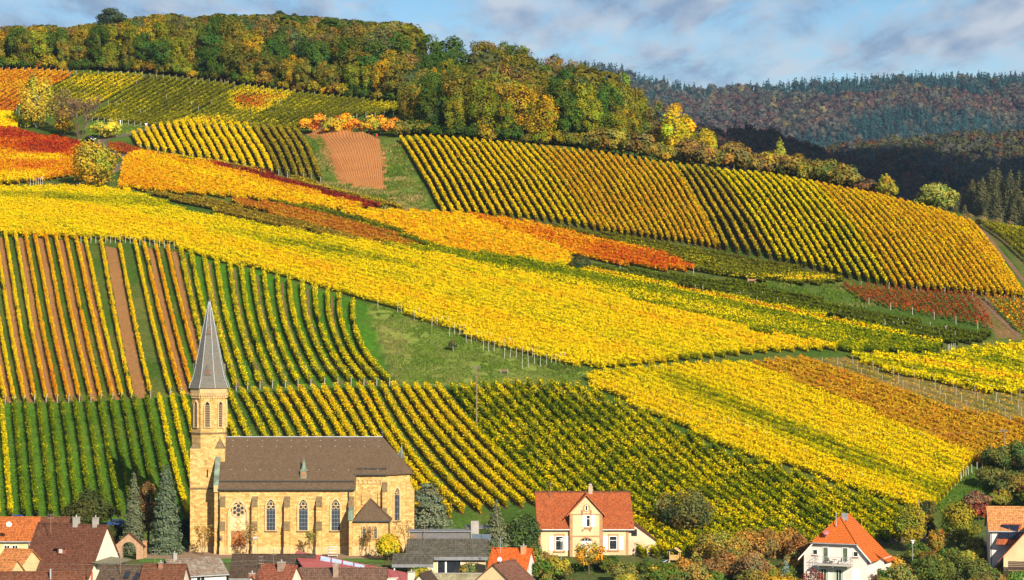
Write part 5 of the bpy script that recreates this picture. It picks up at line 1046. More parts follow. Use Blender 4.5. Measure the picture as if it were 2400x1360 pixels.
# --- orange roofed house at the left edge with its brown extension
Y = 441; zb = -1.0
o = house('house', 'yellow house with weathered orange roof and white satellite dish', 12, Y, zb, 0, 9.6, 8, Hh(1264,Y,zb), Hh(1214,Y+4,zb), 'x', YEL, (.40,.11,.024), 'orange_old_tile', moss=(.28,.09,.05), mossamt=.35)
win(o, .3, Hh(1289,Y,zb), Hh(1279,Y,zb), .8); win(o, 1.6, Hh(1289,Y,zb), Hh(1279,Y,zb), .8); rel(o, 'downpipe', MB().cyl((3.9,-.3,0),(3.9,-.3,Hh(1270,Y,zb)),.05), ZINC)
dish('satellite_dish', 'white satellite dish on the weathered orange roof', at(21,1229,438.2), .42, WFR)
o = house('house', 'yellow outbuilding with dark brown roof behind the big brown roof', 112, Y+.4, zb, 0, 5.0, 8, Hh(1262,Y,zb), Hh(1214.5,Y+4,zb), 'x', YEL, T_BR, 'brown_tile', verge=.5)
# --- small orange outbuilding bottom left
Y = 423; zb = -2.0; o = house('shed', 'small yellow outbuilding with bright orange pantiles', 22, Y, zb, -24, 4.6, 5, Hh(1320,Y,zb), Hh(1289,Y+2.2,zb), 'x', YEL, (.46,.17,.05), 'pantile', moss=(.3,.1,.04)); rel(o, 'downpipe', MB().cyl((2.2,-.4,0),(2.2,-.4,Hh(1322,Y,zb)),.05), ZINC)
Y = 417; o = house('shed', 'low yellow lean-to with orange pantiles below the outbuilding', -8, Y, zb, -24, 4.4, 4, Hh(1343,Y,zb), Hh(1312,Y+2,zb), 'x', YEL, (.46,.17,.05), 'pantile')
# --- big brown house
Y = 424; zb = -3.2; o = house('house', 'big old house with steep dark brown roof, dormer and white gable', 128, Y, zb, -23, 12.2, 10.4, Hh(1346,Y,zb), Hh(1231,Y+4.2,zb), 'x', OFFW, (.125,.046,.024), 'old_brown_tile', over=.4, moss=(.18,.085,.04), mossamt=.5, pitch=.25)
heB, hrB = Hh(1346,Y,zb), Hh(1231,Y+4.2,zb); sB = (hrB-heB)/5.2
for xx, w_ in ((.6,.85),(4.1,.75)): chimney(o, xx, 5.3, hrB-.8, hrB+1.15, w_, CONC)
dz = heB+2.35*sB; dm = rel(o, 'dormer', MB().prism([(-.55,dz-.35),(.55,dz-.35),(.55,dz+.75),(-.55,dz+.75)], 1.75, 3.6, 'y'), mat('dormer_boards', (.22,.075,.045)), label='small dormer window in the brown roof')
rel(dm, 'dormer_roof', MB().slab([(-1.0,1.55,dz+.70),(1.0,1.55,dz+.70),(.9,4.6,dz+2.3),(-.7,4.6,dz+2.3)], .12), tilemat('old_brown_tile', (.125,.046,.024), 'x', .25, .34)); rel(dm, 'pane', MB().box(-.3,.3,1.70,1.74,dz-.15,dz+.55), mat('pale_blind', (.45,.45,.4)))
pc = rel(o, 'porch_roof', MB().slab([(6.0,1.0,heB+2.0),(9.8,1.0,heB+1.7),(9.8,6.5,heB+2.1),(6.0,6.5,heB+2.4)], .1), mat('mossy_sheet', (.16,.145,.09), var=.4, scale=3)); rel(pc, 'porch_wall', MB().box(6.1,8.9,2.4,6.2,-.5,heB+1.75), OFFW); rel(pc, 'porch_door', MB().box(7.2,7.9,2.3,2.42,heB-1.3,heB+1.1), TIMB); rel(pc, 'porch_post', MB().cyl((9.6,1.2,-.4),(9.6,1.2,heB+1.7),.07), TIMB)
rel(o, 'drainpipe', MB().box(6.1,6.35,.6,.85,-.4,heB+.6), mat('orange_pipe', (.5,.1,.03)))
mast('roof_mast', 'roof mast with crossarms on the big brown roof', tuple(np.array(at(119,1241,427.6))), 2.5)
# --- gate arch
Y = 447.0; k_ = KP*Y; arch = empty('gate_arch', (wx(302,Y), Y, 0), R(-6), 'brick gate arch with little gabled top before the spruces', 'gate arch'); wa = 34*k_
out = [(-wa,-.2),(-wa*.52,-.2),(-wa*.52,1.5)]+[(-wa*.52*math.cos(a), 1.5+wa*.52*math.sin(a)) for a in np.linspace(0,math.pi,11)[1:-1]]+[(wa*.52,1.5),(wa*.52,-.2),(wa,-.2),(wa,2.1),(0,4.1),(-wa,2.1)]
rel(arch, 'arch_wall', MB().prism(out, 0, .9), stonemat('gate_brick', (.45,.28,.16), (.40,.19,.11), (.42,.33,.22), .25, .08, (.25,.13,.07)))
for s in (1,-1):
    q = [(-wa*1.12,-.12,1.95),(0,-.12,4.28),(0,1.02,4.28),(-wa*1.12,1.02,1.95)]; q = q if s > 0 else [(-a,b,c) for a,b,c in q[::-1]]; rel(arch, 'coping', MB().slab(q, .14), tilemat('old_brown_tile', (.125,.046,.024), 'y', .25, .34))
rw = empty('garden_wall', (wx(340,449), 449, 0), 0, 'low red sandstone wall pier beside the gate arch', 'wall'); rel(rw, 'pier', MB().box(-.3,.3,-.3,.3,-.2,2.6), SAND); rel(rw, 'pier_cap', MB().box(-.4,.4,-.4,.4,2.6,2.75), SAND)
# --- foreground roofs along the bottom edge
Y = 408; zb = -4; o = house('house', 'long low brown roof at the foot of the big brown house', 70, Y, zb, 0, 15, 7, Hh(1395,Y,zb), Hh(1342,Y+3.5,zb), 'x', OFFW, (.15,.055,.026), 'mossy_brown_tile', moss=(.13,.08,.05)); rel(o, 'flue', MB().cyl((2.7,2.2,Hh(1362,Y,zb)),(2.7,2.2,Hh(1337,Y,zb)),.14,n=10), GALV)
Y = 409; o = house('house', 'mossy dark roof with three small skylights', 268, Y, zb, -20, 7.2, 7, Hh(1385,Y,zb), Hh(1326,Y+3.3,zb), 'x', OFFW, (.10,.062,.04), 'mossy_dark_tile', moss=(.10,.085,.045), mossamt=.6); he_, hr_ = Hh(1385,Y,zb), Hh(1326,Y+3.3,zb); sl_ = (hr_-he_)/3.5
for xx, yy, w_ in ((-1.0,1.0,.25),(1.0,2.0,.42),(2.7,1.9,.36)): z = he_+sl_*yy+.28; rel(o, 'skylight', MB().slab([(xx-w_,yy-.45,z-.45*sl_),(xx+w_,yy-.45,z-.45*sl_),(xx+w_,yy+.45,z+.45*sl_),(xx-w_,yy+.45,z+.45*sl_)], .12), PANE)
mast('roof_mast', 'roof mast beside the mossy roof with skylights', at(282,1337,411), 2.9)
Y = 407; o = house('house', 'red brown roof with a brick chimney near the lichen roof', 372, Y, zb, -8, 6.2, 7, Hh(1385,Y,zb), Hh(1324,Y+3.4,zb), 'x', OFFW, T_BR, 'red_brown_tile', moss=(.2,.08,.05)); chimney(o, -.5, 3, Hh(1345,Y,zb), Hh(1320,Y+3,zb), .6)
mast('roof_mast', 'pale roof mast before the church square', at(363,1318,411), 2.0)
Y = 421; zb = -3; o = house('house', 'small white house under a lichen covered grey roof', 470, Y, zb, 30, 8.6, 6.2, Hh(1345,Y,zb), Hh(1311,Y+2,zb), 'x', WHITE, (.20,.14,.10), 'lichen_tile', moss=(.30,.26,.20), mossamt=.7); chimney(o, -3.0, 3.1, Hh(1318,Y,zb)-.6, Hh(1300,Y,zb), .6, CONC)
win(o, 0, Hh(1372,Y,zb), Hh(1352,Y,zb), 1.3, -.02)
Y = 427; zb = -3; o = house('barn', 'wide dark brown barn roof in front of the church portal', 636, Y, zb, 0, 12.6, 9, Hh(1352,Y,zb), Hh(1301,Y+4.5,zb), 'x', OFFW, T_DK, 'barn_tile', mossamt=.3, pitch=.2)
mast('roof_mast', 'roof mast over the brown barn', at(641,1318,424), 2.0); mast('tall_roof_mast', 'tall roof mast with three crossarms before the barn', at(612,1358,410), 3.6, 3, .35)
Y = 407; zb = -4; o = house('house', 'red gabled roof with a square plastered chimney before the barn', 634, Y, zb, -20, 5.4, 6, Hh(1378,Y,zb), Hh(1327,Y+2,zb), 'x', OFFW, (.22,.07,.036), 'dusty_red_tile'); chimney(o, .6, 2.6, Hh(1348,Y,zb), Hh(1322,Y,zb), .95, mat('sooty_plaster', (.25,.17,.12), var=.3))
Y = 405; o = house('shed', 'small brick chimney roof before the red gabled roof', 590, Y, zb, 0, 2.6, 4, Hh(1375,Y,zb), Hh(1352,Y,zb), 'y', OFFW, T_BR, 'red_brown_tile'); chimney(o, 0, .6, Hh(1362,Y,zb), Hh(1346,Y,zb), .9)
Y = 409; o = house('house', 'brown pantiled roof with pale ridge and square chimney', 802, Y, zb, 0, 12.6, 7, Hh(1385,Y,zb), Hh(1333,Y+3.5,zb), 'x', OFFW, (.13,.07,.045), 'brown_pantile', moss=(.17,.10,.06)); chimney(o, -1.1, 2.4, Hh(1360,Y,zb), Hh(1325,Y+2,zb), .8, mat('sooty_plaster', (.25,.17,.12), var=.3))
# --- red sheet metal hall
hall = empty('hall', (wx(820,424), 424, -3), 0, 'low hall with red sheet metal roof and skylight strip', 'hall'); RM = mat('red_sheet_metal', (.38,.075,.07), var=.12, scale=.6, rough=.45)
def W2(px, py, Y): a = at(px, py, Y); return (a[0]-wx(820,424), a[1]-424, a[2]+3)
q = [W2(732,1349,414), W2(958,1362,414), W2(954,1343,420), W2(697,1291,436)]; zz_ = [W2(690,1297,436), W2(732,1349,414)]
rl = rel(hall, 'roof', MB().slab([W2(697,1291,436), W2(690,1300,434), W2(724,1350,414), W2(965,1366,412), W2(952,1342,421)], .15), RM)
for k in range(12):
    t_ = k/12; a = np.array(W2(697,1291,436))*(1-t_)+np.array(W2(952,1342,421))*t_; b = np.array(W2(690,1300,434))*(1-t_)+np.array(W2(965,1366,412))*t_; rel(rl, 'seam', MB().cyl(tuple(a+[0,0,.03]), tuple(b+[0,0,.03]), .03, n=4), RM)
for k in range(4):
    t0, t1 = .16+k*.115, .26+k*.115; A = np.array(W2(716,1298,433)); B = np.array(W2(948,1348,419)); d_ = np.array([0,-1.6,-.62]); p0 = A+(B-A)*t0; p1 = A+(B-A)*t1; rel(rl, 'skylight', MB().slab([tuple(p0+d_+[0,0,.2]), tuple(p1+d_+[0,0,.2]), tuple(p1+[0,0,.2]), tuple(p0+[0,0,.2])], .1), mat('skylight_glazing', (.42,.48,.58), rough=.25, var=.1))
rel(hall, 'wall', MB().prism([(-6.5,-9),(7.5,-10.5),(8.2,-5),(-7.0,9)], -.5, 3.2, 'z'), OFFW)
Y = 404; zb = -4; o = house('shed', 'dark little roof with a tall plastered chimney at the end of the red hall', 985, Y, zb, -20, 3.2, 4, Hh(1375,Y,zb), Hh(1346,Y,zb), 'y', OFFW, T_DK, 'barn_tile'); chimney(o, -1.6, .5, Hh(1375,Y,zb), Hh(1343,Y,zb), .85, OFFW)
# --- the low grey house right of the church
Y = 437; zb = -1.2; GR = (.085,.073,.052); o = house('house', 'low grey house with mossy fibre cement roof and white framed windows', 1047, Y, zb, 0, 12.4, 9, Hh(1303,Y,zb), Hh(1264,Y+4.5,zb), 'x', CREAM, GR, 'fibre_cement', over=.6, moss=(.16,.14,.095), mossamt=.55, pitch=.3, ridgem=False)
he_, hr_ = Hh(1303,Y,zb), Hh(1264,Y+4.5,zb); SHEET = mat('grey_sheet', (.125,.115,.11), var=.15, rough=.6)
fa = mat('grey_fascia', (.17,.17,.17), rough=.6); rel(o, 'fascia', MB().box(-2.0, 6.5, -.75, -.6, he_-.62, he_-.1), fa)
wg = rel(o, 'side_roof', MB().slab([(-8.6,-3.4,he_-1.05),(-2.05,-3.4,he_-1.05),(-2.05,.4,he_+.32),(-8.6,.4,he_+.32)], .16), tilemat('fibre_cement', GR, 'x', .3, .34, moss=(.16,.14,.095), mossamt=.55)); rel(wg, 'fascia', MB().box(-8.6,-2.05,-3.55,-3.4,he_-1.5,he_-1.0), fa); rel(wg, 'post', MB().box(-2.3,-2.1,-3.2,-3.0,-.5,he_-1.2), WFR); rel(wg, 'post', MB().box(-8.3,-8.1,-3.2,-3.0,-.5,he_-1.2), WFR)
cl = rel(o, 'clerestory', MB().box(-6.0, 3.6, 4.7, 8, hr_-.4, Hh(1247,Y+4.7,zb)), SHEET); rel(cl, 'roof_edge', MB().box(-6.3, 3.8, 4.4, 8.2, Hh(1247,Y+4.7,zb), Hh(1244.5,Y+4.7,zb)), mat('grey_fascia', (.2,.2,.2))); rel(cl, 'opening', MB().box(-5.95,-4.9,4.62,4.7,hr_-.2,Hh(1252,Y+4.7,zb)), TIMB)
rr_ = rel(o, 'rear_roof', MB().slab([(3.0,7.5,Hh(1238,Y+7,zb)),(7.2,7.5,Hh(1238,Y+7,zb)),(7.2,9.5,Hh(1231,Y+9,zb)),(2.6,9.5,Hh(1231,Y+9,zb))], .16), SHEET); chimney(o, 4.4, 7.6, hr_-.3, Hh(1222,Y+7,zb), 1.3, CONC, cap=False)
for k in range(2): rel(o, 'solar_panel', MB().slab([(3.9+k*1.6,4.2,hr_-.1),(5.4+k*1.6,4.2,hr_-.1),(5.4+k*1.6,5.4,hr_+.75),(3.9+k*1.6,5.4,hr_+.75)], .08), mat('collector_glass', (.10,.12,.14), rough=.15, spec=.7))
z0 = Hh(1347,Y,zb)+.2
win(o, -.85, z0, he_-.75, 1.15, 0, .11, False); win(o, 1.1, z0, he_-.75, 2.2, 0, .11, False)
mast('roof_mast', 'wooden roof mast on the low grey house', at(995,1268,441), 3.2); 
tw_ = empty('terrace_wall', (wx(1065,428), 428, -3), 0, 'mossy concrete terrace wall below the low grey house', 'wall'); rel(tw_, 'wall', MB().box(-4.2,4.4,0,.5,-.5,Hh(1345,428,-3)), mat('mossy_concrete', (.25,.22,.13), var=.4, scale=2, stain=(.10,.09,.04))); rel(tw_, 'coping', MB().box(-4.3,4.5,-.1,.6,Hh(1345,428,-3),Hh(1345,428,-3)+.1), CONC)
# --- small bright orange house and the brown gable before it
Y = 427; zb = -3; o = house('house', 'small house with bright orange tiled roof and white right gable', 1184, Y, zb, -17, 6.0, 7.4, Hh(1352,Y,zb), Hh(1287,Y+3.6,zb), 'x', WHITE, (.56,.10,.014), 'new_orange_tile', mossamt=.2, pitch=.32); chimney(o, 2.0, 3.3, Hh(1310,Y,zb), Hh(1280,Y+3,zb), .75, mat('orange_render', (.50,.22,.10), var=.1)); rel(o, 'slit_window', MB().box(3.0,3.03,2.6,2.75,Hh(1340,Y,zb),Hh(1318,Y,zb)), TIMB)
mast('roof_mast', 'steel roof mast on the bright orange roof', at(1173,1288,429.5), 1.9, 2, .35, GALV)
Y = 411; zb = -4; o = house('house', 'cream gable end under a brown tiled roof in front of the orange roof', 1157, Y, zb, -26, 7.4, 7, Hh(1372,Y,zb), Hh(1323,Y,zb), 'y', CREAM, (.17,.075,.045), 'brown_tile2', mossamt=.3, over=.3); dish('satellite_dish', 'grey satellite dish on the brown gable roof', at(1171,1311,411.5), .37, ZINC)
# --- the villa
Y = 451; zb = -.6; kv = KP*Y; VX = 1368; villa = empty('villa', (wx(VX,Y), Y, zb), 0, 'cream villa with red tiled roof, central gable and white shutters', 'villa')
def X(px): return (px-VX)*kv
def Z(py, dy=0): return wz(py, Y+dy)-zb
vr = (.35,.085,.024); vd = 10.0; ze, zr = Z(1239), Z(1153, 5)
rel(villa, 'wall', MB().box(X(1262), X(1473), 0, vd, -.6, ze+.3), CREAM); sv = (zr-ze)/(vd/2+.5)
vm = tilemat('villa_tile', vr, 'x', .2, .24, var=.3, moss=(.40,.12,.035), mossamt=.5)
r1 = rel(villa, 'roof', MB().slab([(X(1259),-.5,ze),(X(1487),-.5,ze),(X(1480),vd/2,zr),(X(1254),vd/2,zr)], .18), vm, label='red tiled villa roof with a grey lichen patch'); rel(villa, 'roof', MB().slab([(X(1254),vd/2,zr),(X(1480),vd/2,zr),(X(1487),vd+.5,ze),(X(1259),vd+.5,ze)], .18), vm)
rel(villa, 'gable_wall', MB().prism([(0,ze),(vd,ze),(vd/2,zr-.2)], X(1262), X(1473), 'x'), CREAM); rel(r1, 'ridge_tiles', MB().prism([(vd/2-.16,zr-.05),(vd/2,zr+.15),(vd/2+.16,zr-.05)], X(1254), X(1480), 'x'), tilemat('old_brown_tile', (.125,.046,.024), 'x', .25, .34))
for a, b in ((1259,1336),(1412,1487)): rel(r1, 'gutter', MB().box(X(a), X(b), -.66, -.5, ze-.22, ze-.08), mat('pale_gutter', (.55,.53,.5)))
bay0, bay1 = X(1335), X(1412); bm_ = (bay0+bay1)/2; zg, za_ = Z(1204), Z(1159); by = -.55
bay = rel(villa, 'gable_bay', MB().prism([(bay0,-.6),(bay1,-.6),(bay1,zg),(bm_,za_-.3),(bay0,zg)], by, 3.5), CREAM, label='projecting central gable bay')
for s in (1,-1):
    q = [(bm_-(bm_-bay0)*1.17, by-.35, zg-.30),(bm_, by-.35, za_),(bm_, 4.6, za_),(bm_-(bm_-bay0)*1.17, 4.6, zg-.30)]
    if s < 0: q = [(2*bm_-x,y,z) for x,y,z in q[::-1]]
    rel(bay, 'bay_roof', MB().slab(q, .16), tilemat('villa_tile', vr, 'y', .2, .24, moss=(.40,.12,.035)))
    rel(bay, 'verge_tiles', MB().slab([(x,by-.45 if y < 0 else by-.33,z+.06) for x,y,z in q] , .12), mat('verge_orange', (.55,.15,.05)))
for (a, b) in ((1335,1342),(1405,1412)): rel(bay, 'quoins', MB().box(X(a), X(b), by-.04, by+.3, -.6, zg), SAND)
rel(bay, 'band', MB().box(bay0, bay1, by-.07, by, Z(1206.5), Z(1204)), SAND); rel(bay, 'band', MB().box(bay0, bay1, by-.06, by, Z(1258), Z(1255)), SAND)
for (a, b) in ((1262,1268),(1467,1473)): rel(villa, 'quoins', MB().box(X(a), X(b), -.04, .2, -.6, ze), SAND)
rel(villa, 'base_course', MB().box(X(1262), X(1335), -.06, 0, -.6, Z(1305)), SAND); rel(villa, 'base_course', MB().box(X(1412), X(1473), -.06, 0, -.6, Z(1305)), SAND)
def shutter(pa, x0, x1, z0, z1, y):
    s = rel(pa, 'shutter', MB().box(x0, x1, y-.08, y-.02, z0, z1), WFR); rel(s, 'shutter_panel', MB().box(x0+.1, x1-.1, y-.10, y-.08, z1-(z1-z0)*.3, z1-.12), mat('shutter_louvre', (.58,.55,.48)))
for pc_, pw2, pa, pb, y, s in ((1311,16,1258,1289,0,((1287,1299),(1323,1334))),(1437,16,1258,1287,0,((1414,1425),(1450,1461))),(1378.5,7,1208,1233,by,((1365,1375),(1386,1395)))):
    w_ = win(villa, X(pc_), Z(pb), Z(pa), pw2*kv, y, .1, pw2 < 0, True); fm = SAND; z0, z1 = Z(pb)-.2, Z(pa)+.2; x0, x1 = X(pc_)-pw2*kv/2, X(pc_)+pw2*kv/2
    rel(w_, 'surround', MB().box(x0-.32, x0-.1, y-.05, y, z0, z1).box(x1+.1, x1+.32, y-.05, y, z0, z1).box(x0-.32, x1+.32, y-.06, y, z1, z1+.22).box(x0-.4, x1+.4, y-.2, y, z0-.22, z0), fm)
    for a, b in s: shutter(w_, X(a), X(b), Z(pb)-.1, Z(pa)+.1, y)
win(villa, X(1374.5), Z(1196), Z(1185), 4*kv, by, .07, False); rel(bay, 'oculus_surround', ringp(MB(), circ(X(1374.5), Z(1190.5), .62, 16), circ(X(1374.5), Z(1190.5), .45, 16), by-.06, by), SAND)
for pxs_, pys_ in (((1365,1385),(1200,1193+2)),((1366,1383),(1244,1240))): 
    for p_ in pxs_: rel(bay, 'corbel', MB().box(X(p_)-.14, X(p_)+.14, by-.18, by, Z(pys_[0]+(5 if pys_[0]==1200 else 0)), Z(pys_[1])), SAND)
dw = 24*kv; dr = rel(villa, 'door', MB().box(X(1374)-dw/2, X(1374)+dw/2, by-.05, by+.05, 0, Z(1267)), WFR, label='white front door with arched fanlight')
rel(dr, 'fanlight', MB().prism([(X(1374)-dw/2,Z(1267))]+[(X(1374)+dw/2*math.cos(a), Z(1267)+.42*math.sin(a)) for a in np.linspace(math.pi,0,9)][1:-1]+[(X(1374)+dw/2,Z(1267))], by-.06, by+.02), PANE); rel(dr, 'arch', ringp(MB(), [(X(1374)-dw*.62,Z(1267))]+[(X(1374)+dw*.62*math.cos(a), Z(1267)+.62*math.sin(a)) for a in np.linspace(math.pi,0,9)][1:-1]+[(X(1374)+dw*.62,Z(1267))], [(X(1374)-dw*.5,Z(1267)-.01)]+[(X(1374)+dw*.5*math.cos(a), Z(1267)+.44*math.sin(a)) for a in np.linspace(math.pi,0,9)][1:-1]+[(X(1374)+dw*.5,Z(1267)-.01)], by-.1, by), SAND)
for p_ in (-.25,.25): rel(dr, 'fanlight_bar', MB().box(X(1374)+p_-.03, X(1374)+p_+.03, by-.08, by-.05, Z(1267), Z(1262)), WFR)
for p_ in (1334,1413): rel(villa, 'downpipe', MB().cyl((X(p_),-.3,-.3),(X(p_),-.3,ze-.2),.05), ZINC)
vc = rel(villa, 'chimney', MB().box(X(1386)-.35, X(1386)+.35, vd/2-.3, vd/2+.3, zr-.4, Z(1139,5)), mat('pale_chimney', (.36,.28,.19), var=.25)); rel(vc, 'chimney_cap', MB().box(X(1386)-.25, X(1386)+.25, vd/2-.22, vd/2+.22, Z(1139,5), Z(1134,5)), CONC)
lt = rel(villa, 'lean_to', MB().prism([(X(1473)+.02,-.6),(X(1537),-.6),(X(1537),Z(1270)),(X(1480),Z(1227)),(X(1473)+.02,Z(1227))], .4, vd), PEACH, label='peach lean-to with sloping top and dark opening'); rel(lt, 'verge', MB().slab([(X(1479),.25,Z(1226)+.1),(X(1539),.25,Z(1270)+.1),(X(1539),vd,Z(1270)+.1),(X(1479),vd,Z(1226)+.1)], .12), tilemat('old_brown_tile', (.125,.046,.024), 'y', .25, .34)); rel(lt, 'opening', MB().box(X(1480), X(1493), .34, .42, Z(1257), Z(1241)), DARK)
mast('roof_mast', 'thin roof mast on the villa roof', (wx(1290,455), 455, wz(1162,455)), 2.2, 1, .3); dish('satellite_dish', 'grey satellite dish at the corner of the villa', at(1260,1249,450.4), .36, ZINC)
# --- white house with orange half-hipped roof
Y = 430; zb = -3.4; kw_ = KP*Y; rz_w = -24; wh = empty('house', (wx(1958,Y), Y, zb), R(rz_w), 'white house with bright orange half-hipped roof, balcony and red satellite dish', 'house')
def Zw(py): return wz(py, Y)-zb
hw = 5.15; dW = 9.5; e_l = Zw(1312); e_h = Zw(1272); apx = Zw(1216)+.1; sw = (apx-e_l)/(hw+.8); xh = (apx-e_h)/sw
rel(wh, 'wall', MB().prism([(-hw,-.5),(hw,-.5),(hw,e_l+.8*sw-.2),(xh,e_h-.15),(-xh,e_h-.15),(-hw,e_l+.8*sw-.2)], 0, dW), WHITE)
wm_ = tilemat('house_orange_tile', (.52,.115,.016), 'y', .3, .34, mossamt=.15, var=.12); wmx = tilemat('house_orange_tile', (.52,.115,.016), 'x', .3, .34, mossamt=.15, var=.12); yh = 2.6
for s in (1,-1):
    q = [(-hw-.8,-.5,e_l),(-xh,-.5,e_h),(0,yh,apx),(0,dW-1.5,apx),(-hw-.8,dW+.5,e_l)]
    if s < 0: q = [(-x,y,z) for x,y,z in q[::-1]]
    r_ = rel(wh, 'roof', MB().slab(q, .18), wm_); 
    v0, v1 = (-hw-.8, e_l), (-xh, e_h); rel(r_, 'verge_board', MB().prism([(s*v0[0]*1,v0[1]-.32),(s*v1[0],v1[1]-.32),(s*v1[0],v1[1]-.05),(s*v0[0],v0[1]-.05)], -.52, -.42), WFR)
hp = rel(wh, 'hip_roof', MB().slab([(-xh-.1,-.55,e_h),(xh+.1,-.55,e_h),(0,yh,apx)], .18), wmx); rel(hp, 'gutter', MB().box(-xh-.3, xh+.3, -.72, -.56, e_h-.2, e_h-.06), ZINC)
for s in (1,-1): rel(hp, 'hip_tiles', MB().cyl((s*(xh+.1),-.55,e_h+.05),(0,yh,apx+.08),.12,.12,6), wm_)
rel(hp, 'ridge_tiles', MB().cyl((0,yh,apx+.05),(0,dW-1.5,apx+.05),.13,.13,6), wm_)
ch = rel(wh, 'chimney', MB().box(.2,.95,yh+.3,yh+1.0,apx-.6,apx+.55), GALV); rel(ch, 'flue', MB().cyl((-.25,1.2,Zw(1236)),(-.25,1.2,Zw(1203)),.07), GALV)
dish('satellite_dish', 'dark red satellite dish on the orange half-hipped roof', at(1936,1248,430.2), .48, mat('red_dish', (.28,.06,.06), rough=.5))
for xx, a, b, w_ in ((-3.3,1301,1291,.66),(3.3,1302,1292,.66)): win(wh, xx, Zw(a), Zw(b), w_, 0, .1, False, sill=SAND)
for xx in (-1.6,1.6): win(wh, xx, Zw(1316), Zw(1284), .75, 0, .1, False, pane=mat('curtained_pane', (.10,.12,.07), rough=.2, var=.6, scale=2))
for xx, ww in ((-1.9,1.5),(.55,1.5)):
    w_ = win(wh, xx, Zw(1372), Zw(1335), ww, 0, .1, True); rel(w_, 'curtain', MB().box(xx-ww/2+.02, xx-ww/2+.4, -.045, -.03, Zw(1372), Zw(1335)).box(xx+ww/2-.4, xx+ww/2-.02, -.045, -.03, Zw(1372), Zw(1335)), CURT)
rel(wh, 'roller_shutter', MB().box(2.6,3.95,-.06,.01,Zw(1359),Zw(1333)), WFR); rel(wh, 'sill', MB().box(2.5,4.1,-.2,0,Zw(1361),Zw(1359.5)), SAND)
bl = rel(wh, 'balcony', MB().box(-2.9,2.9,-1.5,0,Zw(1325),Zw(1321)), mat('balcony_floor', (.4,.36,.3)), label='steel balcony with thin railing')
for (x0, y0, x1, y1) in ((-2.9,-1.5,2.9,-1.5),(-2.9,-1.5,-2.9,0),(2.9,-1.5,2.9,0)):
    rb = MB(); n = max(3, int(math.hypot(x1-x0,y1-y0)/.32))
    rb.cyl((x0,y0,Zw(1304)),(x1,y1,Zw(1304)),.035,n=5).cyl((x0,y0,Zw(1311)),(x1,y1,Zw(1311)),.02,n=4)
    rel(bl, 'railing', rb, GALV)
    for k in range(n+1): x, y = x0+(x1-x0)*k/n, y0+(y1-y0)*k/n; rel(bl, 'baluster', MB().cyl((x,y,Zw(1321)),(x,y,Zw(1304)),.016,n=4), GALV)
for xx in (-2.4,0,2.4): rel(bl, 'bracket', MB().box(xx-.05,xx+.05,-1.4,0,Zw(1329),Zw(1325)), GALV)
def garden_chair(x, rz):
    a = Vector((x,-.75,Zw(1321))); M_ = Matrix.Rotation(R(rz_w),3,'Z'); p = M_@a; c = empty('garden_chair', (wx(1958,Y)+p.x, Y+p.y, zb+p.z), R(rz), 'dark garden chair beside the small table on the balcony', 'chair', 'balcony chairs'); m = mat('dark_wicker', (.06,.045,.035))
    rel(c, 'seat', MB().box(-.25,.25,-.25,.25,.4,.45), m); rel(c, 'backrest', MB().prism([(.22,.42),(.34,.9),(.3,.9),(.18,.42)], -.24, .24, 'x'), m)
    for i in (-.22,.22):
        for j in (-.22,.22): rel(c, 'leg', MB().cyl((i,j,0),(i,j,.42),.02,n=4), m)
garden_chair(-.75, 40); garden_chair(.95, -80)
p = Matrix.Rotation(R(rz_w),3,'Z')@Vector((.1,-.8,Zw(1321))); tb_ = empty('garden_table', (wx(1958,Y)+p.x, Y+p.y, zb+p.z), 0, 'small round table between the balcony chairs', 'table'); rel(tb_, 'table_top', MB().cyl((0,0,.68),(0,0,.72),.38,n=14), mat('dark_wicker', (.06,.045,.035))); rel(tb_, 'pedestal', MB().cyl((0,0,0),(0,0,.68),.04,n=6), GALV)
# right side wing with its own small roof
wgx = rel(wh, 'side_wing', MB().box(hw, hw+1.5, 4.2, 8.5, -.5, e_l+.1), WHITE); rel(wgx, 'wing_roof', MB().slab([(hw+2.1,3.9,e_l-.35),(hw+2.1,8.8,e_l-.35),(hw-.6,8.8,e_l+1.35),(hw-.6,3.9,e_l+1.35)], .16), wm_); rel(wgx, 'window', MB().box(hw+.5,hw+.8,4.14,4.2,Zw(1358),Zw(1335)), PANE)
# --- house at the right edge
Y = 436; zb = -2.5; o = house('house', 'white house with tan pantiled roof at the right edge', 2410, Y, zb, -6, 12, 9, Hh(1241,Y,zb), Hh(1190,Y+4.5,zb), 'x', WHITE, (.50,.21,.07), 'tan_pantile', mossamt=.25, pitch=.34); rel(o, 'downpipe', MB().cyl((-5.8,-.3,0),(-5.8,-.3,Hh(1245,Y,zb)),.06), GUT)
Y = 429; o = house('house', 'cream gabled wing with red roof and two solar collectors', 2425, Y, zb, -14, 9.6, 8, Hh(1305,Y,zb), Hh(1225,Y,zb), 'y', CREAM, (.34,.085,.03), 'wing_red_tile', mossamt=.2, over=.9); he_, hr_ = Hh(1305,Y,zb), Hh(1225,Y,zb); sl_ = (hr_-he_)/4.8
side = rel(o, 'side_roof', MB().slab([(-6.3,4.6,Hh(1276,Y+5,zb)),(-3.2,4.6,Hh(1276,Y+5,zb)),(-2.4,7.2,Hh(1229,Y+7,zb)),(-5.5,7.2,Hh(1229,Y+7,zb))], .15), tilemat('wing_red_tile', (.34,.085,.03), 'x', .28, .34))
for k in range(2): x0 = -5.95+k*1.5; rel(side, 'solar_collector', MB().slab([(x0,5.1,Hh(1263,Y+5,zb)),(x0+1.4,5.1,Hh(1263,Y+5,zb)),(x0+1.65,6.9,Hh(1231,Y+7,zb)),(x0+.25,6.9,Hh(1231,Y+7,zb))], .08), mat('collector_dark', (.012,.014,.025), rough=.15, spec=.6))
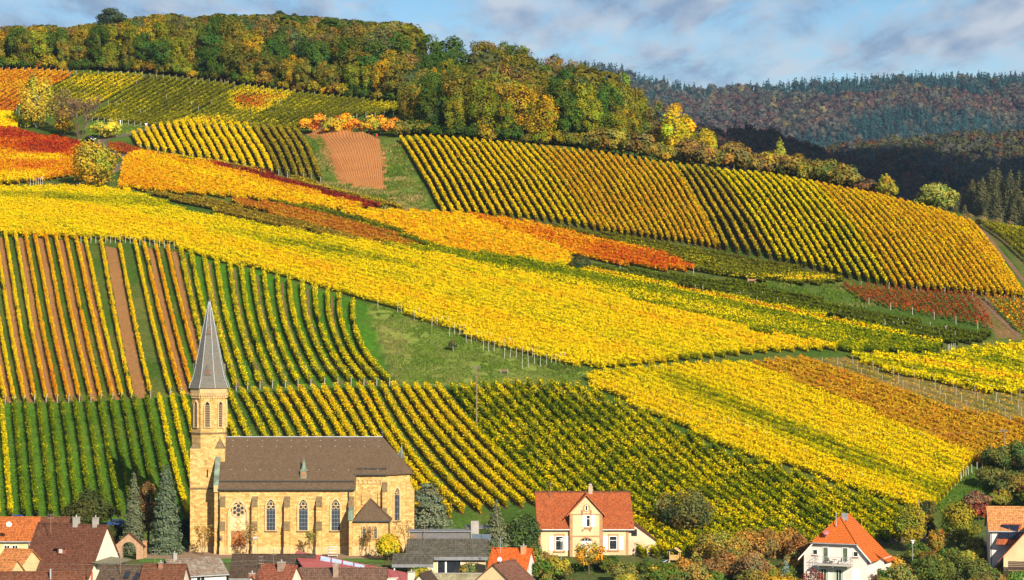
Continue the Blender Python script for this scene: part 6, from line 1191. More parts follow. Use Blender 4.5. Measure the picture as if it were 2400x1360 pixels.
rel(o, 'roller_shutter', MB().box(1.0,2.6,-.06,.0,Hh(1318,Y,zb),Hh(1292,Y,zb)), WFR)
bb = rel(o, 'balcony', MB().box(-4.0,4.8,-1.7,0,Hh(1335,Y,zb)-.15,Hh(1335,Y,zb)), TIMB)
for k in range(5): z = Hh(1334,Y,zb)+k*.27; rel(bb, 'balcony_board', MB().box(-4.0,4.8,-1.75,-1.7,z,z+.22), mat('dark_boards', (.05,.032,.024)))
# ------------------------------------------------------------------ gardens, hedges and single trees
def T(kind, seed, h, r, n, leaf, **k): return tree_meshes(kind, seed, h, r, n, leaf, **k)
def put(name, label, px, Y, M, color, py=None, cat='tree', z=None, group=None, scale=1., sx=1.):
    p = gpos(px, py) if py else gat(px, Y)
    if z is not None: p = (p[0], p[1], z)
    return plant(M, name, (p[0], p[1], p[2]-.1), label, cat, group, color=tuple(min(c*1.4,.7) for c in color), scale=scale, sx=sx)
put('yew_bush', 'broad dark green yew behind the brown roof', 205, 468, T('bush',1,7.6,4.7,5200,.26,base=0,nb=30,var=.15), (.045,.05,.012), cat='bush')
put('spruce_tree', 'slim grey green spruce behind the gate arch', 314, 456, T('spruce',2,13.4,2.15,7500,.20,base=.0,prof=.62), (.080,.088,.045))
put('spruce_tree', 'stout blue green spruce beside the church tower', 390, 455, T('spruce',3,14.8,2.75,11000,.21,base=.0,prof=.5), (.072,.092,.05))
put('broadleaf_tree', 'russet brown tree between the two spruces', 346, 463, T('oval',4,12,2.3,2600,.22,base=.2), (.16,.09,.028))
put('dark_bush', 'dark bush beside the spruces behind the gate arch', 268, 462, T('bush',5,4.2,2.6,1800,.24,base=0), (.04,.045,.012), cat='bush')
put('dark_bush', 'dark bush in the shade between spruce and tower', 425, 468, T('bush',6,5.2,2.4,1800,.24,base=0), (.03,.035,.012), cat='bush')
for i, (px, Y, h, lab, n) in enumerate(((474,452.5,5.2,'nearly leafless shrub before the tower',170),(592,450.8,5.6,'leafless shrub beside the church door',150),(738,451,4.2,'small shrub with some green leaves between the church windows',120),(862,449.5,4.6,'bare shrub before the sacristy windows',110),(945,452,5.4,'bare twiggy shrub at the apse',80))):
    put('bare_shrub', lab, px, Y, T('bare',20+i,h*1.35,2,n*2,.15), (.26,.15,.03) if i != 2 else (.14,.14,.02), cat='shrub', z=.05)
put('yellow_bush', 'round yellow bush before the sacristy', 910, 444, T('bush',30,5.4,2.5,3200,.20,base=0,nb=26,var=.3), (.36,.27,.012), cat='bush', z=-.6)
put('cedar_tree', 'blue grey cedar with layered branches beside the apse', 1000, 463, T('cedar',31,12.6,5.0,7500,.22,base=.05,nb=60,var=.1), (.098,.115,.066))
put('olive_shrub', 'dull olive shrub below the cedar', 1015, 456, T('bush',32,4.0,3.6,2400,.2,base=0), (.15,.13,.055), cat='shrub')
put('spruce_tree', 'pale spruce shading the low grey house', 1163, 444, T('spruce',33,10.6,3.4,6000,.20,base=.0), (.092,.10,.048), z=-.8)
put('pine_tree', 'dense dark green pine left of the villa', 1228, 449, T('round',34,8.2,3.3,5200,.22,base=.03,nb=34,var=.12), (.05,.075,.02), z=-.4)
for i, (px, Y, h, r, c, lab) in enumerate(((1255,438,4.4,2.2,(.10,.11,.02),'green shrub below the dark pine'),(1288,437,3.4,1.6,(.16,.10,.03),'brownish shrub at the left corner of the villa garden'),(1462,430,3.6,2.4,(.14,.13,.03),'olive shrub before the clipped hedge'),(1530,428,2.6,1.8,(.09,.11,.03),'low green shrub in front of the hedge'),
  (1100,431,3.4,1.8,(.13,.12,.03),'twiggy shrub on the terrace of the low grey house'),(985,428,3.0,2.2,(.22,.20,.02),'yellow green shrub under the eave of the low grey house'))):
    put('garden_shrub', lab, px, Y, T('bush',40+i,h,r,1700,.19,base=0,var=.3), c, cat='shrub', z=-2.2 if Y < 435 else -1)
put('autumn_tree', 'small half bare yellow tree before the villa door', 1380, 437, T('round',50,5.6,2.7,1500,.19,base=.25,nb=24,var=.35), (.36,.21,.02), z=-1.4)
# clipped hedge: one leafy block
def hedge():
    n = 9000; x0, x1 = wx(1318,441), wx(1642,441); x = rng.uniform(x0,x1,n); s = rng.uniform(0,1,n); top = s < .4; y = np.where(top, rng.uniform(440,441.4,n), 440+rng.normal(0,.06,n)); z = np.where(top, 2.1+rng.normal(0,.06,n), rng.uniform(-.2,2.1,n))-2.4+.0
    nn = np.where(top[:,None], [[0,0,1.]], [[0,-1.,.2]])+rng.normal(0,.4,(n,3)); nn /= np.linalg.norm(nn,axis=1)[:,None]; v, f = tri_leaves(np.stack([x,y,z],1), nn, .17*rng.uniform(.7,1.3,n)); c = np.array((.10,.16,.022))*rng.uniform(.6,1.4,(n,1))
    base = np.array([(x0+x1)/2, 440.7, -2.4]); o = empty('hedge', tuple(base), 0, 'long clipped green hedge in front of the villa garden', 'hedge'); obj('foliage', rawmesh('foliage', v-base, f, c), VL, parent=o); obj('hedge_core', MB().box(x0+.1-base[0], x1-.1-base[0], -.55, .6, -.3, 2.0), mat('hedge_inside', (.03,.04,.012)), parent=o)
hedge()
put('broadleaf_tree', 'dark olive tree behind the playground tower', 1612, 462, T('round',51,8.6,4.4,3600,.24,base=.06,nb=30,var=.25), (.085,.08,.022))
put('broadleaf_tree', 'half bare greyish tree right of the villa lean-to', 1560, 466, T('round',52,6.6,2.6,1200,.22,base=.1,nb=18), (.13,.115,.03))
for i, (px, Y, h, r, c) in enumerate(((1660,446,5.6,2.6,(.27,.19,.03)),(1705,442,6.4,2.8,(.24,.17,.03)),(1755,446,6.2,2.7,(.24,.14,.03)),(1800,448,6.8,2.5,(.20,.12,.03)),(1840,452,6.0,2.4,(.24,.14,.03)),(1690,430,4.4,2.6,(.20,.10,.03)),(1760,428,4.4,2.6,(.19,.11,.04)),(1640,436,2.6,1.5,(.07,.07,.02)),(1870,446,6.0,1.9,(.22,.10,.03)))):
    put('autumn_bush', 'rusty orange bush in the thicket left of the white house', px, Y, T('bush',60+i,h*1.15,r*1.25,2300,.2,base=.0,nb=26,var=.28), c, cat='bush', group='rusty thicket beside the white house', z=-1.8)
put('blue_spruce', 'small blue spruce at the corner of the white house', 1842, 426, T('spruce',70,5.6,1.5,2200,.15,base=0), (.13,.165,.12), z=-3.2)
put('red_shrub', 'dark red shrub climbing before the white house wall', 1905, 424, T('bush',71,4.4,1.9,900,.15,base=.05,nb=26), (.17,.035,.02), cat='shrub', z=-3.2)
put('grey_shrub', 'bare grey shrub beside the side wing of the white house', 2050, 424, T('bare',72,4,1.6,160,.14), (.12,.07,.04), cat='shrub', z=-3)
for i, (px, Y, h, r, c, lab) in enumerate(((2092,436,4.6,2.2,(.27,.16,.02),'orange yellow bush right of the white house'),(2120,428,4.0,2.0,(.20,.12,.03),'brownish bush beside the white lamp'),(2180,427,5.4,2.9,(.08,.10,.018),'green bush at the foot of the round trees'),(2240,428,6.0,3.0,(.075,.09,.018),'large green bush beside the right house'),(2290,426,5.0,2.6,(.085,.09,.02),'spreading green bush by the dark balcony'),(2330,418,4.0,2.2,(.13,.11,.03),'thin olive bush before the dark balcony'))):
    put('garden_bush', lab, px, Y, T('bush',80+i,h,r,2400,.21,base=0,nb=26,var=.22), c, cat='bush', z=-2.6)
put('round_tree', 'round green and yellow tree with bare stem before the lane', 2138, 452, T('round',90,8.6,3.0,4200,.2,base=.22,nb=26,var=.25), (.17,.155,.015), z=-.2)
put('round_tree', 'taller oval tree turning yellow beside the solar roof house', 2245, 452, T('oval',91,9.6,3.6,4800,.2,base=.16,nb=28,var=.25), (.14,.135,.014), z=-.2)
put('narrow_tree', 'narrow dark tree between the two round trees', 2174, 458, T('oval',92,8.4,1.9,2600,.2,base=.1,nb=20), (.065,.065,.018))
put('orange_tree', 'small orange tree below the narrow dark tree', 2196, 449, T('oval',93,5.2,1.8,1700,.2,base=.1,nb=20), (.27,.15,.018))
for i, (px, py, h, r, c, lab) in enumerate(((2335,1105,5.5,3.2,(.085,.10,.022),'dark green shrub around the power pole'),(2395,1110,6.5,3.6,(.06,.085,.018),'tall green bush at the right edge'),(2320,1150,5.0,3.0,(.10,.105,.025),'arching green shrub over the grass corner'),(2370,1170,5.2,3.0,(.13,.11,.025),'brown green bush above the tan roof'),(2400,1160,3.2,1.8,(.28,.06,.02),'red leaved bush above the tan roof'),
   (2295,1222,3.6,1.9,(.24,.05,.025),'dark red bush left of the tan roof'),(2290,1195,3.6,2.6,(.15,.085,.045),'bare brownish bush above the red bush'),(2345,1190,3.4,2.2,(.17,.15,.02),'yellow green bush behind the tan roof'))):
    put('hedge_bush', lab, px, None, T('bush',100+i,h,r,2200,.22,base=0,nb=24,var=.25), c, py=py, cat='bush')
# loose garden growth between the houses
GSH = [T('bush',400+i,3.0,1.9,1300,.17,base=0,nb=22,var=.35) for i in range(5)]
gq = np.random.default_rng(31); GCOL = dict(green=(.09,.12,.02), olive=(.16,.14,.03), golden=(.36,.24,.02), rusty=(.24,.15,.03), leafy=(.11,.15,.02), yellowish=(.28,.25,.03))
for i in range(64):
    a = (1245,1345) if i < 10 else ((1420,1650) if i < 24 else ((1640,1880) if i < 38 else (2055,2400))); px = gq.uniform(*a); Y = gq.uniform(418,440) if i < 38 else gq.uniform(417,446); cn = list(GCOL)[gq.integers(0,6)]; p = gat(px, Y)
    if 1880 < px < 2060 or (1590 < px < 1640 and Y > 436): continue
    plant(GSH[i % 5], 'garden_shrub', (p[0],p[1],p[2]-.1), cn+' garden shrub '+('before the villa hedge' if px < 1640 else ('in the rusty thicket' if px < 1900 else 'in the garden right of the white house')), 'shrub', 'loose garden shrubs', scale=gq.uniform(.7,1.5), color=tuple(np.array(GCOL[cn])*gq.uniform(.8,1.4)))
for i in range(26):
    px = gq.uniform(2420,2700); py = gq.uniform(1085,1260); cn = list(GCOL)[gq.integers(0,6)]; p = gpos(px, py); plant(GSH[i % 5], 'hedge_bush', (p[0],p[1],p[2]-.1), cn+' bush of the overgrown bank right of the tan roof', 'bush', 'bushes of the overgrown bank', scale=gq.uniform(1.2,2.2), color=tuple(np.array(GCOL[cn])*gq.uniform(.8,1.3)))
# on the slope
put('dark_bush', 'lone dark green bush at the end of the flame coloured band', 1360, None, T('bush',110,4.0,2.6,2000,.26,base=0), (.05,.055,.016), py=638, cat='bush')
put('small_tree', 'small young tree alone in the meadow', 1062, None, T('round',111,2.8,1.2,350,.2,base=.3,nb=9,bark=BARKP), (.07,.075,.03), py=826)
put('birch_tree', 'tall drooping yellow birch beside the scarlet plot', 85, None, T('birch',112,15.5,6.0,3600,.36,base=.04,nb=40,var=.2,bark=BARKP), (.30,.245,.022), py=300)
put('bare_tree', 'leafless brown tree behind the parked car', 186, None, T('bare',113,16.5,4,2600,.2), (.13,.085,.045), py=330); put('bare_tree', 'brown half bare tree between birch and leafless tree', 148, None, T('round',114,15,4.4,1500,.33,base=.2,nb=26), (.20,.14,.03), py=318)
put('small_yellow_tree', 'low golden tree under the brown trees', 152, None, T('round',115,6.2,4.0,1500,.33,base=.15,nb=20), (.36,.25,.015), py=318); put('small_yellow_tree', 'bright yellow shrub tree behind the white sign', 250, None, T('round',116,6.4,4.6,1500,.33,base=.12,nb=22), (.40,.33,.03), py=326)
put('round_tree', 'broad round golden and green tree on the bend of the lane', 222, None, T('round',117,12.2,6.6,5200,.32,base=.03,nb=44,var=.3), (.27,.20,.015), py=438)
for i, px in enumerate((722,750,778,806,835,864,892,918,942)): put('orange_shrub', 'glowing orange shrub above the ploughed red plot', px, None, T('bush',120+i,4.8+1.2*(i % 2),3.2,900,.34,base=.02,nb=16), ((.50,.25,.015),(.46,.20,.02),(.40,.27,.02))[i % 3] if i < 8 else (.14,.13,.02), py=312+(i % 3)*3+(i>6)*4, cat='shrub', group='orange shrubs above the ploughed plot')
EV = [T('bush',140+i,5.5,3.4,1300,.34,base=.02,nb=20,var=.25) for i in range(5)]
g = np.random.default_rng(77)
for i, px in enumerate(np.arange(1395,2000,15.5)):
    yb = ip(px, T4)-2; c = [(.20,.17,.03),(.22,.16,.03),(.14,.14,.025),(.32,.26,.03),(.20,.13,.035)][g.integers(0,5)]; h = g.uniform(4.8,8.0)
    A = hit(px, yb); y = A[1]+g.uniform(1.5,5); x = wx(px, y); plant(EV[i % 5], 'hedge_shrub', (x,y,float(H(x,y))-.2), ('olive','brown','dull green','yellowish','reddish brown')[[(.20,.17,.03),(.22,.16,.03),(.14,.14,.025),(.32,.26,.03),(.20,.13,.035)].index(c)]+' shrub of the wild hedge along the crest', 'shrub', 'wild hedge along the crest', scale=h/5.5, color=c)
def crest(name, lab, px, ytop, r, kind, seed, c, n=2200, dy=5, base=.04, **k):
    A = hit(px, ip(px,T4) if px < 2265 else 525); y = A[1]+dy; x = wx(px,y); z = float(H(x,y)); h = wz(ytop,y)-z
    plant(T(kind,seed,h,r*KP*y,n,.34,base=base,**k), name, (x,y,z-.2), lab, color=c)
crest('yellow_tree', 'bright yellow tree at the right end of the wood', 1585, 238, 46, 'round', 150, (.46,.37,.015), 4600, 22); crest('yellow_tree', 'lower yellow tree beside the bright yellow tree', 1655, 292, 34, 'round', 151, (.42,.32,.02), 3200, 16); crest('yellow_tree', 'golden bush tree under the bright yellow tree', 1610, 315, 34, 'round', 152, (.42,.32,.02), 3000, 10)
crest('brown_tree', 'brown tree behind the bright yellow tree', 1535, 222, 34, 'round', 153, (.19,.13,.03), 2200, 30); crest('green_tree', 'olive tree rising from the wild hedge', 1720, 330, 34, 'round', 154, (.17,.14,.03), 1800, 9); crest('larch_tree', 'pointed yellow green larch rising above the wild hedge', 1828, 322, 33, 'spruce', 155, (.25,.25,.03), 2600, 8)
crest('yellow_tree', 'yellow olive bush tree right of the larch', 1900, 372, 40, 'round', 156, (.27,.22,.025), 2200, 7); crest('yellow_tree', 'golden bush tree at the end of the wild hedge', 1945, 388, 30, 'round', 157, (.30,.24,.025), 1600, 8); crest('yellow_tree', 'ragged yellow tree alone on the crest', 2080, 404, 30, 'round', 158, (.36,.28,.03), 1300, 7, nb=14)
crest('brown_shrub', 'reddish brown shrub beside the ragged yellow tree', 2030, 418, 34, 'bush', 159, (.15,.08,.035), 1500, 6); crest('round_tree', 'solitary round pale green tree on the hill shoulder', 2197, 428, 54, 'round', 160, (.26,.265,.05), 4200, 8, base=.02, nb=44)
for i, px in enumerate((2270,2300,2335,2370,2410)): put('dry_shrub', 'low dry shrub along the edge of the shoulder', px, None, EV[i % 5], (.16,.12,.05), py=522+(px-2270)*.18, cat='shrub', group='dry shrubs on the shoulder', scale=.45)
for (px, ytop, r, lab, Y) in ((262,12,44,'dark pine standing above the wood',905),(655,17,17,'small dark conifer tip above the wood',935),(690,26,12,'thin conifer top in the wood',940)):
    x = wx(px,Y); z = float(H(x,Y)); h = wz(ytop,Y)-z; plant(T('pine',170+int(r),h,r*KP*Y,3600,.36,base=.42,nb=40,var=.1), 'pine_tree', (x,Y,z-.2), lab, color=(.045,.065,.03))
# ------------------------------------------------------------------ stakes in the vineyards
def stake(px, py, name='vineyard_stake', label='slim pale stake at the edge of the meadow below the yellow vines', group='stakes along the meadow', me='tall', s=1.):
    p = gpos(px, py); o = bpy.data.objects.new(name, PM[me]); COL.objects.link(o); o.location = p; o.scale = (1,1,s); o.rotation_euler = (random.gauss(0,.02),random.gauss(0,.03),0); tag(o, label, 'stake', group)
for zx, zy in ((255,835),(390,870),(415,875),(508,920),(540,905),(572,915),(628,965),(665,965),(700,960),(738,965),(748,1030),(785,1015),(820,1020),(850,1015),(890,1020),(865,1080),(900,1080),(938,1065),(972,1075),(1007,1065),(1040,1075),(985,1130),(1020,1135),(1058,1135),(1098,1115),(1133,1120),(1130,1185),(1165,1110),(1195,1130),(1170,1180),(1210,1185),(1255,1175),(1293,1180),(1325,1180),(1357,1180),(1253,1255),(1295,1245),(1338,1230),(1380,1245),(1422,1230),(1455,1230),(1487,1225),(1517,1220),(1545,1215)):
    stake(800+zx/2.956, 440+zy/2.956)
bl_ = fill_lines([(1885,842),(2000,838),(2150,873),(2640,980),(2640,1076),(2200,950),(2000,880)], (2000,845), (2380,960), 2.4)
n_ = 0
for ln in bl_:
    d = np.r_[0,np.cumsum(np.hypot(*np.diff(ln,axis=0).T))]
    for s in np.arange(1+random.uniform(0,2), min(d[-1], 62), 5.0):
        if n_ > 104: break
        x = np.interp(s,d,ln[:,0]); y = np.interp(s,d,ln[:,1]); o = bpy.data.objects.new('vineyard_stake', PM['stake']); COL.objects.link(o); o.location = (x,y,float(H(x,y))); o.rotation_euler = (random.gauss(0,.03),random.gauss(0,.03),0); tag(o, 'slim stake standing in the bare dry vineyard plot', 'stake', 'stakes of the bare plot'); n_ += 1
for i in range(35):
    t = rng.uniform(); u = rng.uniform(); stake(1420+t*830, 632+t*150+u*(14+18*math.sin(t*3)), label='short white stake among the grey green vines', group='stakes of the grey green plot', me='end', s=.95)
sq_ = np.random.default_rng(8); PU = [(60,175),(330,178),(560,202),(930,244),(940,262),(700,296),(500,294),(330,288),(215,274),(60,258)]
pp = np.array(PU, float); n_ = 0
while n_ < 40:
    a, b = sq_.uniform(60,940), sq_.uniform(172,296)
    if not inside(pp, np.array([a]), np.array([b]))[0]: continue
    stake(a, b, label='small pale stake among the rows of the upper slope', group='stakes of the upper slope', me='end', s=1.0); n_ += 1
for px, py in ((72,440),(78,439),(84,438),(90,437),(95,436),(100,433)): stake(px, py, label='white post at the corner of the orange plot by the lane', group='white posts by the lane', me='end', s=1.4)
for px, py in ((2222,822),(2226,821),(2230,820),(2234,820),(2238,819)): stake(px, py, label='short pale post at the end of the green band by the grass track', group='posts at the grass track', me='end', s=.8)
for px, py in ((2252,1130),(2258,1120),(2264,1118),(2270,1115),(2278,1112),(2290,1106),(2302,1100)): stake(px, py, label='weathered post at the grass corner of the glowing yellow plot', group='posts at the grass corner', me='end', s=1.1)
for k in range(20): px = 190+k*11.5; stake(px, 570+max(0,(px-300))*.12, label='pale end post along the lower edge of the broad yellow sheet', group='end posts of the broad yellow sheet', me='end', s=1.)
for k in range(12): t = k/11; stake(1560+t*720, 668+8*math.sin(k)-60*t*(1-t)*0-36+t*52 if False else 632+t*62+(4 if k % 2 else 0), label='leaning post below the dark red flecked vines', group='posts below the flecked vines', me='end', s=.9)
for k in range(18): t = k/17; stake(1395+t*760, 912+t*285-28*math.sin(t*3.1), label='wire post under the lower edge of the glowing yellow plot', group='posts of the glowing yellow plot', me='stake')
# ------------------------------------------------------------------ small things
def bench(px, py, label, rz, col):
    p = gpos(px,py); o = empty('bench', p, R(rz), label, 'bench'); m = mat('bench_wood'+str(int(px)), col, var=.2)
    for k in range(3): rel(o, 'seat_slat', MB().box(-.95,.95,-.25+k*.17,-.11+k*.17,.42,.46), m)
    for k in range(2): rel(o, 'back_slat', MB().box(-.95,.95,.27,.31,.58+k*.19,.72+k*.19), m)
    for s in (-.7,.7): rel(o, 'leg', MB().box(s-.06,s+.06,-.22,.28,-.05,.42).box(s-.05,s+.05,.25,.31,.4,.9), CONC)
bench(1182, 877, 'weathered bench on the meadow slope', 8, (.17,.10,.06)); bench(1762, 664, 'light wooden bench below the flecked vines', -5, (.45,.22,.10))
def power_pole(px, py, ytop, label):
    p = gpos(px,py); h = wz(ytop,p[1])-p[2]; o = empty('power_pole', p, 0, label, 'power pole'); rel(o, 'pole', MB().cyl((0,0,-.5),(0,0,h),.16,.10,8), TIMB)
    c = rel(o, 'crossarm', MB().box(-.75,.75,-.07,.07,h-.45,h-.33).box(-.5,.5,-.06,.06,h-.12,h-.02), mat('pole_steel', (.12,.11,.10)))
    for s in (-.65,0,.65): rel(c, 'insulator', MB().cyl((s,0,h-.33),(s,0,h-.05),.07,.05,6), mat('pole_steel', (.12,.11,.10)))
    return Vector((p[0],p[1],p[2]+h-.1))
pA = power_pole(1117, 1003, 858, 'tall wooden power pole at the edge of the mottled vines'); pB = power_pole(2353, 1105, 1006, 'wooden power pole among the bushes on the right')
def wire(name, a, b, sag, label, r=.009, group=None, m=None):
    a, b = Vector(a), Vector(b); mb = MB(); pr = None
    for k in range(25):
        t = k/24; q = a.lerp(b,t)-Vector((0,0,4*sag*t*(1-t)))
        if pr: mb.cyl(tuple(pr), tuple(q), r, r, 4)
        pr = q
    obj(name, mb, m or mat('wire_grey', (.17,.16,.10), rough=.7), label=label, cat='wire', group=group)
wl = Vector(at(-160,782,500))
for dx in (-.65,.65): wire('power_wire', pA+Vector((dx,0,-.2)), wl+Vector((0,0,dx)), 2.2, 'thin power wire passing behind the spire to the tall pole', group='power wires to the tall pole')
for dx in (-.65,.65): wire('power_wire', pA+Vector((dx,0,-.2)), pB+Vector((dx,0,-.2)), 4.5, 'thin power wire between the two wooden poles', group='power wires between poles')
GW = mat('green_cable', (.10,.17,.12))
for (a, b, s_) in ((at(612,1313,410.1), at(-20,1318,409), .5), (at(612,1322,410.1), at(-20,1330,409), .5), (at(612,1313,410.1), at(900,1322,416), .3), (at(612,1326,410.1), at(900,1334,416), .3), (at(641,1293,424), at(1180,1285,438), .6), (at(1173,1276,429.5), at(1540,1276,448), .5)):
    wire('overhead_cable', a, b, s_, 'greenish overhead cable strung between the village roofs', .013, 'overhead cables of the village', GW)
def lamp(px, Y, zb, ytop, label, kind):
    x = wx(px,Y); h = wz(ytop,Y)-zb; o = empty('street_lamp', (x,Y,zb), 0, label, 'lamp'); rel(o, 'pole', MB().cyl((0,0,-.3),(0,0,h-.2),.05,.045,8), GALV)
    if kind: rel(o, 'lamp_head', MB().box(-.35,.35,-.2,.2,h-.45,h-.25), IRON); rel(o, 'lamp_glass', MB().box(-.32,.32,-.18,.18,h-.25,h-.08), WFR)
    else: rel(o, 'lamp_shade', MB().cyl((0,0,h-.12),(0,0,h),.42,.10,12), WFR); rel(o, 'lamp_glass', MB().cyl((0,0,h-.55),(0,0,h-.12),.14,.26,10), mat('lamp_white', (.7,.7,.68)))
lamp(598, 448.5, 0, 1258, 'floodlight on a pole before the church door', 1); lamp(2139, 431, -3, 1266, 'white topped street lamp below the round tree', 0); lamp(1315, 444, -1, 1262, 'old street lamp before the villa window', 0)
rk = empty('metal_rack', (wx(780,449.5), 449.5, .05), 0, 'grey metal rack standing before the church wall', 'rack')
for s in (-.75,.75):
    for d in (0,.7): rel(rk, 'upright', MB().box(s-.04,s+.04,d-.04,d+.04,-.1,1.75), GALV)
for z in (.25,.75,1.25,1.7): rel(rk, 'shelf', MB().box(-.8,.8,-.03,.75,z-.05,z), mat('rack_white', (.55,.57,.55)))
# playground tower
Y = 446; p0 = (wx(1582,Y), Y, -1.2); pt = empty('play_tower', p0, R(-15), 'wooden play tower with small blue roof and slide', 'play tower'); PW = mat('play_timber', (.50,.33,.12), var=.15); BLU = mat('blue_plastic', (.03,.07,.22), rough=.4)
for sx_ in (-.75,.75):
    for sy_ in (-.6,.6): rel(pt, 'post', MB().box(sx_-.06,sx_+.06,sy_-.06,sy_+.06,-.2,2.55), PW)
rel(pt, 'platform', MB().box(-.85,.85,-.7,.7,1.15,1.25), PW)
for k in range(5): rel(pt, 'wall_board', MB().box(-.8,.8,-.72,-.67,1.27+k*.15,1.40+k*.15), PW)
for s in (1,-1): q = [(-.98,-.85,2.45),(0,-.85,3.15),(0,.85,3.15),(-.98,.85,2.45)]; rel(pt, 'roof', MB().slab(q if s > 0 else [(-x,y,z) for x,y,z in q[::-1]], .06), BLU if s > 0 else PW)
for s in (1,-1): rel(pt, 'brace', MB().cyl((s*.75,-.6,1.1),(s*1.5,-.9,-.2),.06,n=6), PW)
rel(pt, 'slide', MB().solid([(-.8,-.3,1.2),(-.8,.3,1.2),(-3.3,.3,-.1),(-3.3,-.3,-.1),(-.8,-.3,1.35),(-.8,.3,1.35),(-3.3,.3,.1),(-3.3,-.3,.1)], [(0,1,2,3),(0,3,7,4),(1,5,6,2)]), mat('slide_blue', (.30,.40,.55), rough=.35)); rel(pt, 'swing_beam', MB().cyl((.8,0,1.9),(.8,.1,2.0),.05), PW)
gf = empty('mesh_fence', (wx(1690,450), 450, -1.2), R(-8), 'green wire mesh fence right of the play tower', 'fence')
for k in range(6): rel(gf, 'fence_post', MB().cyl((-3+k*1.1,0,-.2),(-3+k*1.1,0,1.6),.035,n=6), mat('fence_green', (.02,.07,.05)))
for k in range(8): rel(gf, 'fence_wire', MB().box(-3,2.5,-.012,.012,.15+k*.18,.18+k*.18), mat('fence_green', (.02,.07,.05)))
def car(loc, rz, col, label):
    o = empty('parked_car', loc, R(rz), label, 'car'); m = mat('car_paint'+label[:6], col, rough=.25, var=.03, spec=.6); side = [(-2.1,.35),(2.1,.35),(2.12,.75),(1.55,.92),(.75,1.02),(.35,1.4),(-1.2,1.43),(-1.85,1.0),(-2.1,.9)]
    rel(o, 'body', MB().prism(side, -.85, .85), m); rel(o, 'windscreen', MB().slab([(.80,-.7,1.02),(.80,.7,1.02),(.40,.62,1.40),(.40,-.62,1.40)], -.03), PANE)
    for s in (-1,1): rel(o, 'side_window', MB().prism([(-1.5,1.0),(.6,1.0),(.28,1.34),(-1.15,1.36)], s*.86-.005, s*.86+.005), PANE); rel(o, 'headlight', MB().box(2.06,2.14,s*.6-.18,s*.6+.18,.62,.78), mat('headlamp', (.7,.7,.7), rough=.2))
    rel(o, 'bumper', MB().box(2.02,2.2,-.84,.84,.3,.55), mat('car_trim', (.03,.03,.03))); rel(o, 'number_plate', MB().box(2.2,2.22,-.27,.27,.42,.53), WFR)
    for x in (-1.3,1.3):
        for s in (-1,1): w = rel(o, 'wheel', MB().cyl((x,s*.72,.32),(x,s*.9,.32),.32,n=14), mat('tyre', (.015,.015,.015))); rel(w, 'rim', MB().cyl((x,s*.9,.32),(x,s*.915,.32),.2,n=10), GALV)
p = gpos(212,332); car((p[0],p[1],p[2]+.05), -60, (.008,.012,.016), 'black car parked on the lane under the bare trees')
p = gat(34, 473); car((p[0],p[1],p[2]+.02), 185, (.02,.05,.25), 'blue car parked behind the orange roof'); p = gat(268, 473); car((p[0],p[1],p[2]+.02), 175, (.03,.06,.18), 'dark blue car behind the yew')
sg = gpos(238,324); so = empty('sign_board', sg, R(10), 'white sign board on two posts beside the lane', 'sign')
for s in (-.75,.75): rel(so, 'post', MB().box(s-.07,s+.07,-.06,.06,-.2,2.2), WFR)
rel(so, 'board', MB().box(-.7,.7,-.05,.03,.85,2.1), WFR)
wp = gpos(282,296); wo = empty('wayside_post', wp, 0, 'slim white wayside post on the grass by the lane', 'post'); rel(wo, 'post', MB().cyl((0,0,-.1),(0,0,1.35),.17,.11,8), WFR); rel(wo, 'post_head', MB().cyl((0,0,1.35),(0,0,1.45),.15,.24,8).cyl((0,0,1.45),(0,0,1.75),.24,.12,8), WFR)
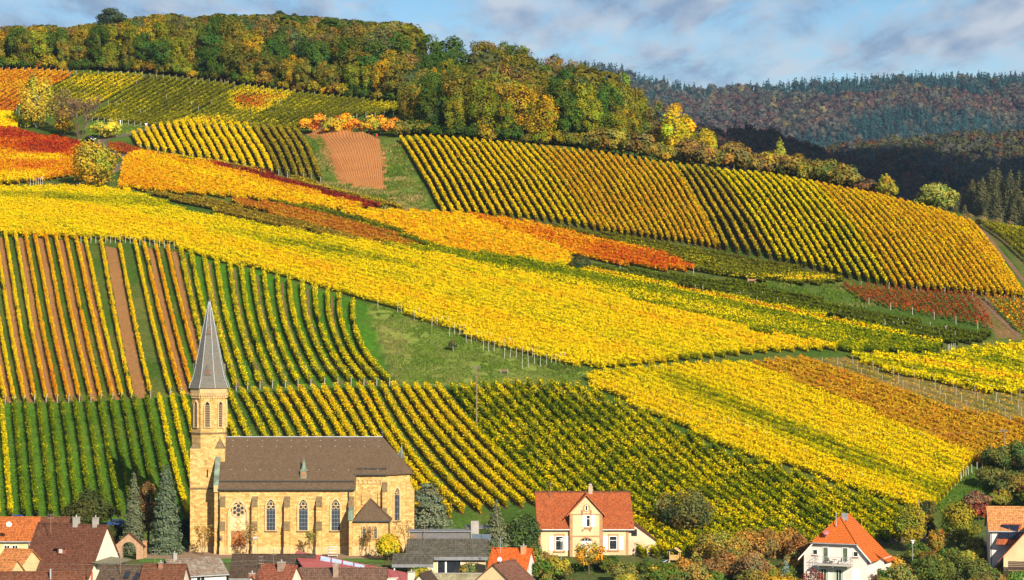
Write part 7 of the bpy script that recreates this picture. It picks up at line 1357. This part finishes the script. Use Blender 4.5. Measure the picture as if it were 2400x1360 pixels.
# people: one skin over a joint skeleton
def person(loc, rz, label, top, legs, arms_up):
    J = [(0,0,.95),(0,0,1.2),(0,0,1.42),(0,0,1.52),(0,-.02,1.66),(.11,0,.92),(.12,-.03,.5),(.12,.02,.08),(.13,-.14,.03),(-.11,0,.92),(-.13,.03,.5),(-.14,.06,.08),(-.15,-.1,.03)]
    ar = [(.2,0,1.42),(.42,-.05,1.5),(.16,-.14,1.62)] if arms_up else [(.2,0,1.40),(.26,.02,1.12),(.24,-.12,.9)]
    n = len(J); J = J+ar+[(-x,y,z) for x,y,z in ar]; E = [(0,1),(1,2),(2,3),(3,4),(0,5),(5,6),(6,7),(7,8),(0,9),(9,10),(10,11),(11,12),(2,n),(n,n+1),(n+1,n+2),(2,n+3),(n+3,n+4),(n+4,n+5)]
    rad = [.16,.15,.17,.06,.115,.1,.075,.05,.045,.1,.075,.05,.045]+[.075,.055,.045]*2
    me = bpy.data.meshes.new('person'); me.from_pydata(J, E, []); o = bpy.data.objects.new('person', me); COL.objects.link(o); o.location = loc; o.rotation_euler = (0,0,R(rz)); tag(o, label, 'person')
    o.modifiers.new('Skin','SKIN'); sv_ = me.skin_vertices[0].data
    for i, r in enumerate(rad): sv_[i].radius = (r, r*.85)
    sv_[0].use_root = True; s = o.modifiers.new('Sub','SUBSURF'); s.levels = s.render_levels = 2
    m, nt = newmat('clothes'); N = nt.nodes.new; L = nt.links.new; ou = N('ShaderNodeOutputMaterial'); b = N('ShaderNodeBsdfPrincipled'); L(b.outputs[0],ou.inputs[0]); tc = N('ShaderNodeTexCoord'); sp_ = N('ShaderNodeSeparateXYZ'); L(tc.outputs['Object'],sp_.inputs[0]); dv = N('ShaderNodeMath'); dv.operation = 'DIVIDE'; L(sp_.outputs[2],dv.inputs[0]); dv.inputs[1].default_value = 1.8
    r_ = N('ShaderNodeValToRGB'); r_.color_ramp.interpolation = 'CONSTANT'; L(dv.outputs[0], r_.inputs[0]); e = r_.color_ramp.elements; e[0].color = (*legs,1); e[0].position = 0; e[1].position = .53; e[1].color = (*top,1); k = e.new(.84); k.color = (.45,.25,.17,1); k = e.new(.93); k.color = (.07,.04,.025,1); L(r_.outputs[0], b.inputs['Base Color']); b.inputs['Roughness'].default_value = .8; me.materials.append(m)
p = gpos(342,302); person(p, 200, 'person in white shirt and dark trousers standing on the lane, hands raised to head', (.8,.79,.76), (.02,.022,.03), True)
p = gpos(883,328); person(p, 160, 'person in a red jacket at the top of the ploughed plot', (.5,.02,.02), (.3,.03,.03), False)
# ------------------------------------------------------------------ air
def haze():
    b = MB(); b.box(-6000, 6000, -400, 5900, -17.2, 640); m, nt = newmat('haze'); N = nt.nodes.new
    o = N('ShaderNodeOutputMaterial'); v = N('ShaderNodeVolumePrincipled'); v.inputs['Color'].default_value = (.5,.72,1,1); v.inputs['Density'].default_value = 3.4e-5; v.inputs['Anisotropy'].default_value = .2
    nt.links.new(v.outputs[0], o.inputs['Volume']); ob = obj('haze', b, m, kind='stuff', label='thin bluish autumn haze filling the valley air', cat='haze')
haze()
def cloud(cx, cy, cz, rx, ry, rz, seed):
    q = random.Random(seed); bm = bmesh.new()
    for i in range(26):
        a = q.uniform(0,6.28); d = q.uniform(0,1)**.6; r = q.uniform(.22,.42)*(1.1-.5*d)
        mtx = Matrix.Translation((cx+math.cos(a)*d*rx, cy+math.sin(a)*d*ry, cz+q.uniform(-.1,.3)*rz)) @ Matrix.Diagonal((rx*r, ry*r, rz*.6, 1))
        bmesh.ops.create_icosphere(bm, subdivisions=2, radius=1, matrix=mtx)
    me = bpy.data.meshes.new('cloud'); bm.to_mesh(me); bm.free()
    obj('cloud', me, mat('cloud_white', (.85,.86,.88), rough=1, var=.05, scale=.002), label='low white cloud drifting above, shading the far woods', cat='cloud', kind='structure', smooth=True)
def cloud_over(px, Y, ground, alt, rx, ry, seed):
    X = (px-1200)*KP*Y; t = (alt-ground)/-LD.z; cloud(X-LD.x*t, Y-LD.y*t, alt, rx, ry, 90, seed)
cloud_over(2050, 1900, 60, 1000, 420, 430, 3)
cloud_over(2380, 2330, 140, 1000, 460, 230, 4)
